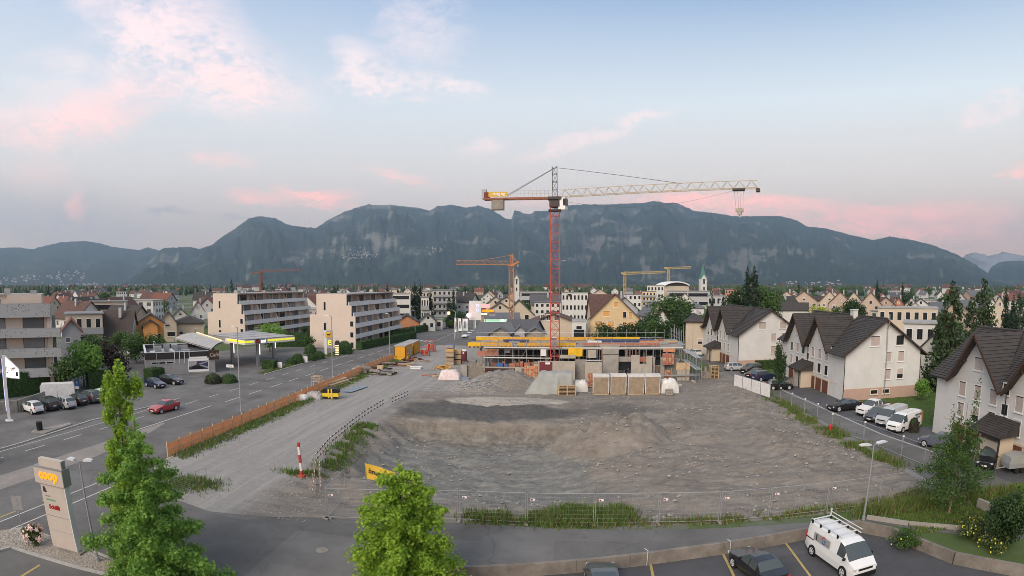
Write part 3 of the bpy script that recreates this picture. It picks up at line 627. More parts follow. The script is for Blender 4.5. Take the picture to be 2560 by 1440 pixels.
KD={ # length, width, height, wheel, front axle, rear axle, top profile (x/L, z), windscreen, rear window, side glass, belt
'hatch':(4.15,1.76,1.47,.32,.31,-.31,[(.5,.60),(.485,.74),(.24,.98),(.03,1.42),(-.1,1.47),(-.36,1.40),(-.475,1.0),(-.5,.62)],(.235,.03),(-.36,-.472),[(.17,-.06),(-.08,-.30)],.95),
'wagon':(4.65,1.80,1.49,.32,.305,-.29,[(.5,.58),(.485,.72),(.22,.98),(.04,1.42),(-.1,1.49),(-.40,1.42),(-.475,1.02),(-.5,.62)],(.215,.04),(-.40,-.47),[(.15,-.04),(-.06,-.24),(-.26,-.385)],.95),
'sedan':(4.45,1.72,1.40,.32,.30,-.29,[(.5,.56),(.485,.70),(.19,.92),(.04,1.34),(-.08,1.40),(-.22,1.36),(-.34,1.0),(-.485,.93),(-.5,.6)],(.185,.04),(-.22,-.335),[(.12,-.05),(-.07,-.23)],.90),
'suv':(4.55,1.88,1.68,.36,.30,-.30,[(.5,.68),(.485,.86),(.23,1.10),(.05,1.60),(-.1,1.68),(-.40,1.60),(-.48,1.15),(-.5,.7)],(.225,.05),(-.40,-.475),[(.16,-.04),(-.06,-.25),(-.27,-.38)],1.08),
'sport':(4.7,1.90,1.36,.36,.32,-.29,[(.5,.52),(.485,.72),(.16,.93),(-.02,1.30),(-.14,1.36),(-.26,1.30),(-.40,1.0),(-.49,.95),(-.5,.6)],(.155,-.02),(-.26,-.39),[(.09,-.10),(-.12,-.25)],.93),
'van':(5.15,1.96,1.98,.34,.32,-.30,[(.5,.62),(.49,.86),(.40,1.10),(.235,1.82),(.15,1.95),(-.40,1.97),(-.485,1.90),(-.5,.7)],(.392,.24),(-.486,-.489),[(.30,.16)],1.12),
'pickup':(5.3,1.86,1.80,.38,.32,-.29,[(.5,.72),(.485,.92),(.25,1.14),(.12,1.70),(.02,1.78),(-.12,1.72),(-.165,1.12),(-.485,1.10),(-.5,.75)],(.245,.12),(-.125,-.162),[(.17,.02),(.0,-.115)],1.12)}
WM[.34]=WM[.32]; WM[.38]=WM[.36]
def car(label,p,rz,kind,colr,group=None,cat='car',name='parked_car',rough=.28,metal=.0,plate=True,roofcol=None,extra=None):
    Lc,Wc,Hc,wr,fa,ra,prof,ws,rw,sg,belt=KD[kind]; wr_=wr
    cm=bpy.data.materials.get('paint_%s'%(colr,)) 
    if cm is None: cm=mat('paint_%s'%(colr,),colr,rough,metal,.5); cm.node_tree.nodes['Principled BSDF'].inputs['Coat Weight'].default_value=.4
    o=thing(name,label,cat,(p[0],p[1],p[2] if len(p)>2 else .02),rz,group)
    xs=set(x for x,_ in prof)|{ws[0],ws[1],rw[0],rw[1]}
    for a,b in sg: xs|={a,b}
    xs|={.5,.47,.42,.36,.3,-.3,-.36,-.42,-.46,-.5}; xs=sorted(xs)
    def ztop(x):
        for (a,za),(b,zb) in zip(prof,prof[1:]):
            if b<=x<=a: return za+(zb-za)*(a-x)/(a-b)
        return prof[-1][1]
    sec=[]
    for x in xs:
        zt=ztop(x); e=abs(x); w=Wc/2*(1-.16*max(0,(e-.34)/.16)**2); b=min(belt+.06*max(0,-x),zt-.015); k=max(0,(zt-b)/(Hc-belt)); zb=.2+(.1*max(0,(e-.4)/.1))
        mid=zb+(b-zb)*.55
        sec.append([(w*.86,zb),(w*.975,zb+.1),(w,mid),(w*.965,b),(w*(.95-.17*min(1,k)),zt-.05*min(1,k)-.004),(w*(.70-.08*min(1,k)),zt-.004+.006),(0,zt+.022)])
    parts={'body':MB(),'windscreen':MB(),'rear_window':MB()}
    sw=[MB() for _ in range(2*len(sg))]
    def inr(a,b,r_): return min(r_)-1e-6<=min(a,b) and max(a,b)<=max(r_)+1e-6
    n=len(xs); np_=7
    for sy in(1,-1):
        for i in range(n-1):
            x0,x1=xs[i],xs[i+1]
            for j in range(np_-1):
                (y0,z0),(y1,z1)=sec[i][j],sec[i][j+1]; (y2,z2),(y3,z3)=sec[i+1][j],sec[i+1][j+1]
                q=[(x0*Lc,sy*y0,z0),(x1*Lc,sy*y2,z2),(x1*Lc,sy*y3,z3),(x0*Lc,sy*y1,z1)]
                if sy<0: q=q[::-1]
                tgt=parts['body']
                if j==3:
                    for k_,r_ in enumerate(sg):
                        if inr(x0,x1,r_): tgt=sw[k_*2+(sy<0)]
                if j>=4:
                    if inr(x0,x1,ws): tgt=parts['windscreen']
                    elif inr(x0,x1,rw): tgt=parts['rear_window']
                tgt.quad(*q)
    for i in(0,n-1):
        vs=[(xs[i]*Lc,y,z) for y,z in sec[i]]+[(xs[i]*Lc,-y,z) for y,z in sec[i][-2::-1]]
        parts['body'].add(vs,[tuple(range(len(vs)) if i else range(len(vs)-1,-1,-1))])
    if kind=='pickup': parts['body'].m=1; parts['body'].box(-.47*Lc,-Wc*.40,1.10,-.18*Lc,Wc*.40,1.135); parts['body'].m=0
    bo=part('body',parts['body'],[cm,M['black']],o); me=bo.data
    me.polygons.foreach_set('use_smooth',[True]*len(me.polygons)); me.set_sharp_from_angle(angle=rad(32))
    for k_ in('windscreen','rear_window'):
        if parts[k_].f: part(k_,parts[k_],M['car_glass'],o)
    for m_ in sw: part('side_window',m_,M['car_glass'],o)
    ub=MB().box(-.44*Lc,-Wc*.4,.14,.44*Lc,Wc*.4,.4)
    for fx in(fa,ra):
        for sy in(1,-1): ub.bar((fx*Lc,sy*Wc*.42,wr_),(fx*Lc,sy*(Wc/2+.004),wr_),2*wr_+.10,16)
    for sx_ in(1,-1): ub.box(sx_*.478*Lc,-Wc*.34,.22,sx_*(.5*Lc+.012),Wc*.34,.40)
    part('underbody',ub,M['black'],o)
    for fx in(fa,ra):
        for sy in(1,-1):
            wl=part('wheel',WM[wr_][0],None,o,(fx*Lc,sy*(Wc/2-.085),wr_)); part('rim',WM[wr_][1],None,wl,None,0 if sy<0 else math.pi)
    zl=prof[1][1]
    for sy in(1,-1):
        part('headlight',MB().cb((.478*Lc,sy*Wc*.355,zl-.09),(.16,.34,.13),sy*-.35),M['glass_lamp'],o)
        zt=(belt-.05 if kind!='van' else 1.15); part('taillight',MB().cb((-.486*Lc,sy*Wc*.40,zt-.08),(.09,.16,.2 if kind!='van' else .45)),M['red'],o)
        part('mirror',MB().cb((ws[0]*Lc*.86-.05,sy*(Wc/2+.07),belt+.06),(.10,.17,.13)),cm if kind!='van' else M['black'],o)
    gl=MB().box(.49*Lc,-Wc*.27,zl-.17,.5*Lc+.012,Wc*.27,zl-.06); part('grille',gl,M['black'],o)
    for sx_,zz in((1,.36),(-1,.62)): part('licence_plate',MB().box(sx_*(.5*Lc+.014),-.26,zz,sx_*(.5*Lc+.026),.26,zz+.11),M['white'],o)
    if extra: extra(o,Lc,Wc,Hc)
    return o
dm('glass_lamp',(.55,.56,.58),.15,0,.6)
# ------------------------------------------------------------------ text as mesh
def text_mesh(s,size,m,ext=.012,bold=0,shear=0,align='CENTER'):
    cu=bpy.data.curves.new('lettering','FONT'); cu.body=s; cu.size=size; cu.extrude=ext; cu.offset=bold; cu.shear=shear; cu.align_x=align; cu.align_y='CENTER'; cu.resolution_u=3
    o=bpy.data.objects.new('tmp',cu); COL.objects.link(o); dg=bpy.context.evaluated_depsgraph_get(); me=bpy.data.meshes.new_from_object(o.evaluated_get(dg)); bpy.data.objects.remove(o)
    me.materials.clear(); me.materials.append(m); return me
def text(s,size,m,parent,loc,rot,name='lettering',**k):
    o=link(name,text_mesh(s,size,m,**k),parent,loc); o.rotation_euler=rot; return o
# ------------------------------------------------------------------ buildings
WC={}
def window(parent,x,y,z,w,h,rz=0,style='glass',sill=True,fr='frame_white',name='window',fw=.09):
    """local: width along x, outward is -y; placed with its sill centre at (x,y,z)"""
    key=(w,h,style,fr,sill,fw)
    if key not in WC:
        m=MB(); 
        for a in(-1,1): m.box(a*(w/2+fw/2)-fw/2,-.05,-fw,a*(w/2+fw/2)+fw/2,.04,h+fw)
        m.box(-w/2,-.05,h,w/2,.04,h+fw); m.box(-w/2,-.05,-fw,w/2,.04,0)
        if sill: m.box(-w/2-fw-.06,-.12,-fw-.05,w/2+fw+.06,.03,-fw+.002)
        p=MB(); s2=None
        dark='frame_dark'
        p.box(-w/2,-.012,0,w/2,.02,h)
        if style in('glass','curtain','half'):
            s2=MB()
            if w>.8: s2.box(-.035,-.03,.03,.035,-.013,h-.03)
            for a in(-1,1): s2.box(a*(w/2-.03)-.03,-.032,0,a*(w/2-.03)+.03,-.014,h)
            s2.box(-w/2+.06,-.032,0,w/2-.06,-.014,.06); s2.box(-w/2+.06,-.032,h-.06,w/2-.06,-.014,h)
        if style=='half': s2.m=1; s2.box(-w/2+.01,-.042,h*.42,w/2-.01,-.034,h)
        pm={'glass':'glass','curtain':'glass_curtain','half':'glass','shutter':'shutter','orange':'shutter_orange','blind':'blind','blind_grey':'blind_grey'}[style]
        if style in('shutter','orange','blind','blind_grey'):
            k=int(h/.16)
            for i in range(k): p.box(-w/2+.01,-.026,h*i/k+.012,w/2-.01,-.013,h*(i+1)/k-.012)
            s2=MB(); s2.m=1 if style=='shutter' else 0; s2.box(-w/2,-.04,h-.09,w/2,-.027,h)
        if s2 is not None and style not in('shutter','orange','blind','blind_grey','half'): mats2=[M[dark] if fr!='frame_white' or style=='glass' else M['frame_white']]
        else: mats2=[M[dark],M['shutter'] if style=='half' else M[dark]]
        WC[key]=(m.mesh('window',M[fr]),p.mesh('pane',M[pm]),s2.mesh('sash',mats2) if s2 is not None and s2.f else None)
    a,b,c=WC[key]; o=link(name,a,parent,(x,y,z),rz); link('shutter' if style in('shutter','orange') else ('blind' if 'blind' in style else 'pane'),b,o)
    if c is not None: link('sash',c,o)
    return o
def courses(mb,e0,e1,r1,r0,n,lift=.05):
    """stepped roof courses between an eave line e0-e1 and a ridge line r0-r1"""
    e0,e1,r0,r1=map(Vector,(e0,e1,r0,r1)); nn=(e1-e0).cross(r0-e0); nn.normalize()
    if nn.z<0: nn=-nn
    for i in range(n):
        a,b=i/n,(i+1)/n; p0=e0.lerp(r0,a)+nn*lift; p1=e1.lerp(r1,a)+nn*lift; q0=e0.lerp(r0,b); q1=e1.lerp(r1,b)
        mb.quad(p0,p1,q1,q0); mb.quad(p0-nn*lift,p1-nn*lift,p1,p0)
    u=nn*-.16
    mb.quad(e0+u,r0+u,r1+u,e1+u); mb.quad(e0,e1,e1+u,e0+u); mb.quad(r0,e0,e0+u,r0+u); mb.quad(e1,r1,r1+u,e1+u)
    return mb
def swiss_house(label,loc,rz,sheds,brown=False,seed=0,gl=True,lw=24.6,styl=None,chim=True):
    r=random.Random(seed); Wd,ze,zr=12.8,6.65,10.95; o=thing('apartment_house',label,'house',loc,rz,'white gabled apartment houses along the side street')
    w=MB().prism([(0,0),(Wd,0),(Wd,lw),(0,lw)],-.6,ze)
    for y0,y1 in((0,.3),(lw-.3,lw)): w.ext([(0,ze),(Wd,ze),(Wd/2,zr-.12)],y0,y1)
    cg=[lw-3.1-4.05,lw-3.1-8.1-.75-4.05]; gz=11.0
    for c in cg: w.add([(-.025,c-4,6.3),(-.025,c+4,6.3),(-.025,c,gz-.15),(.3,c-4,6.3),(.3,c+4,6.3),(.3,c,gz-.15)],[(0,2,1),(3,4,5),(0,1,4,3),(1,2,5,4),(2,0,3,5)])
    part('wall',w,M['plaster_white'],o)
    part('plinth',MB().box(-.03,-.03,-.6,Wd+.03,.0,1.55).box(Wd,0,-.6,Wd+.03,lw,1.55),M['plaster_pink'],o)
    pl=MB()
    for y in (3.3,6.3,9.3,15.3,18.3,21.3): pl.box(-.03,y-1.35,1.95,0,y+1.35,2.12)
    part('band',pl.box(-.035,-.035,1.56,Wd+.03,.001,1.66),M['plaster_beige'],o)
    rf=MB(); ov=.75; k=(zr-ze)/(Wd/2); n=24
    for sx in(-1,1):
        xe=(-ov if sx<0 else Wd+ov+ .5); zz=zr-k*abs(xe-Wd/2)
        cuts=[(-.55,lw+.55,0)] if sx>0 else [(-.55,cg[1]-4.15,0),(cg[1]-4.15,cg[1]+4.15,1),(cg[1]+4.15,cg[0]-4.15,0),(cg[0]-4.15,cg[0]+4.15,1),(cg[0]+4.15,lw+.55,0)]
        for ya,yb,inner in cuts:
            x_=.4 if inner else xe; z_=zr-k*abs(x_-Wd/2); courses(rf,(x_,ya,z_),(x_,yb,z_),(Wd/2,yb,zr),(Wd/2,ya,zr),n)
    kk=(gz-6.3)/4.1
    for c in cg:
        for sy in(-1,1):
            ye=c+sy*4.2; zl=gz-kk*4.2; xv=Wd/2-(zr-zl)/k
            courses(rf,(-.9,ye,zl+.02),(xv,ye,zl+.02),(Wd/2-.1,c,gz+.02),(-.9,c,gz+.02),16)
    rf.bar((Wd/2,-.56,zr+.05),(Wd/2,lw+.56,zr+.05),.3,6)
    part('roof',rf,M['roof_brown' if brown else 'roof_black'],o)
    bb=MB()
    for y in(-.58,lw+.58):
        for sx in(-1,1):
            xe=(-ov if sx<0 else Wd+ov+.5); bb.bar((xe,y,zr-k*abs(xe-Wd/2)-.12),(Wd/2,y,zr-.12),.2)
    for c in cg:
        for sy in(-1,1): bb.bar((-.93,c+sy*4.25,gz-kk*4.25-.14),(-.93,c,gz-.14),.24); bb.bar((-.55,c+sy*2.2,gz-kk*2.2-.24),(.0,c+sy*2.2,gz-kk*2.2-.24),.22)
    part('bargeboard',bb,M['wood_dark'],o)
    gt=MB().bar((-.9,-.5,ze-.52),(-.9,cg[1]-4.3,ze-.52),.13,6); part('gutter',gt,M['frame_dark'],o)
    for x,y in((-.1,-.1),(-.1,cg[1]+4.3),(Wd+.08,-.1)): part('downpipe',MB().bar((x,y,-.3),(x,y,ze-.5),.1,6),M['frame_dark'],o)
    if gl: part('vent_pipe',MB().bar((6.7,-.1,.5),(6.7,-.1,9.6),.17,8).bar((6.7,-.1,9.6),(6.7,-.62,10.4),.17,8).bar((6.7,-.62,10.4),(6.7,-.62,11.6),.17,8),M['galv'],o)
    st=lambda:(r.choice(['shutter','shutter','shutter','half','glass']) if styl is None else styl(r))
    W90=rad(-90)
    for c in cg:
        for dy in(-2.6,-.1,2.45):
            for z in(2.65,4.75): window(o,0,c+dy,z,1.02,1.36,W90,st())
        window(o,0,c,7.55,1.5,1.2,W90,r.choice(['shutter','half','glass']),fr='frame_white')
        for dy in(-2.5,-.1,2.3):
            gd=part('garage_door',MB().box(-.045,c+dy-1.02,-.2,.01,c+dy+1.02,1.85),M['wood_door'],o); gg=MB()
            for q in range(9): gg.box(-.052,c+dy-1.0+q*.225,-.15,-.046,c+dy-.8+q*.225,1.82)
            part('panel',gg,M['wood_door'],gd); part('door_frame',MB().box(-.07,c+dy-1.16,-.2,0,c+dy-1.02,2.0).box(-.07,c+dy+1.02,-.2,0,c+dy+1.16,2.0).box(-.07,c+dy-1.02,1.85,0,c+dy+1.02,2.0),M['plaster_cream'],gd)
    mid=(cg[0]+cg[1])/2
    for z in(4.1,5.95): window(o,0,mid,z,.85,.95,W90,'glass')
    # entrance porch in the middle of the front
    part('porch_wall',MB().box(-1.9,mid-1.9,-.3,-.0,mid+.9,2.1).box(-1.88,mid-1.88,2.1,-.01,mid-1.7,3.0),M['plaster_cream'],o)
    cr=MB(); courses(cr,(-2.6,mid-2.5,2.75),(-2.6,mid+2.2,2.75),(.0,mid+2.2,3.9),(.0,mid-2.5,3.9),9); cr.add([(-2.5,mid-2.4,2.68),(0,mid-2.4,2.68),(0,mid-2.4,3.75)],[(0,1,2)])
    part('porch_roof',cr,M['roof_brown' if brown else 'roof_black'],o); part('porch_post',MB().bar((-2.35,mid-2.2,-.3),(-2.35,mid-2.2,2.75),.14),M['frame_dark'],o)
    stp=MB()
    for q in range(6): stp.box(-1.9-.3*(6-q),mid+.9,-.3,-1.9-.3*(5-q),mid+2.4,-.1+.17*q)
    stp.box(-1.9,mid+.9,-.3,0,mid+2.4,.92); part('steps',stp,M['concrete_dark'],o); part('front_door',MB().box(-.05,mid+1.0,.93,.02,mid+2.2,2.9),M['wood_door'],o)
    # gable end
    for x,z,w_ in((4.75,7.35,1.45),(9.0,7.35,1.3)): window(o,x,0,z,w_,1.3,0,'shutter' if not seed==3 or x<6 else 'glass')
    for x in(7.1,9.3):
        for z in(2.7,5.1): window(o,x,0,z,1.0,1.35,0,'shutter' if (z>3 or x<8) else 'half')
    for x in(5.0,7.0): window(o,x,-.03,.75,1.1,.5,0,'glass',fr='plaster_beige',fw=.14)
    if chim: part('chimney',MB().box(Wd/2-.9,8.2,zr-.8,Wd/2-.1,9.3,zr+.85).box(Wd/2-.98,8.1,zr+.85,Wd/2-.02,9.4,zr+.97),M['plaster_white'],o)
    return o
swiss_house('white gabled apartment house with a chimney, middle one of three along the side street',(37.1,70.3,0),0,3,seed=3)
swiss_house('white gabled apartment house farthest up the side street, nearest the scaffolding',(31.2,102.3,0),rad(3),2,seed=5,gl=False,chim=False)
swiss_house('large white gabled apartment house cut off by the right edge, nearest the trailer',(39.4,27.2,0),rad(0),2,False,seed=8,gl=False,chim=False)

def gable_house(name,label,loc,rz,w,l,ze,zr,wm,rm,wins=(),group=None,chim=True,ov=.5,cat='house',dorm=0,win_fr='frame_white',auto=None,seed=0,hip=0,stuffwin=False):
    """ridge along local y; gable end at y=0 faces -y"""
    o=thing(name,label,cat,loc,rz,group); r=random.Random(seed)
    wb=MB().prism([(-w/2,0),(w/2,0),(w/2,l),(-w/2,l)],-.3,ze)
    if not hip:
        for y0,y1 in((0,.25),(l-.25,l)): wb.ext([(-w/2,ze),(w/2,ze),(0,zr-.1)],y0,y1)
    part('wall',wb,M[wm],o); k=(zr-ze)/(w/2); rf=MB(); xe=w/2+ov; zz=ze-k*ov
    for s in(-1,1):
        rf.quad((s*xe,-ov,zz),(s*xe,l+ov,zz),(0,l+ov-hip,zr),(0,-ov+hip,zr)); rf.quad((s*xe,-ov,zz-.2),(0,-ov+hip,zr-.2),(0,l+ov-hip,zr-.2),(s*xe,l+ov,zz-.2)); rf.quad((s*xe,-ov,zz),(s*xe,-ov,zz-.2),(s*xe,l+ov,zz-.2),(s*xe,l+ov,zz))
        for y in(-ov,l+ov):
            hy=y+(hip if y<0 else -hip)
            if not hip: rf.quad((s*xe,y,zz),(0,hy,zr),(0,hy,zr-.2),(s*xe,y,zz-.2))
    if hip:
        for y,hy in((-ov,-ov+hip),(l+ov,l+ov-hip)): rf.quad((-xe,y,zz),(xe,y,zz),(0,hy,zr)); rf.quad((-xe,y,zz-.2),(xe,y,zz-.2),(xe,y,zz),(-xe,y,zz))
    part('roof',rf,M[rm],o)
    if chim: part('chimney',MB().box(w*.12,l*.55,zr-1.6,w*.12+.6,l*.55+.7,zr+.7),M['plaster_grey'],o)
    ws=list(wins)
    if auto:
        nf=max(1,int((ze+.2)/2.6)); 
        for f in range(nf):
            z=.9+f*2.6
            for x in([-w*.27,w*.25] if w<12 else [-w*.34,-w*.1,w*.14,w*.36]): ws.append((0,x,z,1.1,1.25))
            for q in range(max(2,int(l/3.6))): ws.append((1,(q+.5)*l/max(2,int(l/3.6)),z,1.1,1.25)); ws.append((-1,(q+.5)*l/max(2,int(l/3.6)),z,1.1,1.25))
        if zr-ze>2.6 and not hip: ws.append((0,0,ze+.35,1.0,1.1))
    if stuffwin:
        m_=MB()
        for f,x,z,ww,hh in ws:
            if f==0: m_.box(x-ww/2,-.04,z,x+ww/2,.01,z+hh)
            else: m_.box(f*w/2-.01*f,x-ww/2,z,f*(w/2+.04),x+ww/2,z+hh)
        if m_.f: part('window',m_,M['glass_curtain'],o,kind='stuff')
    else:
        for f,x,z,ww,hh,*st in ws:
            s_=st[0] if st else r.choice(['glass','glass','curtain','half','shutter'])
            if f==0: window(o,x,0,z,ww,hh,0,s_,fr=win_fr)
            else: window(o,f*w/2,x,z,ww,hh,rad(90)*f,s_,fr=win_fr)
    return o
# ---- terraced apartment blocks with long balconies
def terrace_block(label,loc,rz,ln=37,seed=0,dep=12.4):
    o=thing('apartment_block',label,'building',loc,rz,'beige apartment blocks with long balconies'); r=random.Random(seed); lv=[0,2.62,5.24,7.86,10.48,13.1]
    prof=[(-dep,-.5),(0,-.5),(0,7.86+.0),(-1.0,7.86+.0),(-1.0,10.48+.0),(-2.3,10.48),(-2.3,13.25),(-dep+1.9,13.25),(-dep+1.9,8.2),(-dep,8.2)]
    part('end_wall',MB().ext(prof,0,.4).ext(prof,ln-.4,ln),M['plaster_beige'],o)
    core=MB()
    for k,(a,xf) in enumerate(zip(lv[:-1],(-2.0,-2.0,-2.0,-3.0,-4.3))): core.box(-dep+(.1 if k<3 else 2.0),.4,a-.01,xf,ln-.4,lv[k+1]-.02)
    part('inner_wall',core,M['plaster_beige'],o)
    part('roof',MB().box(-dep+2.0,.4,13.1,-2.0,ln+.6,13.34).box(-dep+5,6,13.34,-dep+6.2,7.2,14).box(-dep+6,20,13.34,-dep+7,21,13.9),M['gravel_roof'],o)
    for k,xo in zip((1,2,3,4),(0,0,-.7,-2.0)):
        z=lv[k]; part('balcony',MB().box(xo-.02,.4,z-.22,xo+.12,ln+1.3,z+.9).box(-2.6 if k<3 else -4.3,.4,z-.2,xo,ln+1.2,z-.02).box(xo-1.9,ln+1.2,z-.22,xo+.12,ln+1.3,z+.9),M['galv_light'],o)
    for k,xf in enumerate((-2.0,-2.0,-2.0,-3.0,-4.3)):
        z=lv[k]
        for i in range(4):
            y0=.6+i*9.1
            for y,w_ in((1.9,2.6),(5.6,3.0)):
                st=r.choice(['blind','blind','blind_grey','glass']); window(o,xf,y0+y,z+.12,w_,2.1,rad(90),st,sill=False,fr='frame_dark')
            if i: part('partition',MB().ext([(xf,z),(xf+1.9,z),(xf+1.7,z+.9),(xf+.9,z+2.45),(xf,z+2.45)],y0-.1,y0+.1),M['plaster_beige'],o)
    for x,z,w_,h_ in((-8.2,9.3,.55,2.0),(-8.2,4.2,.6,2.0),(-.95,5.4,.8,1.25),(-.95,2.75,.8,1.25),(-.95,.2,.8,1.35),(-8.2,3.0,.8,.5)): window(o,x,0,z,w_,h_,0,'glass',sill=False,fr='plaster_white')
    return o
terrace_block('beige apartment block with long balconies standing right behind the price sign by the road',(-51.6,128.8,0),0,37,1)
terrace_block('beige apartment block with long balconies behind the petrol station canopy, partly hidden by a tree',(-83.5,128.5,0),0,40,2)
# ---- apartment block with perforated balconies at the left edge
pf=mat('perforated_panel',(.40,.40,.395),.6); t,b=nodes_of(pf); pos=t.nodes.new('ShaderNodeTexCoord').outputs['Object']
vo=t.nodes.new('ShaderNodeTexVoronoi'); vo.inputs['Scale'].default_value=3.4; t.links.new(pos,vo.inputs['Vector'])
hole=tm(t,'MULTIPLY',tm(t,'LESS_THAN',vo.outputs['Distance'],.23),tm(t,'GREATER_THAN',tnoise(t,.5,2,.5,pos),.49)); t.links.new(mixc(hole,(.37,.37,.365,1),(.10,.10,.10,1),tree=t),b.inputs['Base Color'])
ang=math.atan2(.775,.63); p0=PD(150,91.5)
ab=thing('apartment_block','grey and beige apartment block with perforated balcony panels, cut off by the left edge','building',p0,ang)
LN=30; lv=[0,2.83,5.66,8.49,11.3,14.15]
part('wall',MB().box(-LN,0,-.5,-2.2,13,11.3).box(-LN,1.0,11.3,-3.2,12,14.1),M['plaster_beige'],ab)
part('roof',MB().box(-LN,.7,14.1,-3.0,12.3,14.3).box(-9.3,2,14.3,-8.3,3,15.1).box(-5,3,14.3,-4,4,14.8),M['gravel_roof'],ab)
part('attic_wall',MB().box(-8.6,-.25,11.9,-3.0,1.0,14.2),M['plaster_beige'],ab)
for k in(1,2,3,4):
    z=lv[k]; y0=-1.7 if k<4 else -1.1; xr=0 if k<4 else -1.6
    bl=part('balcony',MB().box(-LN,y0,z-.3,xr,y0+.06,z+(1.0 if k<4 else 1.65)).box(xr-.06,y0,z-.3,xr,11,z+(1.0 if k<4 else 1.4)),pf,ab)
    part('slab',MB().box(-LN,y0+.05,z-.28,xr-.05,2,z-.1).box(-3,0,z-.28,xr-.05,11,z-.1),M['concrete'],bl); part('coping',MB().box(-LN,y0-.02,z+(1.0 if k<4 else 1.65),xr+.02,y0+.1,z+(1.04 if k<4 else 1.69)),M['galv'],bl)
for k in range(4):
    z=lv[k]
    for x,w_,st in((-4.4,3.3,'blind' if k%2 else 'blind_grey'),(-10.4,2.7,'blind_grey'),(-14.6,2.2,'blind'),(-19.5,3.2,'blind_grey'),(-25,3,'blind')): window(ab,x,0,z+.1,w_,2.35,0,st,sill=False,fr='frame_dark')
    part('pillar',MB().box(-2.15,-.4,z,-1.5,.2,z+2.55),M['plaster_beige'],ab); part('screen',MB().box(-1.5,4.0,z,-.9,4.1,z+2.5),M['blind_grey'],ab)
window(ab,-12.2,1.0,11.7,5.0,1.9,0,'blind_grey',sill=False)
# ---- petrol station shop (low flat-roofed building) and canopy
a=G(367,939); b_=G(539,931); ang=math.atan2(b_.y-a.y,b_.x-a.x); sl=(b_-a).length
sh=thing('petrol_station_shop','low flat roofed cafe building with dark parapet and rooftop machines','building',a,ang)
zt=3.9; dp=15
part('wall',MB().box(0,0,-.3,sl,dp,2.75),M['tin'],sh)
pn=MB()
for i in range(11):
    for j in range(5): pn.box(i*sl/11+.02,-.03,j*.55+.02,(i+1)*sl/11-.02,0,(j+1)*.55-.02)
for i in range(13): 
    for j in range(2): pn.box(-.03,i*1.15+.03,j*1.3+.03,0,(i+1)*1.15-.03,(j+1)*1.3-.03)
part('cladding',pn,M['tin'],sh,kind='stuff')
part('parapet',MB().box(-.15,-.15,2.75,sl+.6,.15,zt).box(-.15,.15,2.75,.15,dp,zt).box(-.15,dp-.3,2.75,sl+.6,dp,zt).box(sl+.3,.15,2.75,sl+.6,dp-.3,zt),M['frame_dark'],sh)
part('coping',MB().box(-.2,-.2,zt,sl+.65,.2,zt+.06).box(-.2,.2,zt,.2,dp+.05,zt+.06).box(-.2,dp-.3,zt,sl+.65,dp+.05,zt+.06),M['galv_light'],sh)
part('roof',MB().box(.16,.16,3.0,sl+.29,dp-.31,3.15),M['roof_grey'],sh)
for x in(1.3,2.7,4.1): window(sh,x+.3,-.03,1.95,1.15,.3,0,'glass',sill=False,fr='galv_light',fw=.05)
for x in(5.3,6.2,7.1,8.0): part('ladder_rail',MB().box(x-.06,-.25,2.0,x+.06,-.17,zt+.35),M['galv_light'],sh)
for x,y,w_,d_,h_ in((2.6,6,1.4,1.2,1.3),(4.3,6.8,1.2,1.0,1.4),(5.9,7.4,1.2,1.2,1.4),(7.5,7.6,2.0,.6,1.2),(3.4,3.6,.5,.5,1.0),(7.8,4.8,1.6,.9,.6),(1.4,3.2,1.0,1.4,.7)): part('roof_unit',MB().box(x-w_/2,y-d_/2,3.15,x+w_/2,y+d_/2,3.15+h_),M['galv' if w_>1 else 'galv_light'],sh)
part('roof_pipe',MB().bar((1.8,5.5,3.15),(1.8,5.5,5.1),.18,8).bar((4.9,4.4,3.15),(4.9,4.4,4.0),.4,8).bar((4.9,4.4,4.0),(5.5,4.1,3.5),.4,8),M['galv_light'],sh)
cs=part('sign_panel',MB().box(sl-1.2,-.35,2.35,sl+.75,-.2,zt+.15),M['wood_dark'],sh); text('Café',.95,M['plaster_cream'],cs,(sl-.2,-.36,3.2),(rad(90),0,0),shear=.25)
# stairs / service niche
part('service_cage',MB().box(-.9,4.2,2.2,-.2,5.2,2.3).box(-.9,4.2,2.3,-.85,5.2,3.6).box(-.9,4.2,3.5,-.2,5.2,3.6),M['galv'],sh)
# poster board with a car advert in front of the shop
pb=thing('billboard','framed poster board with a car advert standing before the grey shop wall','billboard',G(498,946),ang)
part('post',MB().box(-1.9,-.04,0,-1.82,.04,3.5),M['metal_grey'],pb); part('post',MB().box(1.82,-.04,0,1.9,.04,3.5),M['metal_grey'],pb)
part('board',MB().box(-1.8,-.05,1.15,1.8,.05,3.35),M['white'],pb); pic=MB(); pic.box(-1.7,-.062,1.55,1.7,-.051,2.95); pic.m=1; pic.quad((-1.7,-.066,2.95),(-.2,-.066,2.95),(-.4,-.066,2.3),(-1.7,-.066,2.0)); pic.quad((.1,-.066,2.5),(1.7,-.066,2.9),(1.7,-.066,2.75),(.3,-.066,2.35)); pic.quad((.2,-.066,2.2),(1.7,-.066,1.65),(1.7,-.066,1.9),(.4,-.066,2.3)); pic.m=2; pic.quad((-1.3,-.066,1.6),(.9,-.066,1.6),(.7,-.066,1.95),(-.1,-.066,2.2),(-.8,-.066,2.2),(-1.25,-.066,1.9))
part('poster',pic,[M['navy'],M['tin'],M['black']],pb); part('header',MB().box(-1.5,-.05,3.37,1.6,.05,3.65),M['white'],pb)
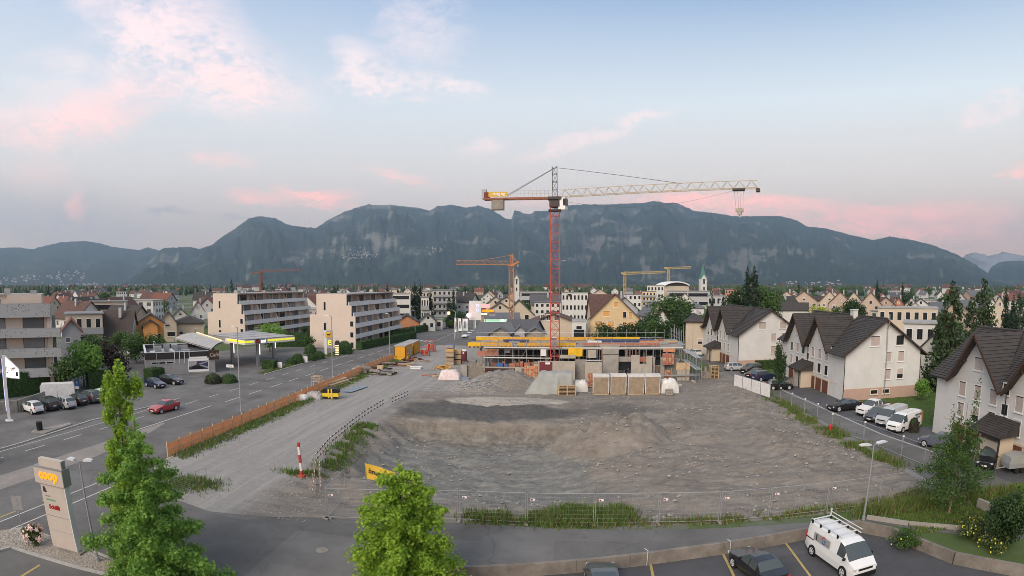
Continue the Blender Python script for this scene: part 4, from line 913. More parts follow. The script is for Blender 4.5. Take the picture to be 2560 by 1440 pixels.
# canopy
c0=G(612,860,4.55); c1=G(735,850,4.55); c2=G(566,852,4.55)
ux=(c1-c0).normalized(); an=math.atan2(ux.y,ux.x); lx=(c1-c0).length
cn=thing('petrol_canopy','petrol station canopy with glowing yellow fascia and grey roof','canopy',(c0.x,c0.y,0),an)
uy=Vector((-ux.y,ux.x,0)); cl=(c2-c0); ly=15.5
part('roof',MB().box(-.0,0,4.7,lx,ly,5.35).box(-.1,-.1,5.35,lx+.1,ly,5.42),M['tin'],cn)
part('soffit',MB().box(.1,.1,4.45,lx-.1,ly-.1,4.7),M['galv_light'],cn)
part('fascia',MB().box(-.12,-.14,4.38,lx+.12,-.02,5.2).box(-.14,-.02,4.38,-.02,7.5,5.2),M['plastic_white'],cn)
for x0,x1 in((5.2,lx*.78),(lx*.79,lx)): part('light_strip',MB().box(x0,-.19,4.72,x1,-.145,5.08),M['yellow_glow'],cn)
part('light_strip',MB().box(-.12,-.19,4.72,2.0,-.145,5.08).box(-.19,-.19,4.72,-.145,6.5,5.08),M['yellow_glow'],cn)
sg=part('sign_panel',MB().box(2.2,-.2,4.35,5.0,-.146,5.4),M['galv'],cn)
lo=MB(); lo.box(2.35,-.235,4.5,3.25,-.205,5.3); part('emblem_field',lo,M['letter_dark'],sg); text('eni',.95,M['white_glow'],sg,(4.1,-.215,4.87),(rad(90),0,0),bold=.015)
dogm=MB(); dogm.box(2.5,-.25,4.75,3.05,-.237,4.95)
for x in(2.52,2.66,2.8,2.95): dogm.box(x,-.25,4.56,x+.05,-.237,4.75)
dogm.box(2.95,-.25,4.93,3.15,-.237,5.1); dogm.box(2.45,-.25,4.9,2.52,-.237,5.1); part('emblem',dogm,M['red'],sg)
for x,y in((3.6,1.2),(-1.0+2,7.0),(12.5,9)):
    cp=part('column',MB().box(x-.25,y-.25,0,x+.25,y+.25,4.45),M['metal_grey'],cn); part('light_panel',MB().box(x+.26,y-.3,2.2,x+.42,y+.3,4.2),M['white_glow'],cp)
part('roof_seam',MB().box(0,3.8,5.42,lx,3.9,5.47).box(0,8,5.42,lx,8.1,5.47).box(0,12,5.42,lx,12.1,5.47),M['galv'],cn)
# curved sheet roof sweeping from the shop up to the canopy
q0=G(436,845,4.6); q1=G(528,872,3.9); q2=G(566,855,4.7); q3=G(500,832,5.9)
cr=MB(); nn_=18; mm_=10; vs=[]
for i in range(nn_+1):
    u=i/nn_
    for j in range(mm_+1):
        v=j/mm_; p=q0.lerp(q1,u).lerp(q3.lerp(q2,u),v); p=Vector(p); p.z+=.9*math.sin(math.pi*v)*.5+ (.035 if i%2 else 0); vs.append(p)
cr.add(vs,[(i*(mm_+1)+j,(i+1)*(mm_+1)+j,(i+1)*(mm_+1)+j+1,i*(mm_+1)+j+1) for i in range(nn_) for j in range(mm_)])
cr.add([v-Vector((0,0,.25)) for v in vs],[(i*(mm_+1)+j,i*(mm_+1)+j+1,(i+1)*(mm_+1)+j+1,(i+1)*(mm_+1)+j) for i in range(nn_) for j in range(mm_)])
ro=thing('curved_roof','wavy grey sheet metal roof sweeping up from the cafe to the canopy','roof'); part('sheet',cr,M['tin'],ro)
for i in range(17):
    u=.07+i*.053; p=q0.lerp(q1,u).lerp(q3.lerp(q2,u),.82); part('lamp',MB().cb((p.x,p.y,p.z+.42),(.28,.28,.1)),M['lamp_glow'],ro)
for p in(q0,q1): part('post',MB().bar((p.x,p.y,0),(p.x,p.y,p.z-.1),.25),M['metal_grey'],ro)
dm('toe_white',(.62,.60,.55),.6)
# ------------------------------------------------------------------ the building site
def SX(px,t): return t*math.tan(AZ(px))
def ZT(py,px,t): return HZ(px,py,(SX(px,t),t))
def lattice(mb,p,q,w,pan,d=.09,dd=.05,tri=False,up=Vector((0,0,1)),sides=(0,1,2,3)):
    p,q=Vector(p),Vector(q); ax=(q-p); L_=ax.length; ax.normalize(); a=ax.orthogonal() if abs(ax.dot(up))>.95 else up.cross(ax); a.normalize()
    if abs(ax.dot(up))>.95: a=Vector((1,0,0))
    b=ax.cross(a); 
    if tri: cs=[a*w/2,-a*w/2,b*w*.95] if b.z>0 else [a*w/2,-a*w/2,-b*w*.95]
    else: cs=[a*w/2+b*w/2,-a*w/2+b*w/2,-a*w/2-b*w/2,a*w/2-b*w/2]
    for c in cs: mb.bar(p+c,q+c,d)
    n=max(1,int(round(L_/pan)))
    for i in range(n):
        u0=p+ax*L_*i/n; u1=p+ax*L_*(i+1)/n; um=(u0+u1)/2
        for k in range(len(cs)):
            c,e=cs[k],cs[(k+1)%len(cs)]
            if tri and k==0: mb.bar(u0+c,u0+e,dd); mb.bar(u0+c,u1+e,dd); continue
            if tri:
                lo,hi=(c,e) if k==2 or e is cs[2] else (e,c)
                if e is cs[2]: mb.bar(u0+c,um+e,dd); mb.bar(um+e,u1+c,dd)
                else: mb.bar(u0+e,um+c,dd); mb.bar(um+c,u1+e,dd)
            else:
                mb.bar(u0+c,u0+e,dd); mb.bar((u0 if i%2 else u1)+c,(u1 if i%2 else u0)+e,dd)
    return mb
def crane(label,base,zj,zap,w,jend,cend,mm_,jm,hook=None,full=True,cab='crane_dark',group='tower cranes',pan=1.6,d=.12):
    o=thing('tower_crane',label,'crane',(base[0],base[1],base[2] if len(base)>2 else 0),0,group); B0=Vector((base[0],base[1],0))
    J=Vector((jend[0],jend[1],0))-B0; C=Vector((cend[0],cend[1],0))-B0; z0=0; n=max(1,int(zj/6)) if full else 1
    for i in range(n):
        part('mast_section',lattice(MB(),(0,0,zj*i/n),(0,0,zj*(i+1)/n),w,pan,d,d*.55),M[mm_ if not full or i<n-1 else mm_],o)
    part('tower_top',lattice(MB(),(0,0,zj+.2),(0,0,zap),w*.55,pan*.8,d*.8,d*.5).cb((0,0,zj),(w*1.5,w*1.5,.5)),M['crane_dark' if full else mm_],o)
    ju=J.normalized(); jz=jend[2]; dep=w*.85
    jb=part('jib',lattice(MB(),Vector((ju.x*w*.6,ju.y*w*.6,zj+.25)),Vector((J.x,J.y,jz+.25)),dep,dep*1.5,d*.75,d*.45,True),M[jm],o)
    cu=C.normalized(); cl=C.length; sd=Vector((-cu.y,cu.x,0))
    cj=MB()
    for s in(-1,1): cj.bar(sd*s*w*.4+Vector((0,0,zj+.1)),C+sd*s*w*.4+Vector((0,0,cend[2]+.1)),d*2.6)
    for i in range(int(cl/1.2)): 
        q=i*1.2/cl; cj.bar(C*q-sd*w*.4+Vector((0,0,zj+(cend[2]-zj)*q+.1)),C*q+sd*w*.4+Vector((0,0,zj+(cend[2]-zj)*q+.1)),d)
    part('counter_jib',cj,M['rust' if full else mm_],o)
    rz=math.atan2(cu.y,cu.x); e=lambda q,z: (C.x*q,C.y*q,zj+(cend[2]-zj)*q+z)
    part('counterweight',MB().cb(e(.80,-.85 if full else -.6),(cl*.17 if full else cl*.2,w*.9,2.0 if full else 1.4),rz),M['concrete_dark'],o)
    # pendant ties
    ti=MB()
    for s in(-1,1):
        ti.bar(Vector((0,0,zap-.3))+sd*s*.2,Vector(e(.68,.6))+sd*s*w*.35,d*.55); 
    part('pendant_tie',ti,M['crane_dark' if full else mm_],o)
    t2=MB().bar((0,0,zap-.2),Vector((J.x*.64,J.y*.64,zj+(jz-zj)*.64+dep+.1)),d*.55)
    part('pendant_tie',t2,M['crane_dark' if full else mm_],o)
    return o,ju,sd,zj,C,J,jz,e,rz,w,dep
# main crane
ct=99.; cb=Vector((SX(1388,ct),ct,0)); zj=ZT(497,1388,ct); zap=ZT(416,1388,ct)
je=G(1895,474,zj); ce=G(1210,500,zj)
o,ju,sd_,zj,C,J,jz,e,rz,w,dep=crane('tall red and white tower crane standing in the middle of the building site',cb,zj,zap,1.55,je,ce,'crane_red','crane_white')
part('slewing_platform',MB().cb((0,0,zj-.9),(1.9,1.9,1.2)).cb((0,0,zj-2.1),(2.2,2.2,.25)),M['crane_dark'],o)
cbp=ju*1.5+Vector((0,0,zj-1.0)); cabm=part('cab',MB().cb(cbp,(1.3,1.2,2.1),math.atan2(ju.y,ju.x)),M['white'],o)
part('window',MB().cb(cbp+ju*.5+Vector((0,0,.25)),(.5,1.26,1.2),math.atan2(ju.y,ju.x)),M['glass'],cabm)
pr=MB()
for i in range(10):
    q0=.03+i*.055; p=Vector(e(q0,.2))-sd_*.85*(1 if sd_.y>0 else -1); p2=Vector(e(q0+.055,.2))-sd_*.85*(1 if sd_.y>0 else -1)
    pr.bar(p,p+Vector((0,0,1.2)),.05); pr.bar(p+Vector((0,0,1.2)),p2+Vector((0,0,1.2)),.045); pr.bar(p+Vector((0,0,.65)),p2+Vector((0,0,.65)),.04)
part('railing',pr,M['galv'],o)
fs=-sd_ if sd_.y>0 else sd_
bn=part('banner',MB().cb(Vector(e(.79,.85))+fs*.8,(C.length*.27,.06,.85),rz),M['banner_yellow'],o)
text('ruag ag',.75,M['white'],bn,Vector(e(.78,.92))+fs*.86,(rad(90),0,rz+math.pi if math.cos(rz)<0 else rz),bold=.02)
part('winch',MB().cb(e(.955,.75),(.9,1.2,1.1),rz),M['maroon'],o); part('control_box',MB().cb(e(.995,1.0),(.8,1.1,1.7),rz),M['metal_grey'],o)
tj=.91; tp=Vector((J.x*tj,J.y*tj,zj+.1)); part('trolley',MB().cb(tp,(2.0,1.4,.35),math.atan2(ju.y,ju.x)),M['crane_dark'],o)
hk=MB(); zl=ZT(525,1851,math.cos(0)*Vector((cb.x+tp.x,cb.y+tp.y,0)).y)
for a in(-.75,-.2,.2,.75): hk.bar(tp+ju*a,Vector((tp.x,tp.y,zl+.3))+ju*a*.75,.035)
part('hoist_rope',hk,M['metal_grey'],o)
part('hook_block',MB().cb((tp.x,tp.y,zl),(1.3,.5,.55),math.atan2(ju.y,ju.x)).cyl((tp.x,tp.y),.35,zl-.8,zl-.25,8,.35).bar((tp.x,tp.y,zl-.8),(tp.x,tp.y,zl-1.3),.16,6),M['concrete_light'],o)
part('jib_nose',MB().cb((J.x,J.y,zj-.1),(.7,1.2,.5),math.atan2(ju.y,ju.x)),M['crane_dark'],o)
rp=MB(); a=Vector((.3*ju.x,.3*ju.y,zj-.3)); 
for i in range(12):
    q=[(i+k)/12 for k in(0,1)]; pt=[a.lerp(tp,qq)-Vector((0,0,2.1*math.sin(math.pi*qq))) for qq in q]; rp.bar(pt[0],pt[1],.025)
part('trolley_cable',rp,M['crane_dark'],o)
def far_crane(label,px,pyb,pyj,pya,dist,w,pxe,pye,pxc,pyc,m,dd=.14):
    b=PD(px,dist); z=HZ(px,pyj,b); za=HZ(px,pya,b); f=lambda x,y:G(x,y,z) if abs(y-711)>8 and 0 else None
    def en(x,y):
        p=PD(x,dist); p=Vector((p.x,p.y,HZ(x,y,p))); return p
    je,ce=en(pxe,pye),en(pxc,pyc); crane(label,b,z,za,w,(je.x,je.y,je.z),(ce.x,ce.y,ce.z),m,m,full=False,d=dd,pan=w*1.1)
far_crane('orange tower crane with its jib to the left, behind the grey roofed shops',1279,840,664,636,165,1.3,1140,663,1298,655,'crane_orange',.2)
far_crane('small red tower crane far off behind the left apartment blocks',652,735,681,676,420,1.5,752,677,630,683,'rust',.26)
far_crane('small yellow tower crane far off, the left one of the pair beside the church spire',1562,712,687,679,520,2.0,1664,683,1553,682,'crane_yellow',.5)
far_crane('small yellow tower crane far off, the right one nearer the green church spire',1671,705,673,668,560,2.0,1728,671,1660,669,'crane_yellow',.5)
# ---- the shell under construction
sb=thing('building_shell','half built concrete storey with yellow formwork beams and scaffolding in front','building site')
X0,X1=-17.6,20.4
part('floor_slab',MB().box(X0,101.3,4.1,X1,115.5,4.42),M['concrete'],sb); part('base_slab',MB().box(X0-.5,97.5,-.2,X1,116,.12),M['concrete_dark'],sb)
part('deck_sheet',MB().box(X0+.5,102,4.42,X1-4,111,4.5),M['wood_grey'],sb)
r=random.Random(3)
def pbox(name,px0,px1,py0,py1,t,m,th=.3,parent=sb,z0=None): 
    z1=ZT(py0,(px0+px1)/2,t); zb=ZT(py1,(px0+px1)/2,t) if z0 is None else z0
    return part(name,MB().box(SX(px0,t),t,zb,SX(px1,t),t+th,z1),M[m] if isinstance(m,str) else m,parent)
for x0,x1,y0,y1,t_,m in((1169,1200,856,866,101.2,'form_yellow'),(1201,1280,856.5,866,101.2,'form_yellow2'),(1294,1340,857,866,101.2,'form_yellow2'),(1341,1376,857,866,101.2,'form_yellow2'),(1396,1440,857,867,101.2,'form_yellow')): pbox('formwork_beam',x0,x1,y0,y1,t_,m,.18)
for x0,x1 in((1190,1212),(1213,1280),(1281,1345),(1346,1376),(1392,1420),(1422,1470),(1472,1530),(1532,1600)): pbox('formwork_beam',x0,x1,842.5,851,112.2,'form_yellow' if x0>1500 or x0<1200 else 'form_yellow2',.18)
for x in range(1172,1440,10): pbox('form_bracket',x,x+4,866,869,101.1,'frame_dark',.12)
pbox('tarpaulin',1500,1640,851,857,104,'navy',3); pbox('brick_course',1455,1650,858,864,101.5,'brick_red',.3); pbox('brick_course',1602,1648,852,866,102.5,'brick_orange',.4); pbox('plastic_sheet',1470,1505,853,859,103,'plastic_white',1.2)
pbox('tarpaulin',1260,1320,851,856,106,'navy',2)
# inner walls and columns, back wall coloured dark to paint in the interior's shade
part('shade_back_wall',MB().box(X0+.5,111.5,.1,X1-.5,111.8,4.1),M['roof_grey'],sb)
for i in range(40): 
    x=X0+1+i*.95; y=101.8+r.uniform(0,6); part('prop',MB().bar((x,y,.1),(x,y,4.1),.09,6),M['galv' if i%3 else 'rust'],sb)
for i in range(7): x=X0+1+i*6; part('column',MB().box(x-.2,103,.1,x+.2,103.4,4.1),M['concrete'],sb)
# walls of the front part (cast concrete) left to right
for x0,x1,y0,t_,m in((1345,1439,903,92.0,'concrete_light'),(1439,1466,899,93.4,'concrete_dark'),(1464,1506,905,91.6,'concrete_light'),(1508,1548,888,94.5,'concrete'),(1580,1601,888,93.6,'concrete_light'),(1601,1633,910,93.6,'concrete_light'),(1618,1634,890,94.2,'concrete_light'),(1633,1640,893,94.2,'concrete'),(1654,1664,893,94.2,'concrete'),(1664,1700,895,95.0,'concrete_dark')): pbox('wall_panel',x0,x1,y0,0,t_,m,.3,z0=-.3)
part('wall_panel',MB().box(SX(1548,95),95,2.6,SX(1580,95),95.3,3.4),M['concrete'],sb)
for x0,x1,y0,y1,t_,m in((1506,1548,874,886,98,'concrete'),(1470,1492,875,895,97,'concrete_light'),(1640,1655,900,912,95,'glass'),(1548,1580,897,925,95.2,'glass'),(1600,1618,893,905,95,'brick_red'),(1421,1457,871,891,97.5,'form_yellow'),(1397,1420,874,892,99.5,'glass'),(1352,1366,874,890,98.5,'plastic_white'),(1262,1275,874,882,100,'blind_grey'),(1192,1246,878,890,100,'brick_red'),(1212,1246,873,884,101,'brick_orange'),(1400,1440,888,896,96.5,'concrete_light'),(1660,1690,872,880,97,'brick_orange'),(1500,1550,862,874,101,'concrete_light')): pbox('stored_or_shade_panel',x0,x1,y0,y1,t_,m,.5)  # among them a window pane and a dark sheet painting the opening's shade
pbox('wall_panel',1349,1381,905,928,91.9,'maroon',.08); pbox('notice',1364,1376,906,911,91.8,'white',.05)
for i,(x0,x1) in enumerate(((1505,1512),(1568,1574),(1575,1581),(1590,1594))): pbox('prop',x0,x0+2.5,870,905,95.4,'rust',.1)
for i in range(14): pbox('starter_bar',1196+i*10.5+r.uniform(-3,3),1197.2+i*10.5,905+r.uniform(-6,4),925,98.2,'rust',.05)
for i in range(16): pbox('stored_bundle',1200+i*9,1207+i*9+r.uniform(0,4),904+r.uniform(-3,7),922,98.8+r.uniform(0,1.5),r.choice(['blind','navy','brick_red','concrete_dark','wood_grey','metal_grey']),.6)
pbox('ground_beam',1200,1310,918,920.5,97.0,'concrete_light',.5); pbox('ground_beam',1200,1290,921,925,96.6,'wood_dark',.3); pbox('stored_or_shade_panel',1288,1304,919,931,95,'concrete_light',.4)
pbox('sheet_pile',1166,1212,917,950,92.5,'wood_grey',.2); pbox('wall_panel',1150,1166,913,950,92,'concrete',.6); pbox('stored_bundle',1148,1172,945,956,90,'tarp_blue',.8)
sheetm=MB()
for i in range(18): x=SX(1167,92.4)+i*.17; sheetm.box(x,92.38,0,x+.08,92.44,2.6)
part('sheet_rib',sheetm,M['wood_grey'],sb,kind='stuff')
# ---- scaffolding
sf=thing('scaffold','galvanised tube scaffold with planked lifts along the front of the concrete shell','scaffolding')
def std(x,y,z0,z1,name='standard'): part(name,MB().bar((x,y,z0),(x,y,z1),.09,6),M['galv'],sf)
for i in range(15):
    x=-15.4+i*2.5
    for y in(99.2,100.2): std(x,y,0 if x<-2 else .1,5.6)
for z in(3.0,4.15,4.9,5.4): part('ledger',MB().bar((-15.4,99.2,z),(19.6,99.2,z),.06,6),M['galv'],sf)
for a,b in((-15.4,19.8),): 
    part('plank',MB().box(a,99.1,4.30,b,100.3,4.36),M['galv'],sf); part('toe_board',MB().box(a,99.05,4.36,b,99.1,4.56),M['toe_white'],sf)
part('plank',MB().box(-15.4,99.1,2.5,-3.4,100.2,2.56),M['galv'],sf); part('toe_board',MB().box(-15.4,99.04,2.56,-3.4,99.09,2.72),M['toe_white'],sf)
part('plank',MB().box(2.4,96.6,2.5,18.8,97.6,2.56),M['galv'],sf); part('toe_board',MB().box(2.4,96.55,2.56,18.8,96.6,2.7),M['galv_light'],sf)
for i in range(8): std(2.6+i*2.3,96.6,0,4.4)
part('plank',MB().box(6.6,90.2,.85,21,91.0,.9),M['galv'],sf); part('toe_board',MB().box(6.6,90.15,.9,21,90.2,1.08),M['galv'],sf)
for i in range(7): std(6.8+i*2.36,90.2,-.1,2.2 if i<5 else 3.6)
# right flank
for i in range(6):
    y=88.6+i*2.4
    for x in(20.0,20.9): std(x,y,0,4.2)
for z in(2.1,3.95): part('plank',MB().box(19.9,88.5,z,20.95,100.6,z+.06),M['galv'],sf); part('toe_board',MB().box(19.85,88.5,z+.06,19.9,100.6,z+.22),M['toe_white'],sf)
for z in(1.0,3.1,4.2):
    for x in(20.0,20.9): part('ledger',MB().bar((x,88.5,z),(x,100.6,z),.055,6),M['galv'],sf)
# back scaffold, upper right tower
for i in range(12):
    x=SX(1470,113.5)+i*1.95; std(x,113.5,0,6.6 if i<9 else 7.6,'standard')
for z in(5.0,5.9): part('ledger',MB().bar((SX(1190,113.5),113.5,z),(SX(1660,113.5),113.5,z),.07,6),M['galv_light'],sf)
part('plank',MB().box(SX(1190,113.4),113.2,4.9,SX(1600,113.4),114.2,4.96),M['galv_light'],sf)
for i in range(7):
    for x in(20.2,21.2): std(x,104+i*1.8,0,6.9)
for z in(4.6,5.6,6.4): part('ledger',MB().bar((20.2,104,z),(20.2,115,z),.06,6),M['galv'],sf)
part('plank',MB().box(20.1,104,4.4,21.3,115,4.46),M['galv'],sf)
# more of the site's clutter: braces, boards, boxes, bars
for i in range(14): x=-14.2+i*2.5; std(x,99.25,0,4.3)
for i in range(0,14,2): part('brace',MB().bar((-15.4+i*2.5,99.15,.1),(-12.9+i*2.5,99.15,4.1),.06,6),M['galv'],sf)
for i in range(34):
    x=r.uniform(X0+1,X1-1); y=r.uniform(102,110); part('stored_board',MB().cb((x,y,4.6+r.uniform(0,.25)),(r.uniform(.4,2.6),r.uniform(.2,.8),r.uniform(.1,.5)),r.uniform(-.4,.4)),M[r.choice(['wood_raw','wood_grey','galv','navy','brick_red','form_yellow2','concrete_light','rust'])],sb)
for i in range(46):
    x=r.uniform(-15,19); y=r.uniform(97.2,100.8); h_=r.choice([.4,.7,1.1,1.6]); part('stored_box',MB().cb((x,y,.1+h_/2),(r.uniform(.3,1.3),r.uniform(.3,.8),h_),r.uniform(-.3,.3)),M[r.choice(['wood_raw','wood_grey','galv','navy','brick_red','blue','concrete_light','rust','plastic_white','blind','red'])],sb)
for i in range(30):
    x=r.uniform(4,20); y=r.uniform(84.5,91); part('site_litter',MB().cb((x,y,site_h(x,y)+.12),(r.uniform(.2,1.6),r.uniform(.1,.5),r.uniform(.08,.35)),r.uniform(0,3)),M[r.choice(['wood_raw','wood_grey','galv','concrete_light','rust','plastic_white','tarp'])],sb)
for i in range(26):
    x=SX(1460,101.5)+i*.62; part('starter_bar',MB().bar((x,101.6,4.4),(x+r.uniform(-.06,.06),101.6,5.25+r.uniform(-.2,.3)),.04,4),M['rust'],sb)
# ---- stacks and heaps in front
def pallet(p,rz=0,n=1,label='',group='wooden pallets on the site',w=1.2,d=.9,mt='wood_raw',h=.15):
    o=thing('pallet_stack' if n>1 else 'pallet',label,'pallets',p,rz,group)
    for i in range(n):
        z=i*h; q=MB(); 
        for k in range(5): q.box(-w/2+k*w/5+.02,-d/2,z+h-.025,-w/2+(k+1)*w/5-.02,d/2,z+h)
        for y in(-d/2,-.05,d/2-.1): q.box(-w/2,y,z,w/2,y+.1,z+.022); q.box(-w/2,y+.002,z+.022,-w/2+.12,y+.098,z+h-.026); q.box(-.06,y+.002,z+.022,.06,y+.098,z+h-.026); q.box(w/2-.12,y+.002,z+.022,w/2,y+.098,z+h-.026)
        part('pallet',q,M[mt],o)
    return o
wrapm=mat('wrapped_board',(.235,.17,.115),.5,spec=.5,col2=(.36,.275,.19),var=1,scale=2.2,detail=8,bump=.35,bscale=5)
film=mat('stretch_film',(.62,.60,.57),.25,spec=.6,var=.12,scale=2,bump=.6,bscale=4)
for i,(x0,x1) in enumerate(((1483.5,1526),(1528.5,1569.5),(1572,1615),(1616,1655))):
    t_=79.4; xa,xb=SX(x0,t_),SX(x1,t_); z1=ZT(937,1570,t_); cx=(xa+xb)/2; w_=xb-xa-.06
    o=thing('wrapped_stack',('leftmost of four tall film wrapped stacks, beside the brick strip','second of four tall film wrapped stacks from the left','third of four tall film wrapped stacks from the left','rightmost of four tall film wrapped stacks, beside the plastic bundle')[i],'wrapped stack',(cx,t_+.6,site_h(cx,t_)),0,'film wrapped stacks on the site')
    m_=MB(); n=10; k=9
    for a in range(k+1):
        z=.14+(z1-.3)*a/k; 
        for b in range(n*4):
            s_=b//n; f=(b%n)/n; P=[(-1,-1),(1,-1),(1,1),(-1,1)]; A,Bq=P[s_],P[(s_+1)%4]; x=A[0]+(Bq[0]-A[0])*f; y=A[1]+(Bq[1]-A[1])*f
            bul=.012*math.sin(b*1.7+a*2.1+i)+r.uniform(-.02,.02); sh_=1-.03*(1 if a==k else 0)
            m_.v.append((x*(w_/2+bul)*sh_,y*(.6+bul)*sh_,z+r.uniform(-.02,.02)))
    for a in range(k):
        for b in range(n*4): m_.f.append([a*n*4+b,a*n*4+(b+1)%(n*4),(a+1)*n*4+(b+1)%(n*4),(a+1)*n*4+b]); m_.mi.append(0)
    part('wrapped_block',m_,wrapm,o,smooth=True)
    tp_=MB(); tp_.cb((0,0,z1-.08),(w_+.02,1.24,.2)); part('film_cover',tp_.box(-w_/2-.03,-.64,z1-.34,w_/2+.03,-.61,z1-.1),film,o)
    ed=MB(); 
    for a in(-1,1): ed.box(a*(w_/2-.06)-.05,-.645,.2,a*(w_/2-.06)+.05,-.62,z1-.36)
    part('film_edge',ed,film,o); part('pallet',MB().box(-w_/2,-.6,0,w_/2,.6,.13),M['wood_raw'],o)
def lump(name,label,cat,pts,z0,h,m,loc,folds=.06,seed=1,nx_=22,ny_=14,group=None):
    """draped soft heap over a footprint rectangle pts=(w,d)"""
    rr=random.Random(seed); w_,d_=pts; mb=MB()
    for j in range(ny_+1):
        for i in range(nx_+1):
            u,v=i/nx_*2-1,j/ny_*2-1; f=(1-abs(u)**5)*(1-abs(v)**5); f=max(0,f)**.6
            z=h*f*(1+.12*mn.noise(Vector((u*2+seed,v*2,seed))))+folds*math.sin(u*15+3*mn.noise(Vector((u*3,v*3,seed))))*f*(.4+abs(u))
            k=1+.05*mn.noise(Vector((u*4,v*4,seed+3)))
            mb.v.append((u*w_/2*k,v*d_/2*k,max(0,z)+.02))
    for j in range(ny_):
        for i in range(nx_): mb.f.append([j*(nx_+1)+i,j*(nx_+1)+i+1,(j+1)*(nx_+1)+i+1,(j+1)*(nx_+1)+i]); mb.mi.append(0)
    return single(name,mb,m,label,cat,group,loc,0,True)
# tarpaulin-covered pile: high block sloping to the left
t_=79.8; xa,xb=SX(1312,t_),SX(1436,t_); mb=MB(); zt_=ZT(933,1390,t_); nx_,ny_=34,16
for j in range(ny_+1):
    for i in range(nx_+1):
        u,v=i/nx_,j/ny_; x=xa+(xb-xa)*u; topz=zt_*min(1,max(0,(u-.02)/.30))**.9*(1 if u<.97 else max(0,(1-u)/.03)); 
        vv=v; prof_=min(1,vv/.16)**.8 if v<.5 else min(1,(1-vv)/.16)**.8
        z=topz*prof_; z+=.07*math.sin(u*26+4*mn.noise(Vector((u*5,v*3,1))))*(1 if .02<u<.98 else 0)*(.3+prof_); y=-1.5+3.0*v-.10*math.sin(u*19)*(1-prof_)-(.5*(1-prof_) if v<.5 and u<.7 else 0)
        mb.v.append((x-xa,y,max(.01,z)))
for j in range(ny_):
    for i in range(nx_): mb.f.append([j*(nx_+1)+i,j*(nx_+1)+i+1,(j+1)*(nx_+1)+i+1,(j+1)*(nx_+1)+i]); mb.mi.append(0)
single('tarpaulin',mb,M['tarp'],'grey green tarpaulin draped over a stack and sloping to the left','tarpaulin',None,(xa,t_+1.5,site_h(xa,t_)),0,True)
p=G(1418,985); pallet((p.x,p.y-.6,site_h(p.x,p.y-.6)),0,7,'pale pallet stack in front of the grey tarpaulin',w=2.5,d=1.2,h=.19)
p=G(1318,965); pallet((p.x,p.y+1,0),0,5,'pallet stack half hidden to the left of the grey tarpaulin',w=2.0,d=1.2,h=.2)
def brick_stack(label,px,py0,py1,t,wpx,cols,rows,m='brick_orange'):
    x=SX(px,t); h=ZT(py0,px,t)-0; w_=(SX(px+wpx,t)-x); zb=ZT(py1,px,t); o=thing('brick_pallet',label,'bricks',(x,t,max(0,zb)),0,'stacks of hollow bricks')
    h-=max(0,zb)
    for i in range(cols):
        for j in range(rows): part('brick',MB().box(i*w_/cols+.015,r.uniform(-.02,.02),j*h/rows+.01,(i+1)*w_/cols-.015,.9,(j+1)*h/rows-.012),M[r.choice([m,m,'brick_red','wood_raw'])],o)
    return o
brick_stack('tall stack of orange hollow bricks to the left of the grey tarpaulin',1311,916,966,87.5,33,6,12)
brick_stack('narrow stack of red bricks beside the leftmost wrapped stack',1471,934,968,85.2,14,3,9,'brick_red')
brick_stack('stack of red bricks on the scaffold by the right end of the shell',1660,885,912,93.5,28,4,8,'brick_red')
brick_stack('stack of rusty red bricks low behind the rightmost wrapped stack',1665,928,945,92,18,4,5,'rust')
lump('plastic_bundle','crumpled clear plastic bundle at the right end of the wrapped stacks','plastic bundle',(2.9,2.0),0,2.0,film,Vector((SX(1677,80.5),80.8,.0)),.1,4)
single('crate',MB().box(-.5,-.4,0,.5,.4,.75).box(-.54,-.44,.75,.54,.44,.8).box(-.54,-.43,.3,.54,-.4,.4),M['wood_grey'],'small brown crate in front of the plastic bundle','crate',None,(G(1673,988).x,G(1673,988).y,.05))
lump('plastic_bundle','small heap of clear plastic between the pallets and the brick strip','plastic bundle',(2.2,1.4),0,1.6,film,Vector((SX(1454,82),82,0)),.12,6)
fb1=thing('formwork_box','pale wooden formwork box standing at the right corner of the shell','formwork',(SX(1698,90),90.5,0))
zt_=ZT(908,1712,90); part('panel',MB().box(0,0,0,SX(1729,90)-SX(1698,90),.15,zt_*.62),M['concrete_light'],fb1); part('panel',MB().box(-.2,-.1,zt_*.62,SX(1729,90)-SX(1698,90)+.02,.2,zt_),M['wood_raw'],fb1)
for k in(.7,1.3): part('batten',MB().box(k,-.08,0,k+.08,-.01,zt_*.6),M['wood_grey'],fb1)
p=G(1784,945); pallet((p.x,p.y,0),.1,9,'tall pallet stack at the right end of the building site',w=1.5,d=1.1,h=.23)
p=G(1764,945); single('crate',MB().box(-.8,-.5,0,.8,.5,1.0).box(-.86,-.56,1.0,.86,.56,1.08).box(-.3,-.2,1.08,.1,.3,1.9),M['wood_grey'],'wooden crate with a board on top beside the tall pallet stack','crate',None,(p.x,p.y,0))
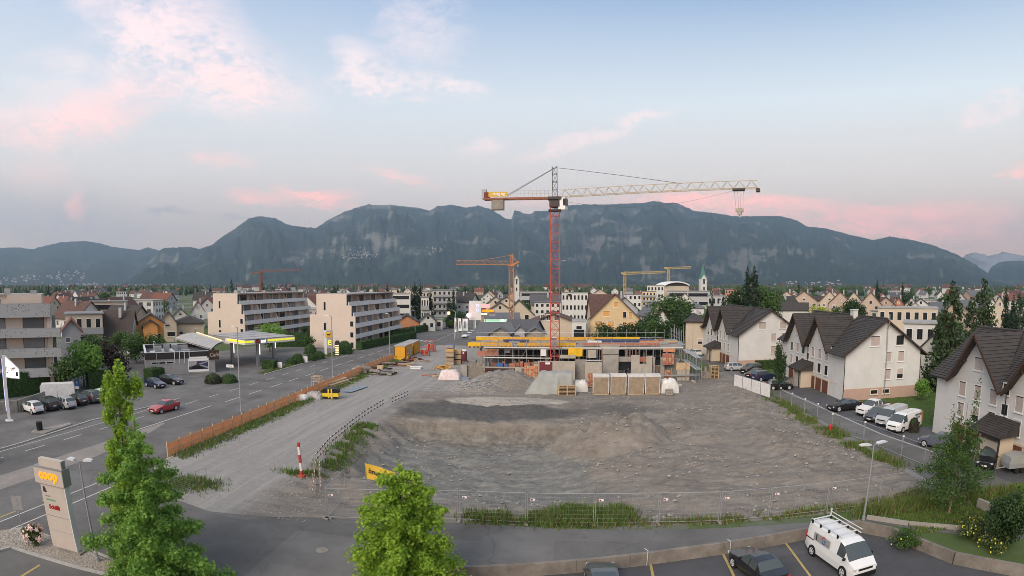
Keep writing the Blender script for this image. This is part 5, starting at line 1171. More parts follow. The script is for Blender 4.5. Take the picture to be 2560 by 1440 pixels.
# left side of the shell: stacks, toilet, table
def crate_tower(label,px,py,w_,h_,ms,d_=1.1):
    p=G(px,py); o=thing('crate_stack',label,'crates',(p.x,p.y,0),0,'stacked crates by the shell'); n=len(ms)
    for i,m_ in enumerate(ms):
        z=h_*i/n; q=part('crate',MB().box(-w_/2,-d_/2,z+.06,w_/2,d_/2,z+h_/n-.06),M[m_],o); s_=MB()
        for k in range(4): s_.box(-w_/2-.02,-d_/2-.03,z+.1+k*(h_/n-.2)/4,w_/2+.02,-d_/2,z+.1+(k+.6)*(h_/n-.2)/4)
        part('slat',s_,M['wood_raw'],q)
crate_tower('crate stack with a yellow and blue top, left of the brown crates',1126,912,1.5,4.0,['wood_grey','wood_dark','wood_grey','form_yellow2','blue'])
crate_tower('brown crate stack beside the red toilet cabin',1144,910,1.5,2.9,['wood_dark','wood_grey','wood_raw'])
p=G(1160,903); o=thing('toilet_cabin','dark red portable toilet cabin with white roof beside the crates','toilet cabin',(p.x,p.y,0)); part('cabin',MB().box(-.55,-.55,0,.55,.55,2.1),M['maroon'],o); part('roof',MB().ext([(-.6,2.1),(.6,2.1),(.45,2.35),(-.45,2.35)],-.6,.6),M['white'],o); part('door',MB().box(-.4,-.58,.1,.4,-.55,2.0),M['maroon'],o); part('notice',MB().box(-.15,-.6,1.6,.15,-.581,1.95),M['white'],o)
p=G(1180,915); o=thing('work_table','rough wooden work bench at the left end of the shell','table',(p.x,p.y,0)); part('top',MB().box(-.9,-.4,1.1,.9,.4,1.2),M['wood_grey'],o); part('shelf',MB().box(-.85,-.35,.45,.85,.35,.52),M['wood_dark'],o)
for x in(-.8,.8):
    for y in(-.35,.35): part('leg',MB().box(x-.05,y-.05,0,x+.05,y+.05,1.1),M['wood_dark'],o)
lump('bag_heap','heap of white and pink printed bags at the left of the gravel pile','bags',(3.6,2.2),0,1.5,mat('printed_bag',(.68,.64,.62),.5,col2=(.60,.42,.40),var=1,scale=2.5,detail=3),Vector((G(1122,950).x,G(1122,950).y+1,0)),.12,9)
def timber_heap(label,p,n,ln,w_,h_,ms,seed,ang=0,spread=.25,name='timber_heap',cat='timber',piece='plank'):
    rr=random.Random(seed); o=thing(name,label,cat,p,0)
    for i in range(n):
        x=rr.uniform(-w_/2,w_/2); z=.06+h_*rr.random()*(1-abs(x)/w_*1.2); l=ln*rr.uniform(.5,1.05); a=ang+rr.gauss(0,spread); y=rr.uniform(-.5,.5)*ln*.4
        dx,dy=math.cos(a)*l/2,math.sin(a)*l/2; part(piece,MB().bar((x-dx,y-dy,z),(x+dx,y+dy,z+rr.gauss(0,.08)),rr.uniform(.1,.28)),M[rr.choice(ms)],o)
    return o
p=G(1105,925); timber_heap('heap of yellow timber offcuts behind the printed bags',(p.x,p.y+.6,0),14,2.2,2.2,.9,['wood_raw','form_yellow2'],3,.2,.6)
# ---- yard along the orange fence
p=G(986,897); 
def container(label,loc,rz,w_,l_,h_,m_,roofm,win=True,group='site containers'):
    o=thing('site_container',label,'container',loc,rz,group); part('body',MB().box(0,0,.12,w_,l_,h_-.1),M[m_],o); part('roof',MB().box(-.06,-.06,h_-.1,w_+.06,l_+.06,h_+.08),M[roofm],o); rb=MB()
    for i in range(int(l_/.3)): rb.box(w_,i*.3+.05,.2,w_+.03,i*.3+.18,h_-.2)
    for i in range(int(w_/.3)): rb.box(i*.3+.05,-.03,.2,i*.3+.18,0,h_-.2)
    part('rib',rb,M[m_],o,kind='stuff')
    part('corner_post',MB().box(-.03,-.05,.1,.1,.05,h_),M['frame_dark'],o); part('corner_post',MB().box(w_-.1,-.05,.1,w_+.04,.05,h_),M['frame_dark'],o)
    if win: window(o,w_+.02,l_*.3,1.1,.9,1.0,rad(90),'glass'); part('door',MB().box(w_+.03,l_*.6,.2,w_+.06,l_*.6+.9,2.2),M['tin'],o)
    part('sill_beam',MB().box(-.02,-.02,0,w_+.02,l_+.02,.12),M['frame_dark'],o)
    return o
container('bright orange site container at the far end of the orange fence',(p.x,p.y,0),rad(2),2.45,6.0,2.75,'container_orange','tin')
container('brown timber clad site container behind the bright orange one',(p.x-.2,p.y+7.2,0),rad(2),2.45,6,2.75,'form_yellow2','tin',False)
p=G(990,899); o=thing('skip_tray','shallow yellow tipping tray in front of the orange container','tray',(p.x,p.y-1.2,0)); part('tray',MB().ext([(0,.35),(.3,.0),(2.6,.0),(2.9,.35),(2.9,.9),(2.8,.9),(2.75,.4),(.15,.4),(.1,.9),(0,.9)],0,1.4),M['form_yellow'],o); part('skid',MB().box(.4,0,-.1,.6,1.4,0).box(2.2,0,-.1,2.4,1.4,0),M['frame_dark'],o)
p=G(930,940); timber_heap('long heap of grey boards and scaffold frames beside the orange fence',(p.x-.2,p.y+2.2,0),46,3.4,5.2,1.5,['wood_grey','wood_grey','metal_grey','wood_dark','concrete'],5,.15,.5)
p=G(985,915); timber_heap('flat layer of boards between the grey heap and the orange container',(p.x,p.y+1,0),30,5.5,5.0,.6,['wood_grey','wood_raw','concrete_light','wood_dark'],6,.5,.25)
p=G(1028,905); timber_heap('dark heap of scrap steel and boards in the drive near the containers',(p.x,p.y+1,0),24,2.6,3.2,.9,['wood_dark','rust','metal_grey'],8,.3,.7)
p=G(952,935); single('crate',MB().box(-.8,-.6,0,.8,.6,.25).box(-.7,-.5,.25,.7,.5,.7).box(-.5,-.5,.7,.5,.4,1.5),M['wood_raw'],'pale crate in front of the grey board heap','crate',None,(p.x,p.y,0))
p=G(1040,922); single('trough',MB().box(-1.0,-.5,0,1.0,.5,.35).box(-1.1,-.6,.35,1.1,.6,.42),M['plastic_white'],'low white trough lying alone on the gravel drive','trough',None,(p.x,p.y,0))
for i,(px,py,lb) in enumerate(((1062,890,'orange rack with red tanks nearest the containers'),(1078,880,'red tube rack farther up the drive'))):
    p=G(px,py); o=thing('tube_rack',lb,'rack',(p.x,p.y,0),0,'racks by the drive'); f=MB()
    for x in(-.9,.9):
        for y in(-.6,.6): f.bar((x,y,0),(x,y,1.9+i*.8),.08)
    for z in(.3,1.1,1.9+i*.8):
        for y in(-.6,.6): f.bar((-.9,y,z),(.9,y,z),.07)
    part('frame',f,M['crane_red'],o)
    for k in range(3): part('tank',MB().cyl((-.55+k*.55,0),.24,.35,1.3+i*.5,10),M['red' if k%2==0 else 'crane_orange'],o)
p=G(792,968); o=thing('drying_rack','open timber frame standing against the orange fence','frame',(p.x,p.y,0))
for x in(-.75,.75):
    for y in(-.3,.5): part('post',MB().box(x-.04,y-.04,0,x+.04,y+.04,1.7),M['wood_raw'],o)
for z in(.9,1.3,1.7): part('rail',MB().box(-.8,-.34,z-.03,.8,-.26,z+.03),M['wood_raw'],o); part('rail',MB().box(-.8,.46,z-.03,.8,.54,z+.03),M['wood_raw'],o)
p=G(829,996); o=thing('compressor','yellow and black compressor on wheels at the roadside of the gravel drive','compressor',(p.x,p.y,0),rad(8))
part('chassis',MB().box(-1.15,-.6,.35,1.15,.6,.85),M['yellow'],o); part('hood',MB().ext([(-1.15,.85),(1.15,.85),(1.1,1.3),(.9,1.45),(-.9,1.45),(-1.1,1.3)],-.6,.6),M['black'],o); part('strap',MB().box(-.35,-.64,.15,-.15,-.6,1.4).box(.1,-.64,.1,.3,-.6,1.45),M['yellow'],o); 
for x in(-.7,.7): part('wheel',MB().bar((x,-.55,.3),(x,-.3,.3),.6,12),M['rubber'],o)
p=G(848,962); o=thing('pipe_stack','stack of pale round timbers lying beside the drive','timber',(p.x,p.y,0))
for k in range(14):
    row=0 if k<6 else(1 if k<11 else 2); c=k if k<6 else(k-6+.5 if k<11 else k-11+1); x=c*.3; part('log',MB().bar((x-1.4,-3+r.uniform(-.3,.3),.15+row*.26),(x-.7+.0,2.6+r.uniform(-.4,.4),.15+row*.26),.28,8),M['wood_raw'],o)
p=G(870,975); 
for k in range(3): 
    single('metal_sheet',MB().prism([(-1.0,-2.4),(.6,-2.5),(1.3,2.2),(.1,2.8),(-.4,1.8)],.02+k*.05,.05+k*.05),M['tarp_blue'],('top','middle','bottom')[2-k]+' grey sheet of the flat pile beside the round timbers','metal sheet','grey sheets on the drive',(p.x+.25*k+.3,p.y+.3*k,0),rad(-8+4*k))
lump('sack','white sack lying at the foot of the orange fence','sack',(1.5,1.2),0,.8,M['plastic_white'],Vector((G(754,1002).x,G(754,1002).y+.3,0)),.05,12,14,10)
lump('rubble_heap','heap of broken concrete beside the white sack','rubble',(2.3,1.6),0,.9,mat('rubble',(.28,.26,.25),.9,col2=(.5,.49,.47),var=1,scale=4),Vector((G(783,998).x,G(783,998).y+.5,0)),.15,13)
rr_=random.Random(31)
for px,py,n,ln,w_,h_,lb in ((905,925,16,3.0,2.5,.7,'loose boards at the fence side of the grey heap'),(1010,915,14,3.2,3.0,.5,'scattered boards before the flat layer near the orange container'),(1055,905,10,2.2,2.0,.6,'short boards lying by the racks'),(870,950,9,2.6,1.8,.3,'few boards lying behind the round timbers'),(1080,940,8,2.4,3.0,.15,'thin battens lying on the drive left of the printed bags')):
    p=G(px,py); timber_heap(lb,(p.x,p.y,0),n,ln,w_,h_,['wood_grey','wood_raw','metal_grey','concrete_light','rust'],px,.2,.5)
# barrier with striped rails along the pit
def stripe(name,c1,c2,per,axis=0,ph=0):
    m=mat(name,c1,.5); t,b=nodes_of(m); sp=t.nodes.new('ShaderNodeSeparateXYZ'); t.links.new(t.nodes.new('ShaderNodeTexCoord').outputs['Object'],sp.inputs[0])
    f=tm(t,'GREATER_THAN',tm(t,'FRACT',tm(t,'ADD',tm(t,'DIVIDE',sp.outputs[axis],per),ph)),.5); t.links.new(mixc(f,(*c1,1),(*c2,1),tree=t),b.inputs['Base Color']); return m
sr=stripe('striped_rail',(.62,.60,.57),(.10,.05,.05),1.0); srr=stripe('striped_red',(.72,.69,.66),(.36,.05,.045),.9); sp_=stripe('striped_pole',(.66,.62,.58),(.40,.05,.04),1.35,2,.6)
bar=thing('barrier','long barrier with two striped rails along the left edge of the pit','barrier')
path=[G(790,1163),G(826,1118),G(870,1082),G(915,1046),G(960,1018)]; path2=[G(975,1012),G(1020,992)]
pp=[]
def rails(path,mt,hs=(.52,.98)):
    for a,b_ in zip(path,path[1:]):
        a=Vector((a.x,a.y,site_h(a.x,a.y))); b_=Vector((b_.x,b_.y,site_h(b_.x,b_.y))); d=b_-a; an=math.atan2(d.y,d.x); n=max(1,round(d.length/2.4))
        for k in range(n):
            p=a.lerp(b_,k/n); q=a.lerp(b_,(k+1)/n); l=(q-p).length
            for h in hs: part('rail',MB().box(0,-.02,-.075,l,.02,.075),mt,bar,p+Vector((0,0,h)),an)
            part('post',MB().box(-.04,.02,0,.04,.1,1.05),M['wood_grey'],bar,p,an)
rails(path,sr); rails(path2,sr,(.3,.75)); rails([G(783,1243),G(790,1165)],srr,(.45,)); rails([G(803,1240),G(800,1165)],srr,(.45,))
p=G(755,1192); hz=HZ(745,1107,p); o=thing('marker_pole','leaning red and white striped marker pole beside the barrier','pole',p); 
m_=part('pole',MB().box(-.09,-.09,0,.09,.09,hz),sp_,o); m_.rotation_euler=(0,rad(-2),0); part('base',MB().box(-.3,-.3,0,.3,.3,.18),M['crane_red'],o)
# ---- mobile mesh fence panels
def fence_panel(p,q,label,h=2.25,signb=True,group='mesh fence panels round the site',mesh_=True,solid=None,feet=True,cap=False):
    p,q=Vector(p),Vector(q); d=q-p; l=Vector((d.x,d.y,0)).length; o=thing('fence_panel',label,'fence panel',p,math.atan2(d.y,d.x),group); dz=(q.z-p.z)
    f=MB(); f.bar((.06,0,.08),(.06,0,h),.05,6); f.bar((l-.06,0,.08),(l-.06,0,h),.05,6); f.bar((.06,0,h),(l-.06,0,h),.045,6); f.bar((.06,0,.15),(l-.06,0,.15),.045,6); part('frame',f,M['galv'],o)
    if solid: 
        part('cover_sheet',MB().box(.08,-.02,.2,l-.08,.01,h-.03),M[solid],o)
    elif mesh_:
        w_=MB()
        for k in range(1,7): w_.bar((.06,0,.15+(h-.15)*k/7),(l-.06,0,.15+(h-.15)*k/7),.009,3)
        for k in range(1,int(l/.3)): w_.bar((k*.3,0,.15),(k*.3,0,h),.006,3)
        part('wire_mesh',w_,M['galv'],o,kind='stuff')
    if signb:
        s=part('sign_plate',MB().box(.25,-.04,h-.52,.55,-.02,h-.38),M['white'],o); part('sign_print',MB().box(.28,-.046,h-.50,.40,-.041,h-.41),M['letter_red'],s)
    if feet: part('foot',MB().box(-.12,-.35,0,.12,.35,.1),M['concrete_dark'],o)
    if cap: part('cap',MB().cb((.06,0,h+.05),(.16,.16,.14)),M['white'],o)
    return o
fx=[(818,1297),(990,1302),(1148,1303),(1316,1310),(1485,1312),(1645,1310),(1797,1307),(1922,1296),(2065,1281),(2196,1262),(2330,1236)]
fl=['leftmost mesh fence panel of the front row, at the gravel entry','mesh fence panel behind the bright green middle tree','mesh fence panel just right of the bright green middle tree','mesh fence panel in front of the dense dark green weeds','mesh fence panel at the right end of the dense green weeds','mesh fence panel in the middle of the bare stretch of the front row','mesh fence panel of the front row just left of the roof racked van','mesh fence panel standing behind the roof racked van','mesh fence panel of the front row crossed by the right street lamp','mesh fence panel at the right end of the front row by the grass']
for i in range(10):
    a,b_=G(*fx[i]),G(*fx[i+1]); fence_panel((a.x,a.y,.02),(b_.x,b_.y,.02),fl[i],2.2,i not in(1,9))
a=G(818,1297); fence_panel((a.x,a.y,.02),(a.x-.3,a.y+4.2,.05),'mesh fence panel turned back at the left end of the front row',2.2,False)
a=G(425,1240); b_=G(520,1210); fence_panel((a.x,a.y,.02),(b_.x,b_.y,.05),'low mesh panel standing in the grass beside the big dark green tree',1.3,False)
rp_=[(1950,1006),(1978,1021),(2010,1037),(2042,1051),(2078,1079),(2158,1102),(2252,1142),(2310,1165)]
rl=['nearest to the white covered panels','second after the white covered panels','opposite the black sports coupe','opposite the white pickup','beside the red hydrant like post','opposite the white lettered van','last one before the lawn corner']
for i in range(7):
    a,b_=G(*rp_[i]),G(*rp_[i+1]); fence_panel((a.x,a.y,0),(b_.x,b_.y,0),'white capped mesh panel on the side street, '+rl[i],1.9,False,'white capped mesh panels along the side street',cap=True,mesh_=False)
wl=['farthest','second farthest','second nearest','nearest']
w0,w1=Vector((24.9,83.4,.1)),Vector((27.3,73.5,.1))
for i in range(4): fence_panel(w0.lerp(w1,i/4),w0.lerp(w1,(i+1)/4),'white covered fence panel beside the side street, %s of four'%wl[i],2.0,False,'white covered fence panels',solid='plastic_white')
# orange safety fence
nm=mat('safety_net',(1.0,.36,.13),.7); t,b=nodes_of(nm); tb=t.nodes.new('ShaderNodeBsdfTransparent'); mx=t.nodes.new('ShaderNodeMixShader'); mx.inputs[0].default_value=.12
t.links.new(b.outputs[0],mx.inputs[1]); t.links.new(tb.outputs[0],mx.inputs[2]); t.links.new(mx.outputs[0],t.nodes['Material Output'].inputs['Surface'])
of=thing('safety_fence','long orange net fence on wooden posts between the road and the gravel drive','fence')
A0,A1=Vector((-35.3,39.6,0)),Vector((-36.5,111.5,0)); nb_=37; D=(A1-A0)/nb_; an=math.atan2(D.y,D.x); l=D.length
pm_=MB().box(-.05,-.05,0,.05,.05,1.5).mesh('post',M['wood_raw']); ra=MB().box(0,-.07,-.04,l,-.05,.04).mesh('rail',M['wood_raw'])
nt_=MB()
for i in range(6):
    for j in range(3): nt_.quad((l*i/6,.06+.03*math.sin(i*2),.08+j*.41),(l*(i+1)/6,.06+.03*math.sin(i*2+2),.08+j*.41),(l*(i+1)/6,.06+.03*math.sin(i*2+2.5),.49+j*.41),(l*i/6,.06+.03*math.sin(i*2+.5),.49+j*.41))
nt_=nt_.mesh('net_panel',nm)
for i in range(nb_+1):
    p=A0+D*i; link('post',pm_,of,p,an+r.uniform(-.05,.05)).rotation_euler[0]=r.gauss(0,.03)
    if i<nb_:
        link('net_panel',nt_,of,p,an)
        for z in(.62,1.22): link('rail',ra,of,p+Vector((0,0,z+r.uniform(-.05,.05))),an)
# ------------------------------------------------------------------ street furniture, signs, walls
# retaining wall of the lower lot
WL=[(-6.9,27.75),(.5,29.4),(6.7,30.75),(15,32.2),(19.5,32.4)]
def wall_run(label,pts,z0,z1,m,th=.26,name='retaining_wall'):
    o=thing(name,label,'wall',(pts[0][0],pts[0][1],0)); a0=Vector((*pts[0],0))
    for a,b_ in zip(pts,pts[1:]):
        a=Vector((*a,0)); b_=Vector((*b_,0)); d=b_-a; l=d.length; n=max(1,round(l/3.1)); an=math.atan2(d.y,d.x); z=z1 if not callable(z1) else None
        for k in range(n): 
            mb=MB().box(.008,-th,z0,l/n-.008,0,(z1 if z is not None else z1(a.lerp(b_,k/n)))); part('wall_section',mb,m,o,a.lerp(b_,k/n)-a0,an)
    return o
cw=mat('wall_concrete',(.20,.175,.15),.9,var=.3,scale=.9,detail=9,bump=.15,bscale=9)
wall_run('long stained concrete retaining wall between the near street and the lower parking lot',WL,LOT-.3,.14,cw)
wall_run('curved retaining wall behind the planting bed at the bottom right corner',[(19.5,32.4),(21.3,30.6),(23.2,25.8),(26.5,22.0),(45,16)],LOT-.3,.1,cw)
wall_run('low kerb wall along the lawn at the right end of the near street',[(20.3,32.75),(22.6,30.75),(25.8,28.6),(34,27.65)],-.1,.28,M['concrete'],.2,'kerb_wall')
wall_run('garden wall in the bottom right corner beside the conifer',[(29.5,31.4),(30.2,27.9)],-.1,.7,M['concrete'],.25,'garden_wall')
for i,(px,py) in enumerate(((1617,1385),(1822,1362))):
    p=G(px,py); single('railing_post',MB().bar((0,0,-.6),(0,0,.42),.04,6).bar((0,0,.40),(-.2,.1,.5),.04,6),M['galv_light'],('short railing post','bent railing post')[i]+(' on the retaining wall near the left dark car' if i==0 else ' on the retaining wall behind the right dark car'),'post',None,(p.x,p.y-.35,0))
single('manhole_cover',MB().cyl((0,0),.38,0,.012,20),M['concrete_dark'],'round manhole cover in the near street','manhole cover',None,(*G(805,1376)[:2],.01))
# planting bed below the curved wall
bd=g2((2215,1408),(2330,1375)); 
# street lamps
def lamp(label,pb,ptop,arm,kind='single',h=None,lit=False,r0=.1,group='street lamps'):
    p=G(*pb); h=h or HZ(*ptop,p); o=thing('street_lamp',label,'lamp',p,0,group); part('pole',MB().bar((0,0,0),(0,0,h),2*r0,8,r0*1.1),M['galv'],o)
    part('base',MB().cyl((0,0),r0*1.6,0,.3,8),M['galv'],o)
    for k,(dx,dy) in enumerate(arm):
        L_=math.hypot(dx,dy); an=math.atan2(dy,dx); part('arm',MB().bar((0,0,h-.05),(dx*.45,dy*.45,h+.06),.07,6),M['metal_grey'],o)
        hd=MB(); hd.ext([(.3,-.03),(L_,.0),(L_,.06),(L_*.8,.11),(.45,.1),(.3,.05)],-.15,.15); part('lamp_head',hd,M['lamp_glow'] if lit else M['galv_light'],o,(0,0,h+.04),an)
    return o
lamp('twin headed lamp post beside the tall sign pylon on the pebble bed',(246,1404),(200,1152),[(-.75,-.25),(.8,.35)],r0=.08)
lamp('twin headed lamp post at the right, rising in front of the grass bank',(2158,1300),(2187,1112),[(-1.15,-.1),(1.15,.3)],r0=.08)
lamp('tall road lamp by the near part of the orange fence, right of the red car',(603,1030),(597,818),[(-.9,.1)],r0=.1)
lamp('tall road lamp in front of the glowing price sign',(832,948),(827,790),[(-1.4,0)],r0=.1)
lamp('road lamp at the far end of the orange fence, before the orange container',(974,882),(972,785),[(-1.0,0)],r0=.1)
lamp('road lamp beyond the hedge at the corner of the right terraced block',(1038,846),(1036,776),[(-1.0,0)],r0=.1)
lamp('thin lamp post between the scaffolding and the white car on the side street',(1686,872),(1686,803),[(-.4,0)],r0=.09)
p=G(1139,842); h=HZ(1139,775,p); o=thing('street_lamp','curved lamp post with an orange glowing light above the far road','lamp',p,0,'street lamps')
part('pole',MB().bar((0,0,0),(0,0,h-.6),.2,8).bar((0,0,h-.6),(-.8,0,h),.16,8).bar((-.8,0,h),(-2.0,0,h),.14,8),M['galv'],o)
p2=PD(1122,190); single('traffic_light',MB().cyl((0,0),.45,0,.9,10),M['lamp_glow'],'orange warning light glowing before the dark trees by the far road','light',None,(p2.x,p2.y,HZ(1122,786,p2)))
p=G(385,966); lamp('slim lamp post with a round bright head rising over the cafe roof',(395,955),(390,856),[(-.55,0)],r0=.06)
# sign pylon of the supermarket
a,b_=G(134,1369),G(194,1386); d=b_-a; an=math.atan2(d.y,d.x); w_=d.length; zt=HZ(95,1163,a); zm=HZ(99,1205,a)
py=thing('sign_pylon','tall beige sign pylon with orange supermarket lettering on the pebble bed','sign',a,an)
bm=mat('sign_face',(.47,.41,.36),.5,var=.05,scale=1)
part('plinth',MB().box(-.1,-.15,0,w_+.35,.75,.14),M['concrete_dark'],py)
bp=part('lower_panel',MB().box(0,0,.14,w_,.42,zm-.05),bm,py); part('panel_joint',MB().box(0,-.004,zm*.52,w_,0,zm*.52+.03).box(0,-.006,zm*.3,w_,-.001,zm*.3+.012),M['metal_grey'],py)
part('edge_trim',MB().box(w_,-.02,.14,w_+.07,.44,zm-.05),M['galv_light'],py)
hp=part('head_panel',MB().box(-.28,-.12,zm,w_+.12,.55,zt-.06),bm,py); part('head_trim',MB().box(-.3,-.14,zt-.06,w_+.14,.57,zt).box(w_+.12,-.14,zm,w_+.17,.57,zt-.06),M['metal_grey'],py)
part('crown_panel',MB().box(.12,.05,zt,w_-.02,.4,zt+.48),bm,py); part('crown_trim',MB().box(w_-.02,.04,zt,w_+.04,.41,zt+.48),M['metal_grey'],py)
cx=w_/2-.08; zc=(zm+zt)/2+.02; lh=(zt-zm)*.62
text('coop',lh*1.25,M['orange_glow'],hp,(cx,-.13,zc+.05),(rad(90),0,0),bold=.035,ext=.02)
text('Schiffli',.36,M['letter_red'],bp,(w_*.44,-.012,zm*.66),(rad(90),0,0),bold=.012)
part('green_line',MB().box(.32,-.012,zm*.755,1.1,-.002,zm*.775),M['letter_green'],bp); part('grey_line',MB().box(.25,-.012,zm*.81,.7,-.002,zm*.825),M['metal_grey'],bp)
lg=MB().box(.18,-.012,zm*.87,.36,-.002,zm*.95); lg.ext([(.36,zm*.87),(.48,zm*.87),(.42,zm*.93)],-.012,-.002); part('small_logo',lg,M['letter_dark'],bp)
# tall illuminated sign at the left edge
a=G(25,1052); fz=lambda y,x=10:HZ(x,y,a); D_=math.hypot(a.x,a.y); rt=Vector((-a.y,a.x,0)); rt=-rt.normalized() if rt.x*a.y<0 or True else rt
rt=Vector((a.y,-a.x,0)).normalized()   # to the right as seen from the street
an=math.atan2(rt.y,rt.x); wpx=D_/F*1.0
sg=thing('light_box_sign','glowing white light box sign with a slanted top on a white post','sign',a,an)
h=fz(888); zb=HZ(14,943,a); ztr=HZ(50,921,a); wd=44*D_/F*.78
part('post',MB().box(-.28,-.2,0,.12,.2,h),M['plastic_white'],sg); part('glow_strip',MB().box(-.36,-.12,1.2,-.285,.12,h-.4),M['violet_glow'],sg); part('base_plate',MB().box(-.6,-.5,0,.45,.5,.1),M['plastic_white'],sg)
part('light_box',MB().ext([(.13,zb),(wd,zb-.25),(wd,ztr),(.13,h)],-.16,.16),M['white_glow'],sg)
fr_=MB().bar((.1,-.17,h),(wd+.05,-.17,ztr),.12).bar((wd+.05,-.17,ztr),(wd+.05,-.17,zb-.25),.12).bar((.1,-.17,zb),(wd,-.17,zb-.25),.08); part('box_trim',fr_,M['galv_light'],sg)
text('Schiffli',.62,M['rust'],sg,(wd*.48,-.175,zb+.36*(h-zb)),(rad(90),0,0)); part('black_line',MB().box(wd*.5,-.18,zb+.95,wd*.75,-.165,zb+1.02).box(wd*.15,-.18,zb+.5,wd*.25,-.165,zb+.6).box(wd*.78,-.18,zb+.05,wd*.93,-.165,zb+.55),M['letter_dark'],sg)
# small sign seen from behind, bin, bollards, parking sign
p=G(66,1362); h=HZ(38,1240,p); hb=HZ(40,1275,p); o=thing('traffic_sign','grey back of a traffic sign on a thin post beside the rose bush','sign',p,rad(35)); part('post',MB().bar((0,0,0),(0,0,h),.06,6),M['galv'],o); part('plate',MB().box(-.36,-.02,hb,.36,.02,h),M['tin'],o)
p=G(100,1077); o=thing('litter_bin','black litter bin standing on a kerbed island beside the road','bin',p); part('bin',MB().cyl((0,0),.36,.1,.95,12,.4),M['black'],o); part('lid',MB().cyl((0,0),.40,.95,1.02,12),M['frame_dark'],o); kerb(g2((80,1082),(90,1076),(118,1074),(150,1068),(175,1060)),.2,.14); struct('traffic_island',MB().prism([tuple(G(*q)[:2]) for q in((80,1083),(112,1085),(180,1062),(172,1058),(92,1075))],0,.1),M['paving'])
p=G(194,984); h=HZ(194,950,p); o=thing('parking_sign','blue parking sign with a white plate below, in front of the hedge','sign',p,rad(40)); part('post',MB().bar((0,0,0),(0,0,h),.07,6),M['galv'],o); pl=part('plate',MB().box(-.35,-.03,h-.85,.35,.0,h),M['blue'],o); text('P',.6,M['white'],pl,(0,-.04,h-.42),(rad(90),0,0)); part('lower_plate',MB().box(-.33,-.03,h-1.3,.33,0,h-.9),M['white'],o)
p=G(577,957); h=HZ(575,917,p); o=thing('direction_sign','small white direction sign on a pole between the bushes and the road','sign',p,rad(10)); part('post',MB().bar((0,0,0),(0,0,h),.07,6),M['galv'],o); part('plate',MB().box(-.65,-.04,h-.1,.65,0,h+.35),M['white'],o); part('print',MB().box(-.4,-.05,h+.08,.4,-.041,h+.18),M['letter_dark'],o)
for i,(px,py,t_) in enumerate(((699,922,905),(763,908,891))):
    p=G(px,py); h=HZ(px,t_,p); o=thing('poster_stand',('white poster stand among the clipped bushes, the nearer one','white poster stand among the clipped bushes, the farther one')[i],'sign',p,rad(15),'poster stands by the petrol station'); part('board',MB().box(-.5,-.05,.15,.5,.05,h),M['plastic_white'],o); part('foot',MB().box(-.45,-.2,0,-.35,.2,.15).box(.35,-.2,0,.45,.2,.15),M['frame_dark'],o)
# price sign of the petrol station
p=G(824,888); h=HZ(818,826,p); o=thing('price_sign','tall grey petrol price sign with a yellow emblem panel','sign',p,rad(8)); k=p.length/F
part('post',MB().box(-1.1,-.2,0,-.55,.2,h),M['galv_light'],o); part('panel',MB().box(-.55,-.15,h*.30,.75,.15,h),M['tin'],o)
em=part('emblem_panel',MB().box(-.85,-.24,h*.72,.55,-.2,h*.93),M['banner_yellow'],o); q=MB().box(-.5,-.26,h*.81,.3,-.241,h*.855)
for x in(-.48,-.25,.0,.2): q.box(x,-.26,h*.76,x+.1,-.241,h*.81)
q.box(.2,-.26,h*.85,.48,-.241,h*.885); part('emblem',q,M['letter_dark'],em)
yp=part('yellow_panel',MB().box(-.15,-.24,h*.42,.72,-.16,h*.60),M['yellow_glow'],o); part('print',MB().box(0,-.25,h*.53,.58,-.241,h*.56).box(.05,-.25,h*.46,.5,-.241,h*.49),M['letter_dark'],yp)
p=G(843,889); h=HZ(843,853,p); o=thing('price_totem','dark rounded price totem with glowing yellow figures beside the grey price sign','sign',p,rad(8)); part('body',MB().ext([(-.5,0),(.7,0),(.7,h*.9),(.45,h*1.05),(-.2,h*1.05),(-.5,h*.9)],-.15,.15),M['frame_dark'],o)
for i in range(5): part('price_figure',MB().box(-.33,-.18,h*(.06+.15*i),.42,-.152,h*(.13+.15*i)),M['lamp_glow'],o)
# banner near the pit
p=G(935,1240); p=Vector((p.x,p.y+.9,.05)); o=thing('banner','yellow sagging banner lettered bruno behind the bright green tree','banner',p,rad(-10)); nx_=12; mb=MB(); zt=HZ(900,1165,p)
for j in range(6):
    for i in range(nx_+1): u=i/nx_; v=j/5; mb.v.append((-1.0+2.6*u,.08*math.sin(u*5+v*2),zt-.35*u-.0-(1.25-.1*math.sin(u*3.1))*v))
for j in range(5):
    for i in range(nx_): mb.f.append([j*(nx_+1)+i,j*(nx_+1)+i+1,(j+1)*(nx_+1)+i+1,(j+1)*(nx_+1)+i]); mb.mi.append(0)
part('cloth',mb,M['banner_yellow'],o,smooth=True); text('bruno',.55,M['letter_dark'],o,(.0,-.1,zt-.62),(rad(90),rad(8),0),bold=.01)
for x in(-1.0,1.6): part('post',MB().bar((x,.05,0),(x,.05,zt+.1-.3*(x>0)),.06,6),M['galv'],o)
single('hydrant',MB().cyl((0,0),.14,0,.75,10).cyl((0,0),.2,.75,.95,10,.08).bar((-.25,0,.6),(.25,0,.6),.14,8),M['red'],'red hydrant like post in the weeds beside the side street','hydrant',None,G(2075,1082))
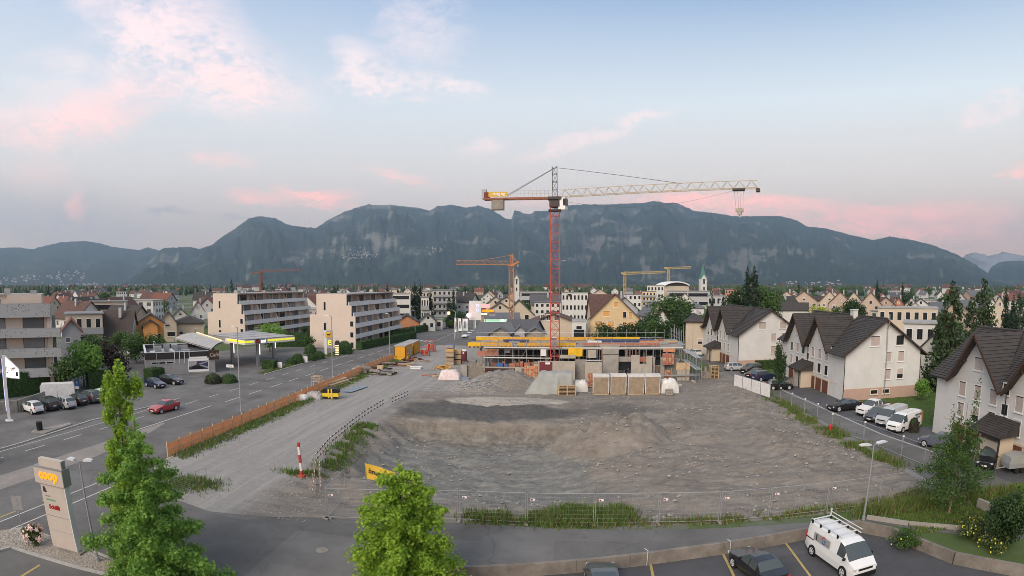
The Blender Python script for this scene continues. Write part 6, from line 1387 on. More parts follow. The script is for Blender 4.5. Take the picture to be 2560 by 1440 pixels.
# low wall, white box and hedge before the left apartment block
a,b_=G(0,1010),G(112,996); 
wall_run('low concrete wall behind the row of parked cars at the left',[tuple(G(-60,1040)[:2]),tuple(G(45,1030)[:2]),tuple(G(112,1006)[:2])],-.1,1.5,M['concrete_dark'],.25,'low_wall')
p=G(145,1000); o=thing('garbage_shelter','white rounded container shelter behind the parked cars','shelter',p,rad(48)); part('shell',MB().ext([(-2.6,0),(2.6,0),(2.6,1.9),(2.4,2.2),(-2.4,2.2),(-2.6,1.9)],0,1.8),M['plastic_white'],o); part('door_line',MB().box(-2.3,-.02,.3,2.3,0,.34).box(-.02,-.02,.3,.02,0,1.9),M['galv'],o)
# ------------------------------------------------------------------ vehicles
def car2(label,rear,front,kind,col,z=.02,group=None,cat='car',name='parked_car',**k):
    a,b_=G(*rear,z),G(*front,z); d=b_-a; c=(a+b_)/2; return car(label,(c.x,c.y,z),math.atan2(d.y,d.x),kind,col,group,cat,name,**k)
gl_='cars parked in the row at the left'; gr_='cars parked along the side street'
W_,K_,SV,DG,BL=(.72,.72,.71),(.015,.015,.017),(.42,.43,.44),(.07,.075,.08),(.02,.03,.07)
hd=[rad(186)]*6
for (px,py,kind,col,lb) in ((82,1030,'hatch',W_,'white hatchback with black rear glass, first in the left row'),(118,1022,'suv',K_,'black off-roader parked beside the white hatchback'),(160,1018,'wagon',SV,'silver estate car between the black off-roader and the black hatchback'),(192,1010,'hatch',K_,'black hatchback in the left row, right of the silver estate'),(224,1004,'suv',DG,'dark grey off-roader next to the white estate car'),(250,997,'wagon',W_,'white estate car at the far end of the left row')):
    p=G(px,py); car(lb,(p.x,p.y,.02),rad(172),kind,col,gl_)
car2('dark blue saloon parked nearest the lower tip of the green tree',(366,962),(410,972),'sedan',BL); car2('black estate car parked along the grey shop wall',(398,956),(456,962),'wagon',K_)
car2('old red saloon driving on the main road towards the camera',(442,1020),(380,1036),'sedan',(.36,.035,.045),name='moving_car')
car2('silver estate car, farthest of the parked group by the scaffolding end',(1822,926),(1862,925),'wagon',SV,group=gr_)
car2('black off-roader parked right beside the silver estate car',(1902,927),(1850,936),'suv',K_,group=gr_)
car2('black saloon between the black off-roader and the dark blue off-roader',(1914,936),(1862,946),'sedan',K_,group=gr_)
car2('dark blue off-roader in front of the hedge by the garages',(1885,953),(1934,948),'suv',BL,group=gr_)
car2('black hatchback parked at the foot of the brick entrance steps',(1926,973),(1972,972),'hatch',K_,group=gr_)
car2('black sports coupe parked before the garage doors',(2147,1020),(2073,1028),'sport',K_,group=gr_)
car2('white pickup truck parked on the edge of the lawn',(2222,1024),(2140,1043),'pickup',W_,group=gr_,cat='pickup',name='parked_pickup')
car2('dark grey estate car between the white pickup and the silver van',(2226,1036),(2160,1060),'wagon',DG,group=gr_)
car2('silver van between the dark grey estate and the lettered white van',(2268,1044),(2186,1072),'van',SV,group=gr_,cat='van',name='parked_van')
def lettering(o,Lc,Wc,Hc):
    for i,s in enumerate(('MANNELLI','LUCA')): text(s,.34,M['letter_dark'],o,(-.28*Lc+.15*i,Wc/2+.012,1.62-.3*i),(rad(90),0,math.pi))
    part('stripe',MB().box(-.47*Lc,Wc/2-.06,.7,-.44*Lc,Wc/2+.008,1.85),M['rust'],o); part('stripe',MB().box(-.44*Lc,Wc/2-.06,.7,-.42*Lc,Wc/2+.008,1.85),M['crane_orange'],o)
car2('white van with dark lettering and an orange stripe at the rear',(2300,1060),(2216,1086),'van',W_,group=gr_,cat='van',name='parked_van',extra=lettering)
car2('white car by the far lawn of the side street, nearer one',(1712,852),(1742,853),'hatch',W_); car2('white car by the far lawn of the side street, farther one',(1708,844),(1730,846),'hatch',W_)
car2('white saloon driving away on the side street behind the scaffolding',(1752,893),(1722,884),'wagon',W_,name='moving_car')
car2('grey car half hidden behind the right tree',(2372,1122),(2318,1112),'hatch',(.10,.11,.14)); car2('black hatchback parked before the last garage doors',(2478,1150),(2462,1172),'hatch',K_)
car2('white car on the far road behind the flags, nearer one',(1185,842),(1155,846),'wagon',W_); car2('white car on the far road behind the flags, farther one',(1192,836),(1168,840),'hatch',W_)
p=G(-30,1163); car('white van just entering the picture at the left edge',(p.x-1.9,p.y-1.2,.02),rad(52),'van',W_,cat='van',name='moving_van')
# trailer
p=G(2530,1180); o=thing('trailer','grey covered car trailer on the parking strip at the right edge','trailer',(p.x+.4,p.y,0),rad(170)); o.scale=(.85,.85,.85); part('box',MB().box(-1.5,-.85,.6,1.5,.85,1.05),M['galv'],o); part('cover',MB().ext([(-1.5,1.05),(1.5,1.05),(1.4,1.75),(.0,1.95),(-1.4,1.75)],-.85,.85),M['tarp'],o); part('drawbar',MB().bar((1.5,0,.6),(2.7,0,.55),.1),M['galv'],o)
for x in(-.4,.35):
    for y in(-.8,.8): part('wheel',MB().bar((x,y-.09,.3),(x,y+.09,.3),.58,14),M['rubber'],o)
# lower lot: two dark cars nose to the wall, white van with roof rack
car('dark grey car with its nose to the wall, left one in the lower lot',(G(1500,1420,-.2).x+.1,27.0,LOT+.02),rad(93),'hatch',(.05,.06,.065)); 
p=G(1850,1405,LOT); car('black car with shiny wheels parked left of the roof racked van',(p.x+.5,p.y-1.7,LOT+.02),rad(104),'sedan',K_)
def rack(o,Lc,Wc,Hc):
    g_=MB(); z=Hc+.16
    for y in(-.72,.72): g_.bar((-.46*Lc,y,z),(.16*Lc,y,z),.05)
    for x in(-.43,-.26,-.09,.08): g_.bar((x*Lc,-.75,z),(x*Lc,.75,z),.055)
    part('roof_rack',g_,M['galv_light'],o); f=MB()
    for x in(-.43,-.26,-.09,.08):
        for y in(-.72,.72): f.box(x*Lc-.05,y-.05,Hc-.08,x*Lc+.05,y+.05,z)
    part('rack_foot',f,M['black'],o)
    g2_=MB().bar((-.46*Lc,.78,z+.02),(-.46*Lc,.78,z+.42),.07).bar((-.45*Lc,.78,z+.2),(.16*Lc,.78,z+.2),.04); part('ladder_bar',g2_,M['galv_light'],o)
    # logo panel on the right-hand side
    lp=part('side_panel',MB().box(-.30*Lc,-Wc/2+.02,1.14,.02*Lc,-Wc/2-.006,1.62),M['tin'],o); 
    rg=MB(); c=(-.10*Lc,1.42); 
    for k in range(16):
        a0,a1=rad(40+k*18),rad(40+(k+1)*18); 
        rg.m=0 if k<7 else 1; rg.quad(*[(c[0]+math.cos(a)*rr*.9,-Wc/2-.012,c[1]+math.sin(a)*rr*1.15) for a,rr in((a0,.22),(a1,.22),(a1,.15),(a0,.15))])
    rg.m=1; rg.quad((c[0],-Wc/2-.012,c[1]+.03),(c[0]+.2,-Wc/2-.012,c[1]+.03),(c[0]+.2,-Wc/2-.012,c[1]-.06),(c[0],-Wc/2-.012,c[1]-.06)); part('logo',rg,[M['red'],M['blue']],lp)
    part('print',MB().box(-.255*Lc,-Wc/2-.012,1.19,-.235*Lc,-Wc/2-.007,1.57),M['letter_dark'],lp); part('text_line',MB().box(-.04*Lc,-Wc/2-.012,1.25,.01*Lc,-Wc/2-.008,1.28),M['metal_grey'],lp)
    part('rub_strip',MB().box(-.46*Lc,-Wc/2-.012,1.05,-.30*Lc,-Wc/2+.02,1.09),M['black'],o); part('bumper',MB().box(.47*Lc,-Wc*.42,.22,.5*Lc+.03,Wc*.42,.52),M['black'],o)
a,b_=G(2022,1385,LOT),G(2107,1447,LOT); d=(b_-a).normalized(); nrm=Vector((-d.y,d.x,0)); c=(a+b_)/2+nrm*.95
car('white van with roof rack and red and blue logo in the lower lot',(c.x,c.y,LOT+.02),math.atan2(d.y,d.x),'van',W_,cat='van',name='parked_van',extra=rack)
# ------------------------------------------------------------------ trees, shrubs, grass
def solve_top(px,py,p): return HZ(px,py,p)
# the four foreground trees
p=PD(318,29.5); h=solve_top(320,1035,p); rr=random.Random(21)
cl=branch_clumps(h,7.8,.2,54,rr,.66,.21)
o=thing('maple_tree','large dark green maple tree in the left foreground','tree',(p.x,p.y,0),.4); part('crown',crown(cl,34000,.095,True,.5,.25,rr),LM['maple'],o); part('trunk',limb_mb(h,.13,cl[::2],.95,0,rr),M['bark'],o)
p=PD(283,33.5); h=solve_top(318,893,p); rr=random.Random(5)
cl=[(Vector((math.cos(a)*w_*q,math.sin(a)*w_*q,z)),Vector((w_*.7,w_*.7,.75))) for z,w_,a,q in [(1.2+i*.36,(1.15-.018*i)*(1 if i<17 else .55 if i in(17,18,19) else .95),i*2.4,.8) for i in range(27)] if z<h-.7]
cl+=[(Vector((.1,.1,h-.6)),Vector((.35,.35,.6))),(Vector((1.0,.6,h-1.6)),Vector((.5,.5,.9))),(Vector((-.7,-.3,h-2.1)),Vector((.5,.5,.8)))]
o=thing('maple_tree','slender light green maple tree behind the large dark green one','tree',(p.x,p.y,0),0); part('crown',crown(cl,17000,.092,True,.45,.3,rr),LM['bright'],o); part('trunk',limb_mb(h,.09,cl[::2],.97,0,rr),M['bark'],o)
p=PD(988,26.6); h=solve_top(968,1148,p); rr=random.Random(33)
cl=branch_clumps(h,6.0,.2,50,rr,.5,.26)+[(Vector((1.8,0,h*.42)),Vector((.8,.6,.5))),(Vector((-2.0,.2,h*.58)),Vector((.5,.5,.45))),(Vector((-.9,0,h*.85)),Vector((.4,.4,.5))),(Vector((.9,0,h*.86)),Vector((.45,.45,.6)))]
o=thing('maple_tree','bright green young maple tree in the middle foreground','tree',(p.x,p.y,0),0); part('crown',crown(cl,33000,.088,True,.45,.3,rr),LM['bright'],o); part('trunk',limb_mb(h,.09,cl[::2],.95,0,rr),M['bark'],o)
p=G(2372,1283); h=solve_top(2430,930,p); rr=random.Random(44)
cl=branch_clumps(h*.72,6.8,1.5,46,rr,.6); 
for dx_,dy_,z0,z1 in((1.3,0,h*.45,h),(-.2,.3,h*.4,h*.82),(-1.6,0,h*.35,h*.66),(.5,-.3,h*.4,h*.74),(-1.0,.2,h*.4,h*.8),(1.9,.2,h*.35,h*.62),(-2.3,.1,h*.3,h*.52)):
    n=int((z1-z0)/.45)
    for k in range(n): q=k/n; cl.append((Vector((dx_*(.5+.5*q),dy_,z0+(z1-z0)*q)),Vector((.7*(1.12-q),.7*(1.12-q),.4))))
o=thing('young_tree','tree with upright leading shoots on the lawn before the right house','tree',p,0); part('crown',crown(cl,11500,.10,False,.3,.3,rr),LM['mid'],o); part('trunk',limb_mb(h,.10,cl,.8,.3,rr),M['trunk_pale'],o)
p=G(2505,1372); h=solve_top(2510,1205,p); o=thing('conifer_shrub','dark bushy conifer shrub in the bottom right corner','shrub',p,0); rr=random.Random(9)
cl=round_clumps(h,3.3,.1,26,rr); part('crown',crown(cl,6500,.13,False,.3,.4,rr),LM['dark'],o); part('trunk',limb_mb(h,.08,cl,.7,0,rr),M['bark'],o)
def flower_bush(label,p,h,w_,lm,fcol,nf,seed,n=1500,size=.10,fs=.12):
    rr=random.Random(seed); o=thing('flowering_shrub',label,'shrub',p,0); cl=round_clumps(h,w_,.05,14,rr); part('foliage',crown(cl,n,size,False,.4,.35,rr),LM[lm],o); mb=MB()
    for _ in range(nf):
        d=rdir(rr); d.z=abs(d.z)*.9+.1; q=Vector((d.x*w_*.5,d.y*w_*.5,.3*h+d.z*h*.62)); s=fs*rr.uniform(.7,1.2)
        for k in range(3): leaf(mb,q+rdir(rr)*s*.3,(d+rdir(rr)*.8).normalized(),s,True,rr)
    part('blossom',mb,fcol,o,kind='stuff')
pk=mat('blossom_pink',(.78,.55,.47),.7); yl=mat('blossom_yellow',(.72,.62,.05),.7)
p=G(90,1362); flower_bush('pink flowering rose bush beside the tall beige pylon',p,HZ(88,1308,p)*1.05,1.5,'olive',pk,34,4,fs=.16)
p=G(2425,1345); flower_bush('yellow flowering shrub on the lawn left of the conifer shrub',p,1.5,2.6,'olive',yl,60,5,1700,.11,.05)
p=G(2475,1378); flower_bush('low yellow flowering plants in front of the conifer shrub',p,1.0,2.2,'olive',yl,30,6,900,.10,.06)
p=G(2255,1392,-.9); flower_bush('weedy shrub in the planting bed behind the roof racked van',(p.x+.4,p.y+.6,-.9),1.7,2.6,'mid',yl,4,7,1500,.10,.06)
# bank of tree and hedge meshes for the middle distance
for k,(a) in {'oak':('round',9,8,1.2,2600,.34,'mid',26),'lime':('round',8,6.5,1.0,2300,.32,'dark',24),'bushy':('round',6,6,.2,1900,.28,'mid',20),'small':('round',4.5,3.8,.4,1300,.22,'mid',16),
 'spruce':('cone',14,5,.6,3000,.30,'spruce',64),'thuja':('col',11,3.2,.2,2200,.26,'spruce',40),'pine':('cone',12,6.5,1,2600,.32,'pine',40),'purple':('round',6,6,.3,1700,.28,'purple',20),'bright':('round',7,6,.8,2000,.3,'maple',22),'limey':('round',4,4.5,.2,1200,.24,'lime',14)}.items():
    TP[k]=[tree_mesh(a[0],a[1],a[2],a[3],a[4],a[5],a[6],a[7],seed=hash_ ) for hash_ in (sum(map(ord,k)),sum(map(ord,k))+77)]
TH={'oak':9,'lime':8,'bushy':6,'small':4.5,'spruce':14,'thuja':11,'pine':12,'purple':6,'bright':7,'limey':4}
def T(kind,px,dist,pytop,label,cat='tree',wide=1.,group=None,name=None,pyb=None):
    p=PD(px,dist) if pyb is None else G(px,pyb); h=HZ(px,pytop,p); s=h/TH[kind]; o=tree_at(p,TP[kind][R.random()<.5],label,cat,group,name or {'spruce':'spruce_tree','thuja':'thuja_tree','pine':'pine_tree'}.get(kind,'leafy_tree'),1,R.uniform(0,6)); o.scale=(s*wide,s*wide,s); return o
T('bright',200,95,826,'broad leafy tree in front of the grey balcony block',wide=.95); T('bushy',165,90,885,'lower leafy tree merging into the hedge below the balcony block',wide=1.0)
T('purple',272,98,842,'dark purple leaved tree behind the low shop'); T('oak',232,112,822,'leafy tree behind the purple leaved one',wide=1.1)
T('bushy',335,122,826,'round tree below the orange house, left one'); T('bushy',380,125,830,'round tree below the orange house, right one'); T('oak',300,128,828,'tree below the big dark roof')
T('bright',672,135,790,'leafy tree in front of the balconies of the left terraced block',wide=1.15)
T('spruce',1037,255,708,'tall twin spruce beside the far end of the right terraced block',wide=1.3); T('spruce',1050,258,712,'tall spruce just right of the twin spruce',wide=1.1)
T('thuja',1075,240,724,'slim dark conifer between the grey roofed house and the far road'); T('spruce',1133,215,722,'dark conifer at the bend of the far road',wide=.9); T('thuja',1122,205,745,'dark conifer in front of the one at the bend')
T('lime',1150,200,778,'round dark tree behind the flags',wide=1.1); T('bushy',1128,200,798,'bush at the far bend of the road')
T('spruce',1870,175,672,'tall spruce in the tall group above the right houses',wide=1.0); T('spruce',1885,172,670,'second tall spruce in the group above the right houses',wide=1.2); T('oak',1908,176,690,'tall leafy tree at the right of the spruce group',wide=.8); T('lime',1850,178,715,'tree at the foot of the spruce group, left side')
T('oak',1680,165,738,'large leafy tree behind the upper right scaffolding',wide=1.25); T('lime',1700,135,770,'dark tree left of the thin lamp post',wide=1.0); T('bushy',1640,140,790,'bush behind the scaffolding tower'); T('lime',1625,150,775,'tree right of the house with orange shutters')
for i,(px,pt,w_) in enumerate(((1508,806,1.),(1528,812,.8),(1555,808,.9),(1580,806,1.0),(1600,812,.8),(1660,805,1.))): T('lime',px,132,pt,'dark garden tree before the house with orange shutters, number %s from the left'%('one','two','three','four','five','six')[i],wide=w_)
T('pine',2385,98,703,'tall dark pine behind the right houses',wide=.95); T('pine',2362,92,752,'lower pine at the left of the tall one',wide=1.0); T('pine',2460,110,698,'second tall pine behind the brownish roof',wide=1.0); T('pine',2430,104,742,'lower pine between the two tall pines'); T('spruce',2516,130,722,'dark spruce at the right edge, left one',wide=.8); T('spruce',2548,120,728,'dark spruce at the very right edge',wide=.9); T('spruce',2535,126,745,'small spruce between those at the right edge')
T('spruce',2257,300,708,'pointed spruce above the far row of roofs'); T('lime',2270,300,727,'round tree beside the pointed spruce'); T('bright',2318,82,932,'small bright tree between the middle and the right house',wide=.7); T('lime',2140,215,745,'dark tree before the far row houses'); T('oak',2128,220,742,'green tree left of the dark one before the far rows'); T('limey',2052,200,760,'lime yellow shrub before the far row houses'); T('lime',2084,205,766,'dark round bush beside the lime yellow shrub')
T('spruce',579,330,696,'lone tall spruce rising above the left terraced block',wide=.8); T('lime',1955,85,852,'dark spindly tree at the wall of the farthest white house',wide=.35)
T('spruce',1780,150,738,'small dark conifer left of the farthest white house',wide=.8); T('oak',1760,165,775,'leafy tree left of the farthest white house'); T('lime',760,165,815,'dark tree right of the left terraced block'); T('bushy',770,140,838,'bush between the two terraced blocks')
# hedges and clipped bushes
def hb(label,pxb,w_,h_,rnd=True,d=None,lm='hedge',n=700,size=.15): p=G(*pxb); return hedge((p.x,p.y,.02),w_,d or w_,h_,label,0,n,size,lm,rnd)
hb('clipped bush nearest the forecourt, with a flat top',(676,922),2.6,1.5,False,2.0); hb('clipped round bush left of the nearer poster stand',(727,912),2.2,1.3); hb('larger clipped round bush between the poster stands',(745,908),2.8,2.0); hb('clipped round bush right of the farther poster stand',(778,901),2.8,1.4); hb('last clipped bush of the row before the price sign',(798,897),2.8,1.7)
hb('big round bush right of the price totem',(862,884),4.2,3.0); hb('round bush left of the price sign',(776,884),3.2,2.2); hb('dark round bush by the road in front of the billboard',(533,958),3.0,1.6,lm='purple'); hb('spreading low bush beside the direction sign',(573,956),3.0,1.4)
a,b_=G(660,872),G(808,872); d=b_-a; hedge(((a.x+b_.x)/2,(a.y+b_.y)/2+6,.02),d.length+4,2.2,3.4,'long tall hedge behind the petrol station forecourt',math.atan2(d.y,d.x),2600,.24)
a,b_=G(905,875),G(1042,846); d=b_-a; hedge(((a.x+b_.x)/2-.8,(a.y+b_.y)/2,.02),d.length,1.6,1.9,'roadside hedge in front of the right terraced block',math.atan2(d.y,d.x),2600,.2)
a,b_=G(985,850),G(1110,826); d=b_-a; hedge(((a.x+b_.x)/2-4,(a.y+b_.y)/2+4,.02),d.length,2,2.0,'far hedge before the low house with the orange wall',math.atan2(d.y,d.x),1800,.26)
a,b_=G(-60,1012),G(150,985); d=b_-a; hedge(((a.x+b_.x)/2-2,(a.y+b_.y)/2+3.0,.02),d.length,1.6,3.3,'long dark clipped hedge at the foot of the grey balcony block',math.atan2(d.y,d.x),3800,.16)
a,b_=G(205,985),G(265,978); d=b_-a; hedge(((a.x+b_.x)/2-2,(a.y+b_.y)/2+3,.02),d.length,1.4,2.6,'hedge right of the parking sign',math.atan2(d.y,d.x),1200,.16); a,b_=G(362,962),G(392,955); d=b_-a; hedge(((a.x+b_.x)/2,(a.y+b_.y)/2+1,.02),d.length,2.2,2.3,'short clipped hedge at the corner of the low shop',math.atan2(d.y,d.x),900,.14)
p=G(1895,925); hedge((p.x+3,p.y+1.5,.02),6,1.6,1.5,'hedge behind the dark cars before the farthest white house',.1,900,.16); p=G(2265,1082); hedge((p.x+1,p.y,.02),1.3,1.3,1.6,'dark bush beside the lettered white van',0,700,.12,'purple',True)
p=G(2322,975); hedge((p.x+2,p.y,.02),2.5,2,1.5,'dark hedge beside the small bright tree',0,600,.16)
# grass
def band(path,w_,zf): 
    def f():
        i=R.randrange(len(path)-1); a,b_=path[i],path[i+1]; q=R.random(); return None if R.random()>1 else (lambda x,y:(x,y,zf(x,y)))(a[0]+(b_[0]-a[0])*q+R.gauss(0,w_[0]),a[1]+(b_[1]-a[1])*q+R.gauss(0,w_[1]))
    return f
zf=lambda x,y: site_h(x,y) if (SX0<x<SX1 and SY0<y<SY1) else 0.01
def patchy(fn,s=.35,th=-.1):
    def f():
        p=fn()
        return p if p and fbm(p[0],p[1],s)>th else None
    return f
blades('roadside_grass',patchy(band([(-34.3,39.5),(-34.4,60),(-34.8,85),(-35.4,111)],(.55,.2),zf),.3,-.35),9000,.45,dry=.2)
blades('fence_weeds',patchy(band([(-6.5,35.2),(1,35.5),(4,35.8)],(.5,.55),zf),.5,-.25),6500,.6,dry=.25)
blades('fence_weeds',band([(-1.5,35.9),(3.6,36.0)],(.3,.65),zf),4200,.55,dry=.08)
blades('fence_weeds',patchy(band([(-7,34.6),(10,34.7),(22,34.9),(27.5,35.4)],(.4,.35),zf),.6,-.2),6000,.4,dry=.45)
blades('bank_weeds',patchy(band([(27.4,79),(27.6,68),(28.0,58),(28.2,50),(28.3,42)],(.8,.6),zf),.28,-.12),8500,.55,dry=.25)
blades('barrier_weeds',patchy(band([(-20.4,43),(-21.2,48),(-21.6,54),(-22.2,58.5)],(.75,.5),zf),.4,-.15),4200,.4,dry=.1)
blades('barrier_weeds',band([(-22.6,40.8),(-20,40.4)],(.9,.35),zf),900,.35,dry=.1)
blades('corner_weeds',patchy(band([(-30.5,33.2),(-28,35.5)],(1.2,.7),lambda x,y:.02),.5,-.3),2600,.4,dry=.2)
blades('lawn_grass',patchy(band([(21.5,33.3),(26,33.5),(34,32.8)],(1.2,.35),lambda x,y:.02),.5,-.5),6000,.7,dry=.3)
blades('lawn_grass',lambda:(R.uniform(22.5,34),R.uniform(29,33.6),.02),7000,.18,dry=.2)
blades('lawn_grass',lambda:(R.uniform(39.5,60),R.uniform(54,69.8),.02),9000,.16,dry=.1)
blades('gas_station_grass',band([(-53.2,87),(-53.4,112)],(.5,1),lambda x,y:.02),2500,.35,dry=.2); blades('gas_station_grass',band([(-52.3,113),(-51.6,125)],(.8,1),lambda x,y:.02),2500,.4,dry=.2)
dm('plaster_tan',(.62,.46,.27),.85,var=.05,scale=.6)
# ------------------------------------------------------------------ the town
def gh(name,label,pxl,pxr,dist,pyr,pye,l,wm,rm,rz=None,pyb=None,**k):
    """gable towards the camera between two bearings; ridge and eave heights read at that distance"""
    a,b_=PD(pxl,dist),PD(pxr,dist); c=(a+b_)/2; w=(b_-a).length*(k.pop('wk',1)); an=math.atan2(b_.y-a.y,b_.x-a.x) if rz is None else rz
    zr,ze=HZ((pxl+pxr)/2,pyr,c),HZ((pxl+pxr)/2,pye,c)
    return gable_house(name,label,(c.x,c.y,0),an,w,l,max(2.4,ze),max(ze+1.2,zr),wm,rm,**k)
def flat(name,label,pxl,pxr,dist,pyt,depth,wm,rm='gravel_roof',floors=2,nw=5,rz=None,cat='building',bands=False,group=None,base=-.2,st='glass',eave=.35,ribbon=False):
    a,b_=PD(pxl,dist),PD(pxr,dist); w=(b_-a).length; an=math.atan2(b_.y-a.y,b_.x-a.x) if rz is None else rz; z=HZ((pxl+pxr)/2,pyt,(a+b_)/2)
    o=thing(name,label,cat,(a.x,a.y,0),an,group); part('wall',MB().box(0,0,base,w,depth,z-.25),M[wm],o); part('roof',MB().box(-eave,-eave,z-.25,w+eave,depth+eave,z),M[rm],o); fh=(z-.3)/floors
    for f in range(floors):
        if bands: part('balcony',MB().box(-.1,-1.2,f*fh+fh*.02,w+.1,-.02,f*fh+fh*.35),M['galv'],o) if f else None
        if ribbon: window(o,w/2,0,round(f*fh+fh*.38,2),round(w*.9,1),round(fh*.4,2),0,st,sill=False)
        else:
            for i in range(nw): window(o,(i+.5)*w/nw,0,round(f*fh+fh*.34,2),round(min(1.5,w/nw*.5),1),round(fh*.45,1),0,st,sill=False)
    return o
Wn=lambda *a:list(a)
# left part
gh('detached_house','grey rendered gable house with red brown roof right beside the grey balcony block',152,200,112,797,826,10,'plaster_grey','roof_red',wins=[(0,-.7,5.4,.8,.8,'blind'),(0,1.0,2.7,1.1,1.2,'glass')],chim=False)
flat('villa','flat roofed beige villa with wide balconies behind the leafy tree',162,255,140,783,10,'plaster_cream','roof_flat',2,4,bands=True)
gable_house('farmhouse','house with a huge dark brown roof slope facing the camera',tuple(PD(262,146)),rad(-62),10,7.6,2.6,9.6,'plaster_white','roof_umber',wins=[(0,-2.6,2.9,1,1.1,'glass'),(0,2,2.9,1,1.1,'glass')])
gh('detached_house','bright orange gabled house with dark roof',340,408,146,784,806,10,'plaster_orange','roof_black',wins=[(0,-1.6,4.9,1.0,1.5,'glass'),(0,1.9,2.4,1.5,1.4,'glass'),(0,-1.8,1.0,1.8,2.0,'glass')])
gh('house_wing','orange gabled front wing of the orange house',356,392,142,800,812,5,'plaster_orange','roof_black',wins=[(0,0.3,2.3,1.4,1.3,'glass')],chim=False,cat='house')
gh('detached_house','cream gabled house just right of the orange one',398,440,165,778,806,9,'plaster_cream','roof_black',wins=[(0,-.2,4.2,1.3,1.2,'half'),(0,.8,1.5,2.2,1.2,'glass')])
gh('detached_house','low cream house with dark hipped roof before the left terraced block',434,508,168,791,806,11,'plaster_cream','roof_black',wins=[(0,-2.4,1.8,1,1.4),(0,2,1.8,1,1.4)],hip=3,chim=False)
flat('office_building','long pinkish flat roofed building with a ribbon of windows, left of the big brown roof',222,318,230,753,12,'plaster_peach','roof_flat',2,8,ribbon=True)
gh('detached_house','white gabled house with brown roof left of the pinkish flat building',160,186,235,748,762,12,'plaster_white','roof_brown',auto=True); gh('detached_house','peach gabled house in front of the white one with brown roof',176,212,215,757,772,10,'plaster_peach','roof_black',auto=True)
gh('detached_house','white gabled house behind the cream one, with dark roof',430,470,205,770,790,10,'plaster_white','roof_black',auto=True); gh('detached_house','white gable house with red roof just left of the left terraced block',478,510,215,752,775,10,'plaster_white','roof_red',auto=True)
for i,(a,b_,y) in enumerate(((160,176,726),(178,188,724),(199,211,723))): flat('tower_block',('leftmost','middle','rightmost')[i]+' of the three far high blocks at the left',a,b_,720,y,16,('plaster_white','plaster_peach','plaster_white')[i],'roof_flat',6,3,group='far high blocks')
flat('office_building','far pale flat block over the roofs, left of the lone tall spruce',240,275,520,730,15,'plaster_peach','roof_flat',3,6); flat('office_building','far grey flat block with white columns, right of the far pale block',290,318,520,728,15,'plaster_white','roof_flat',3,6)
# behind and right of the terraced blocks
flat('office_building','white flat roofed building with dark window bands right of the right terraced block',958,1026,250,733,14,'plaster_white','gravel_roof',3,6,ribbon=True); flat('roof_structure','small cream stair tower on the white flat roofed building',980,992,252,722,4,'plaster_cream','gravel_roof',1,1)
flat('apartment_block','grey modern block with white balconies beyond the road bend',1082,1140,275,724,14,'plaster_grey','roof_flat',4,5,bands=True); flat('office_building','cream block between the twin spruce and the grey modern block',1048,1082,300,728,14,'plaster_cream','roof_flat',3,4)
gh('low_house','low house with orange brown wall and dark roof behind the far hedge',985,1048,192,787,806,14,'brick_orange','roof_black',wins=[],chim=True); gh('detached_house','white gabled house beside the low orange brown one',1050,1088,190,784,800,10,'plaster_white','roof_black',wins=[(0,-1,1.4,1,1.3,'glass'),(0,1.3,1.4,1,1.3,'glass'),(0,.2,4,.8,1,'glass')])
flat('garage','small white garage beside the white gabled house at the road bend',1088,1106,196,797,6,'plaster_white','roof_flat',1,1)
flat('villa','white villa with balcony at the road bend, left of the dark conifer',1052,1072,235,742,9,'plaster_white','roof_flat',2,3,bands=True)
# centre: shops and filling station behind the site
def fan(): pass
c0_,c1_=PD(1206,190),PD(1302,190); an=math.atan2(c1_.y-c0_.y,c1_.x-c0_.x); w_=(c1_-c0_).length; o=thing('filling_station','grey roofed filling station with a glowing green and white fascia','building',c0_,an)
zf=HZ(1250,803,c0_); part('roof',MB().ext([(0,0),(0,0),(0,0)],0,0) if 0 else MB().add([(0,-.1,zf+.75),(w_,-.1,zf+.75),(w_,11,zf+2.4),(0,11,zf+2.4),(0,-.1,zf+.6),(w_,-.1,zf+.6),(w_,11,zf+2.2),(0,11,zf+2.2)],[(0,1,2,3),(4,7,6,5),(0,4,5,1),(1,5,6,2),(2,6,7,3),(3,7,4,0)]),M['roof_slate'],o); gg_=mat('green_glow',(.3,.7,.45),.5,emit=S(170,235,190),estr=.8)
part('fascia',MB().box(0,-.3,zf-.2,w_,-.11,zf+.65),M['white'],o); part('light_strip',MB().box(0,-.36,zf+.32,w_*.97,-.31,zf+.52).box(0,-.36,zf-.1,w_*.97,-.31,zf+.06),gg_,o); part('sign_panel',MB().box(w_*.48,-.42,zf-.2,w_*.56,-.37,zf+.65),M['white_glow'],o)
for x in(.1,.5,.9): part('column',MB().box(w_*x-.2,2,0,w_*x+.2,2.4,zf+.6),M['metal_grey'],o)
part('shop_wall',MB().box(0,7,0,w_,10.5,zf+.6),M['plaster_grey'],o)
a=PD(1182,146); gable_house('shop','grey roofed shop with low eaves left of the orange crane foot',(a.x,a.y,0),rad(-84),13,11.5,HZ(1200,836,a),HZ(1220,811,a)+.6,'plaster_grey','roof_slate',hip=2.5,chim=False,cat='shop',ov=.8)
for i,(a,b_) in enumerate(((1224,1276),(1316,1362))): gh('carport',('open timber gabled carport left of the orange crane','open timber gabled carport right of the orange crane')[i],a,b_,138,818,832,6,'wood_grey','roof_slate',chim=False,cat='carport')
gh('kiosk','small grey gabled kiosk between the two carports',1286,1313,140,819,826,5,'plaster_grey','roof_slate',chim=False,cat='kiosk')
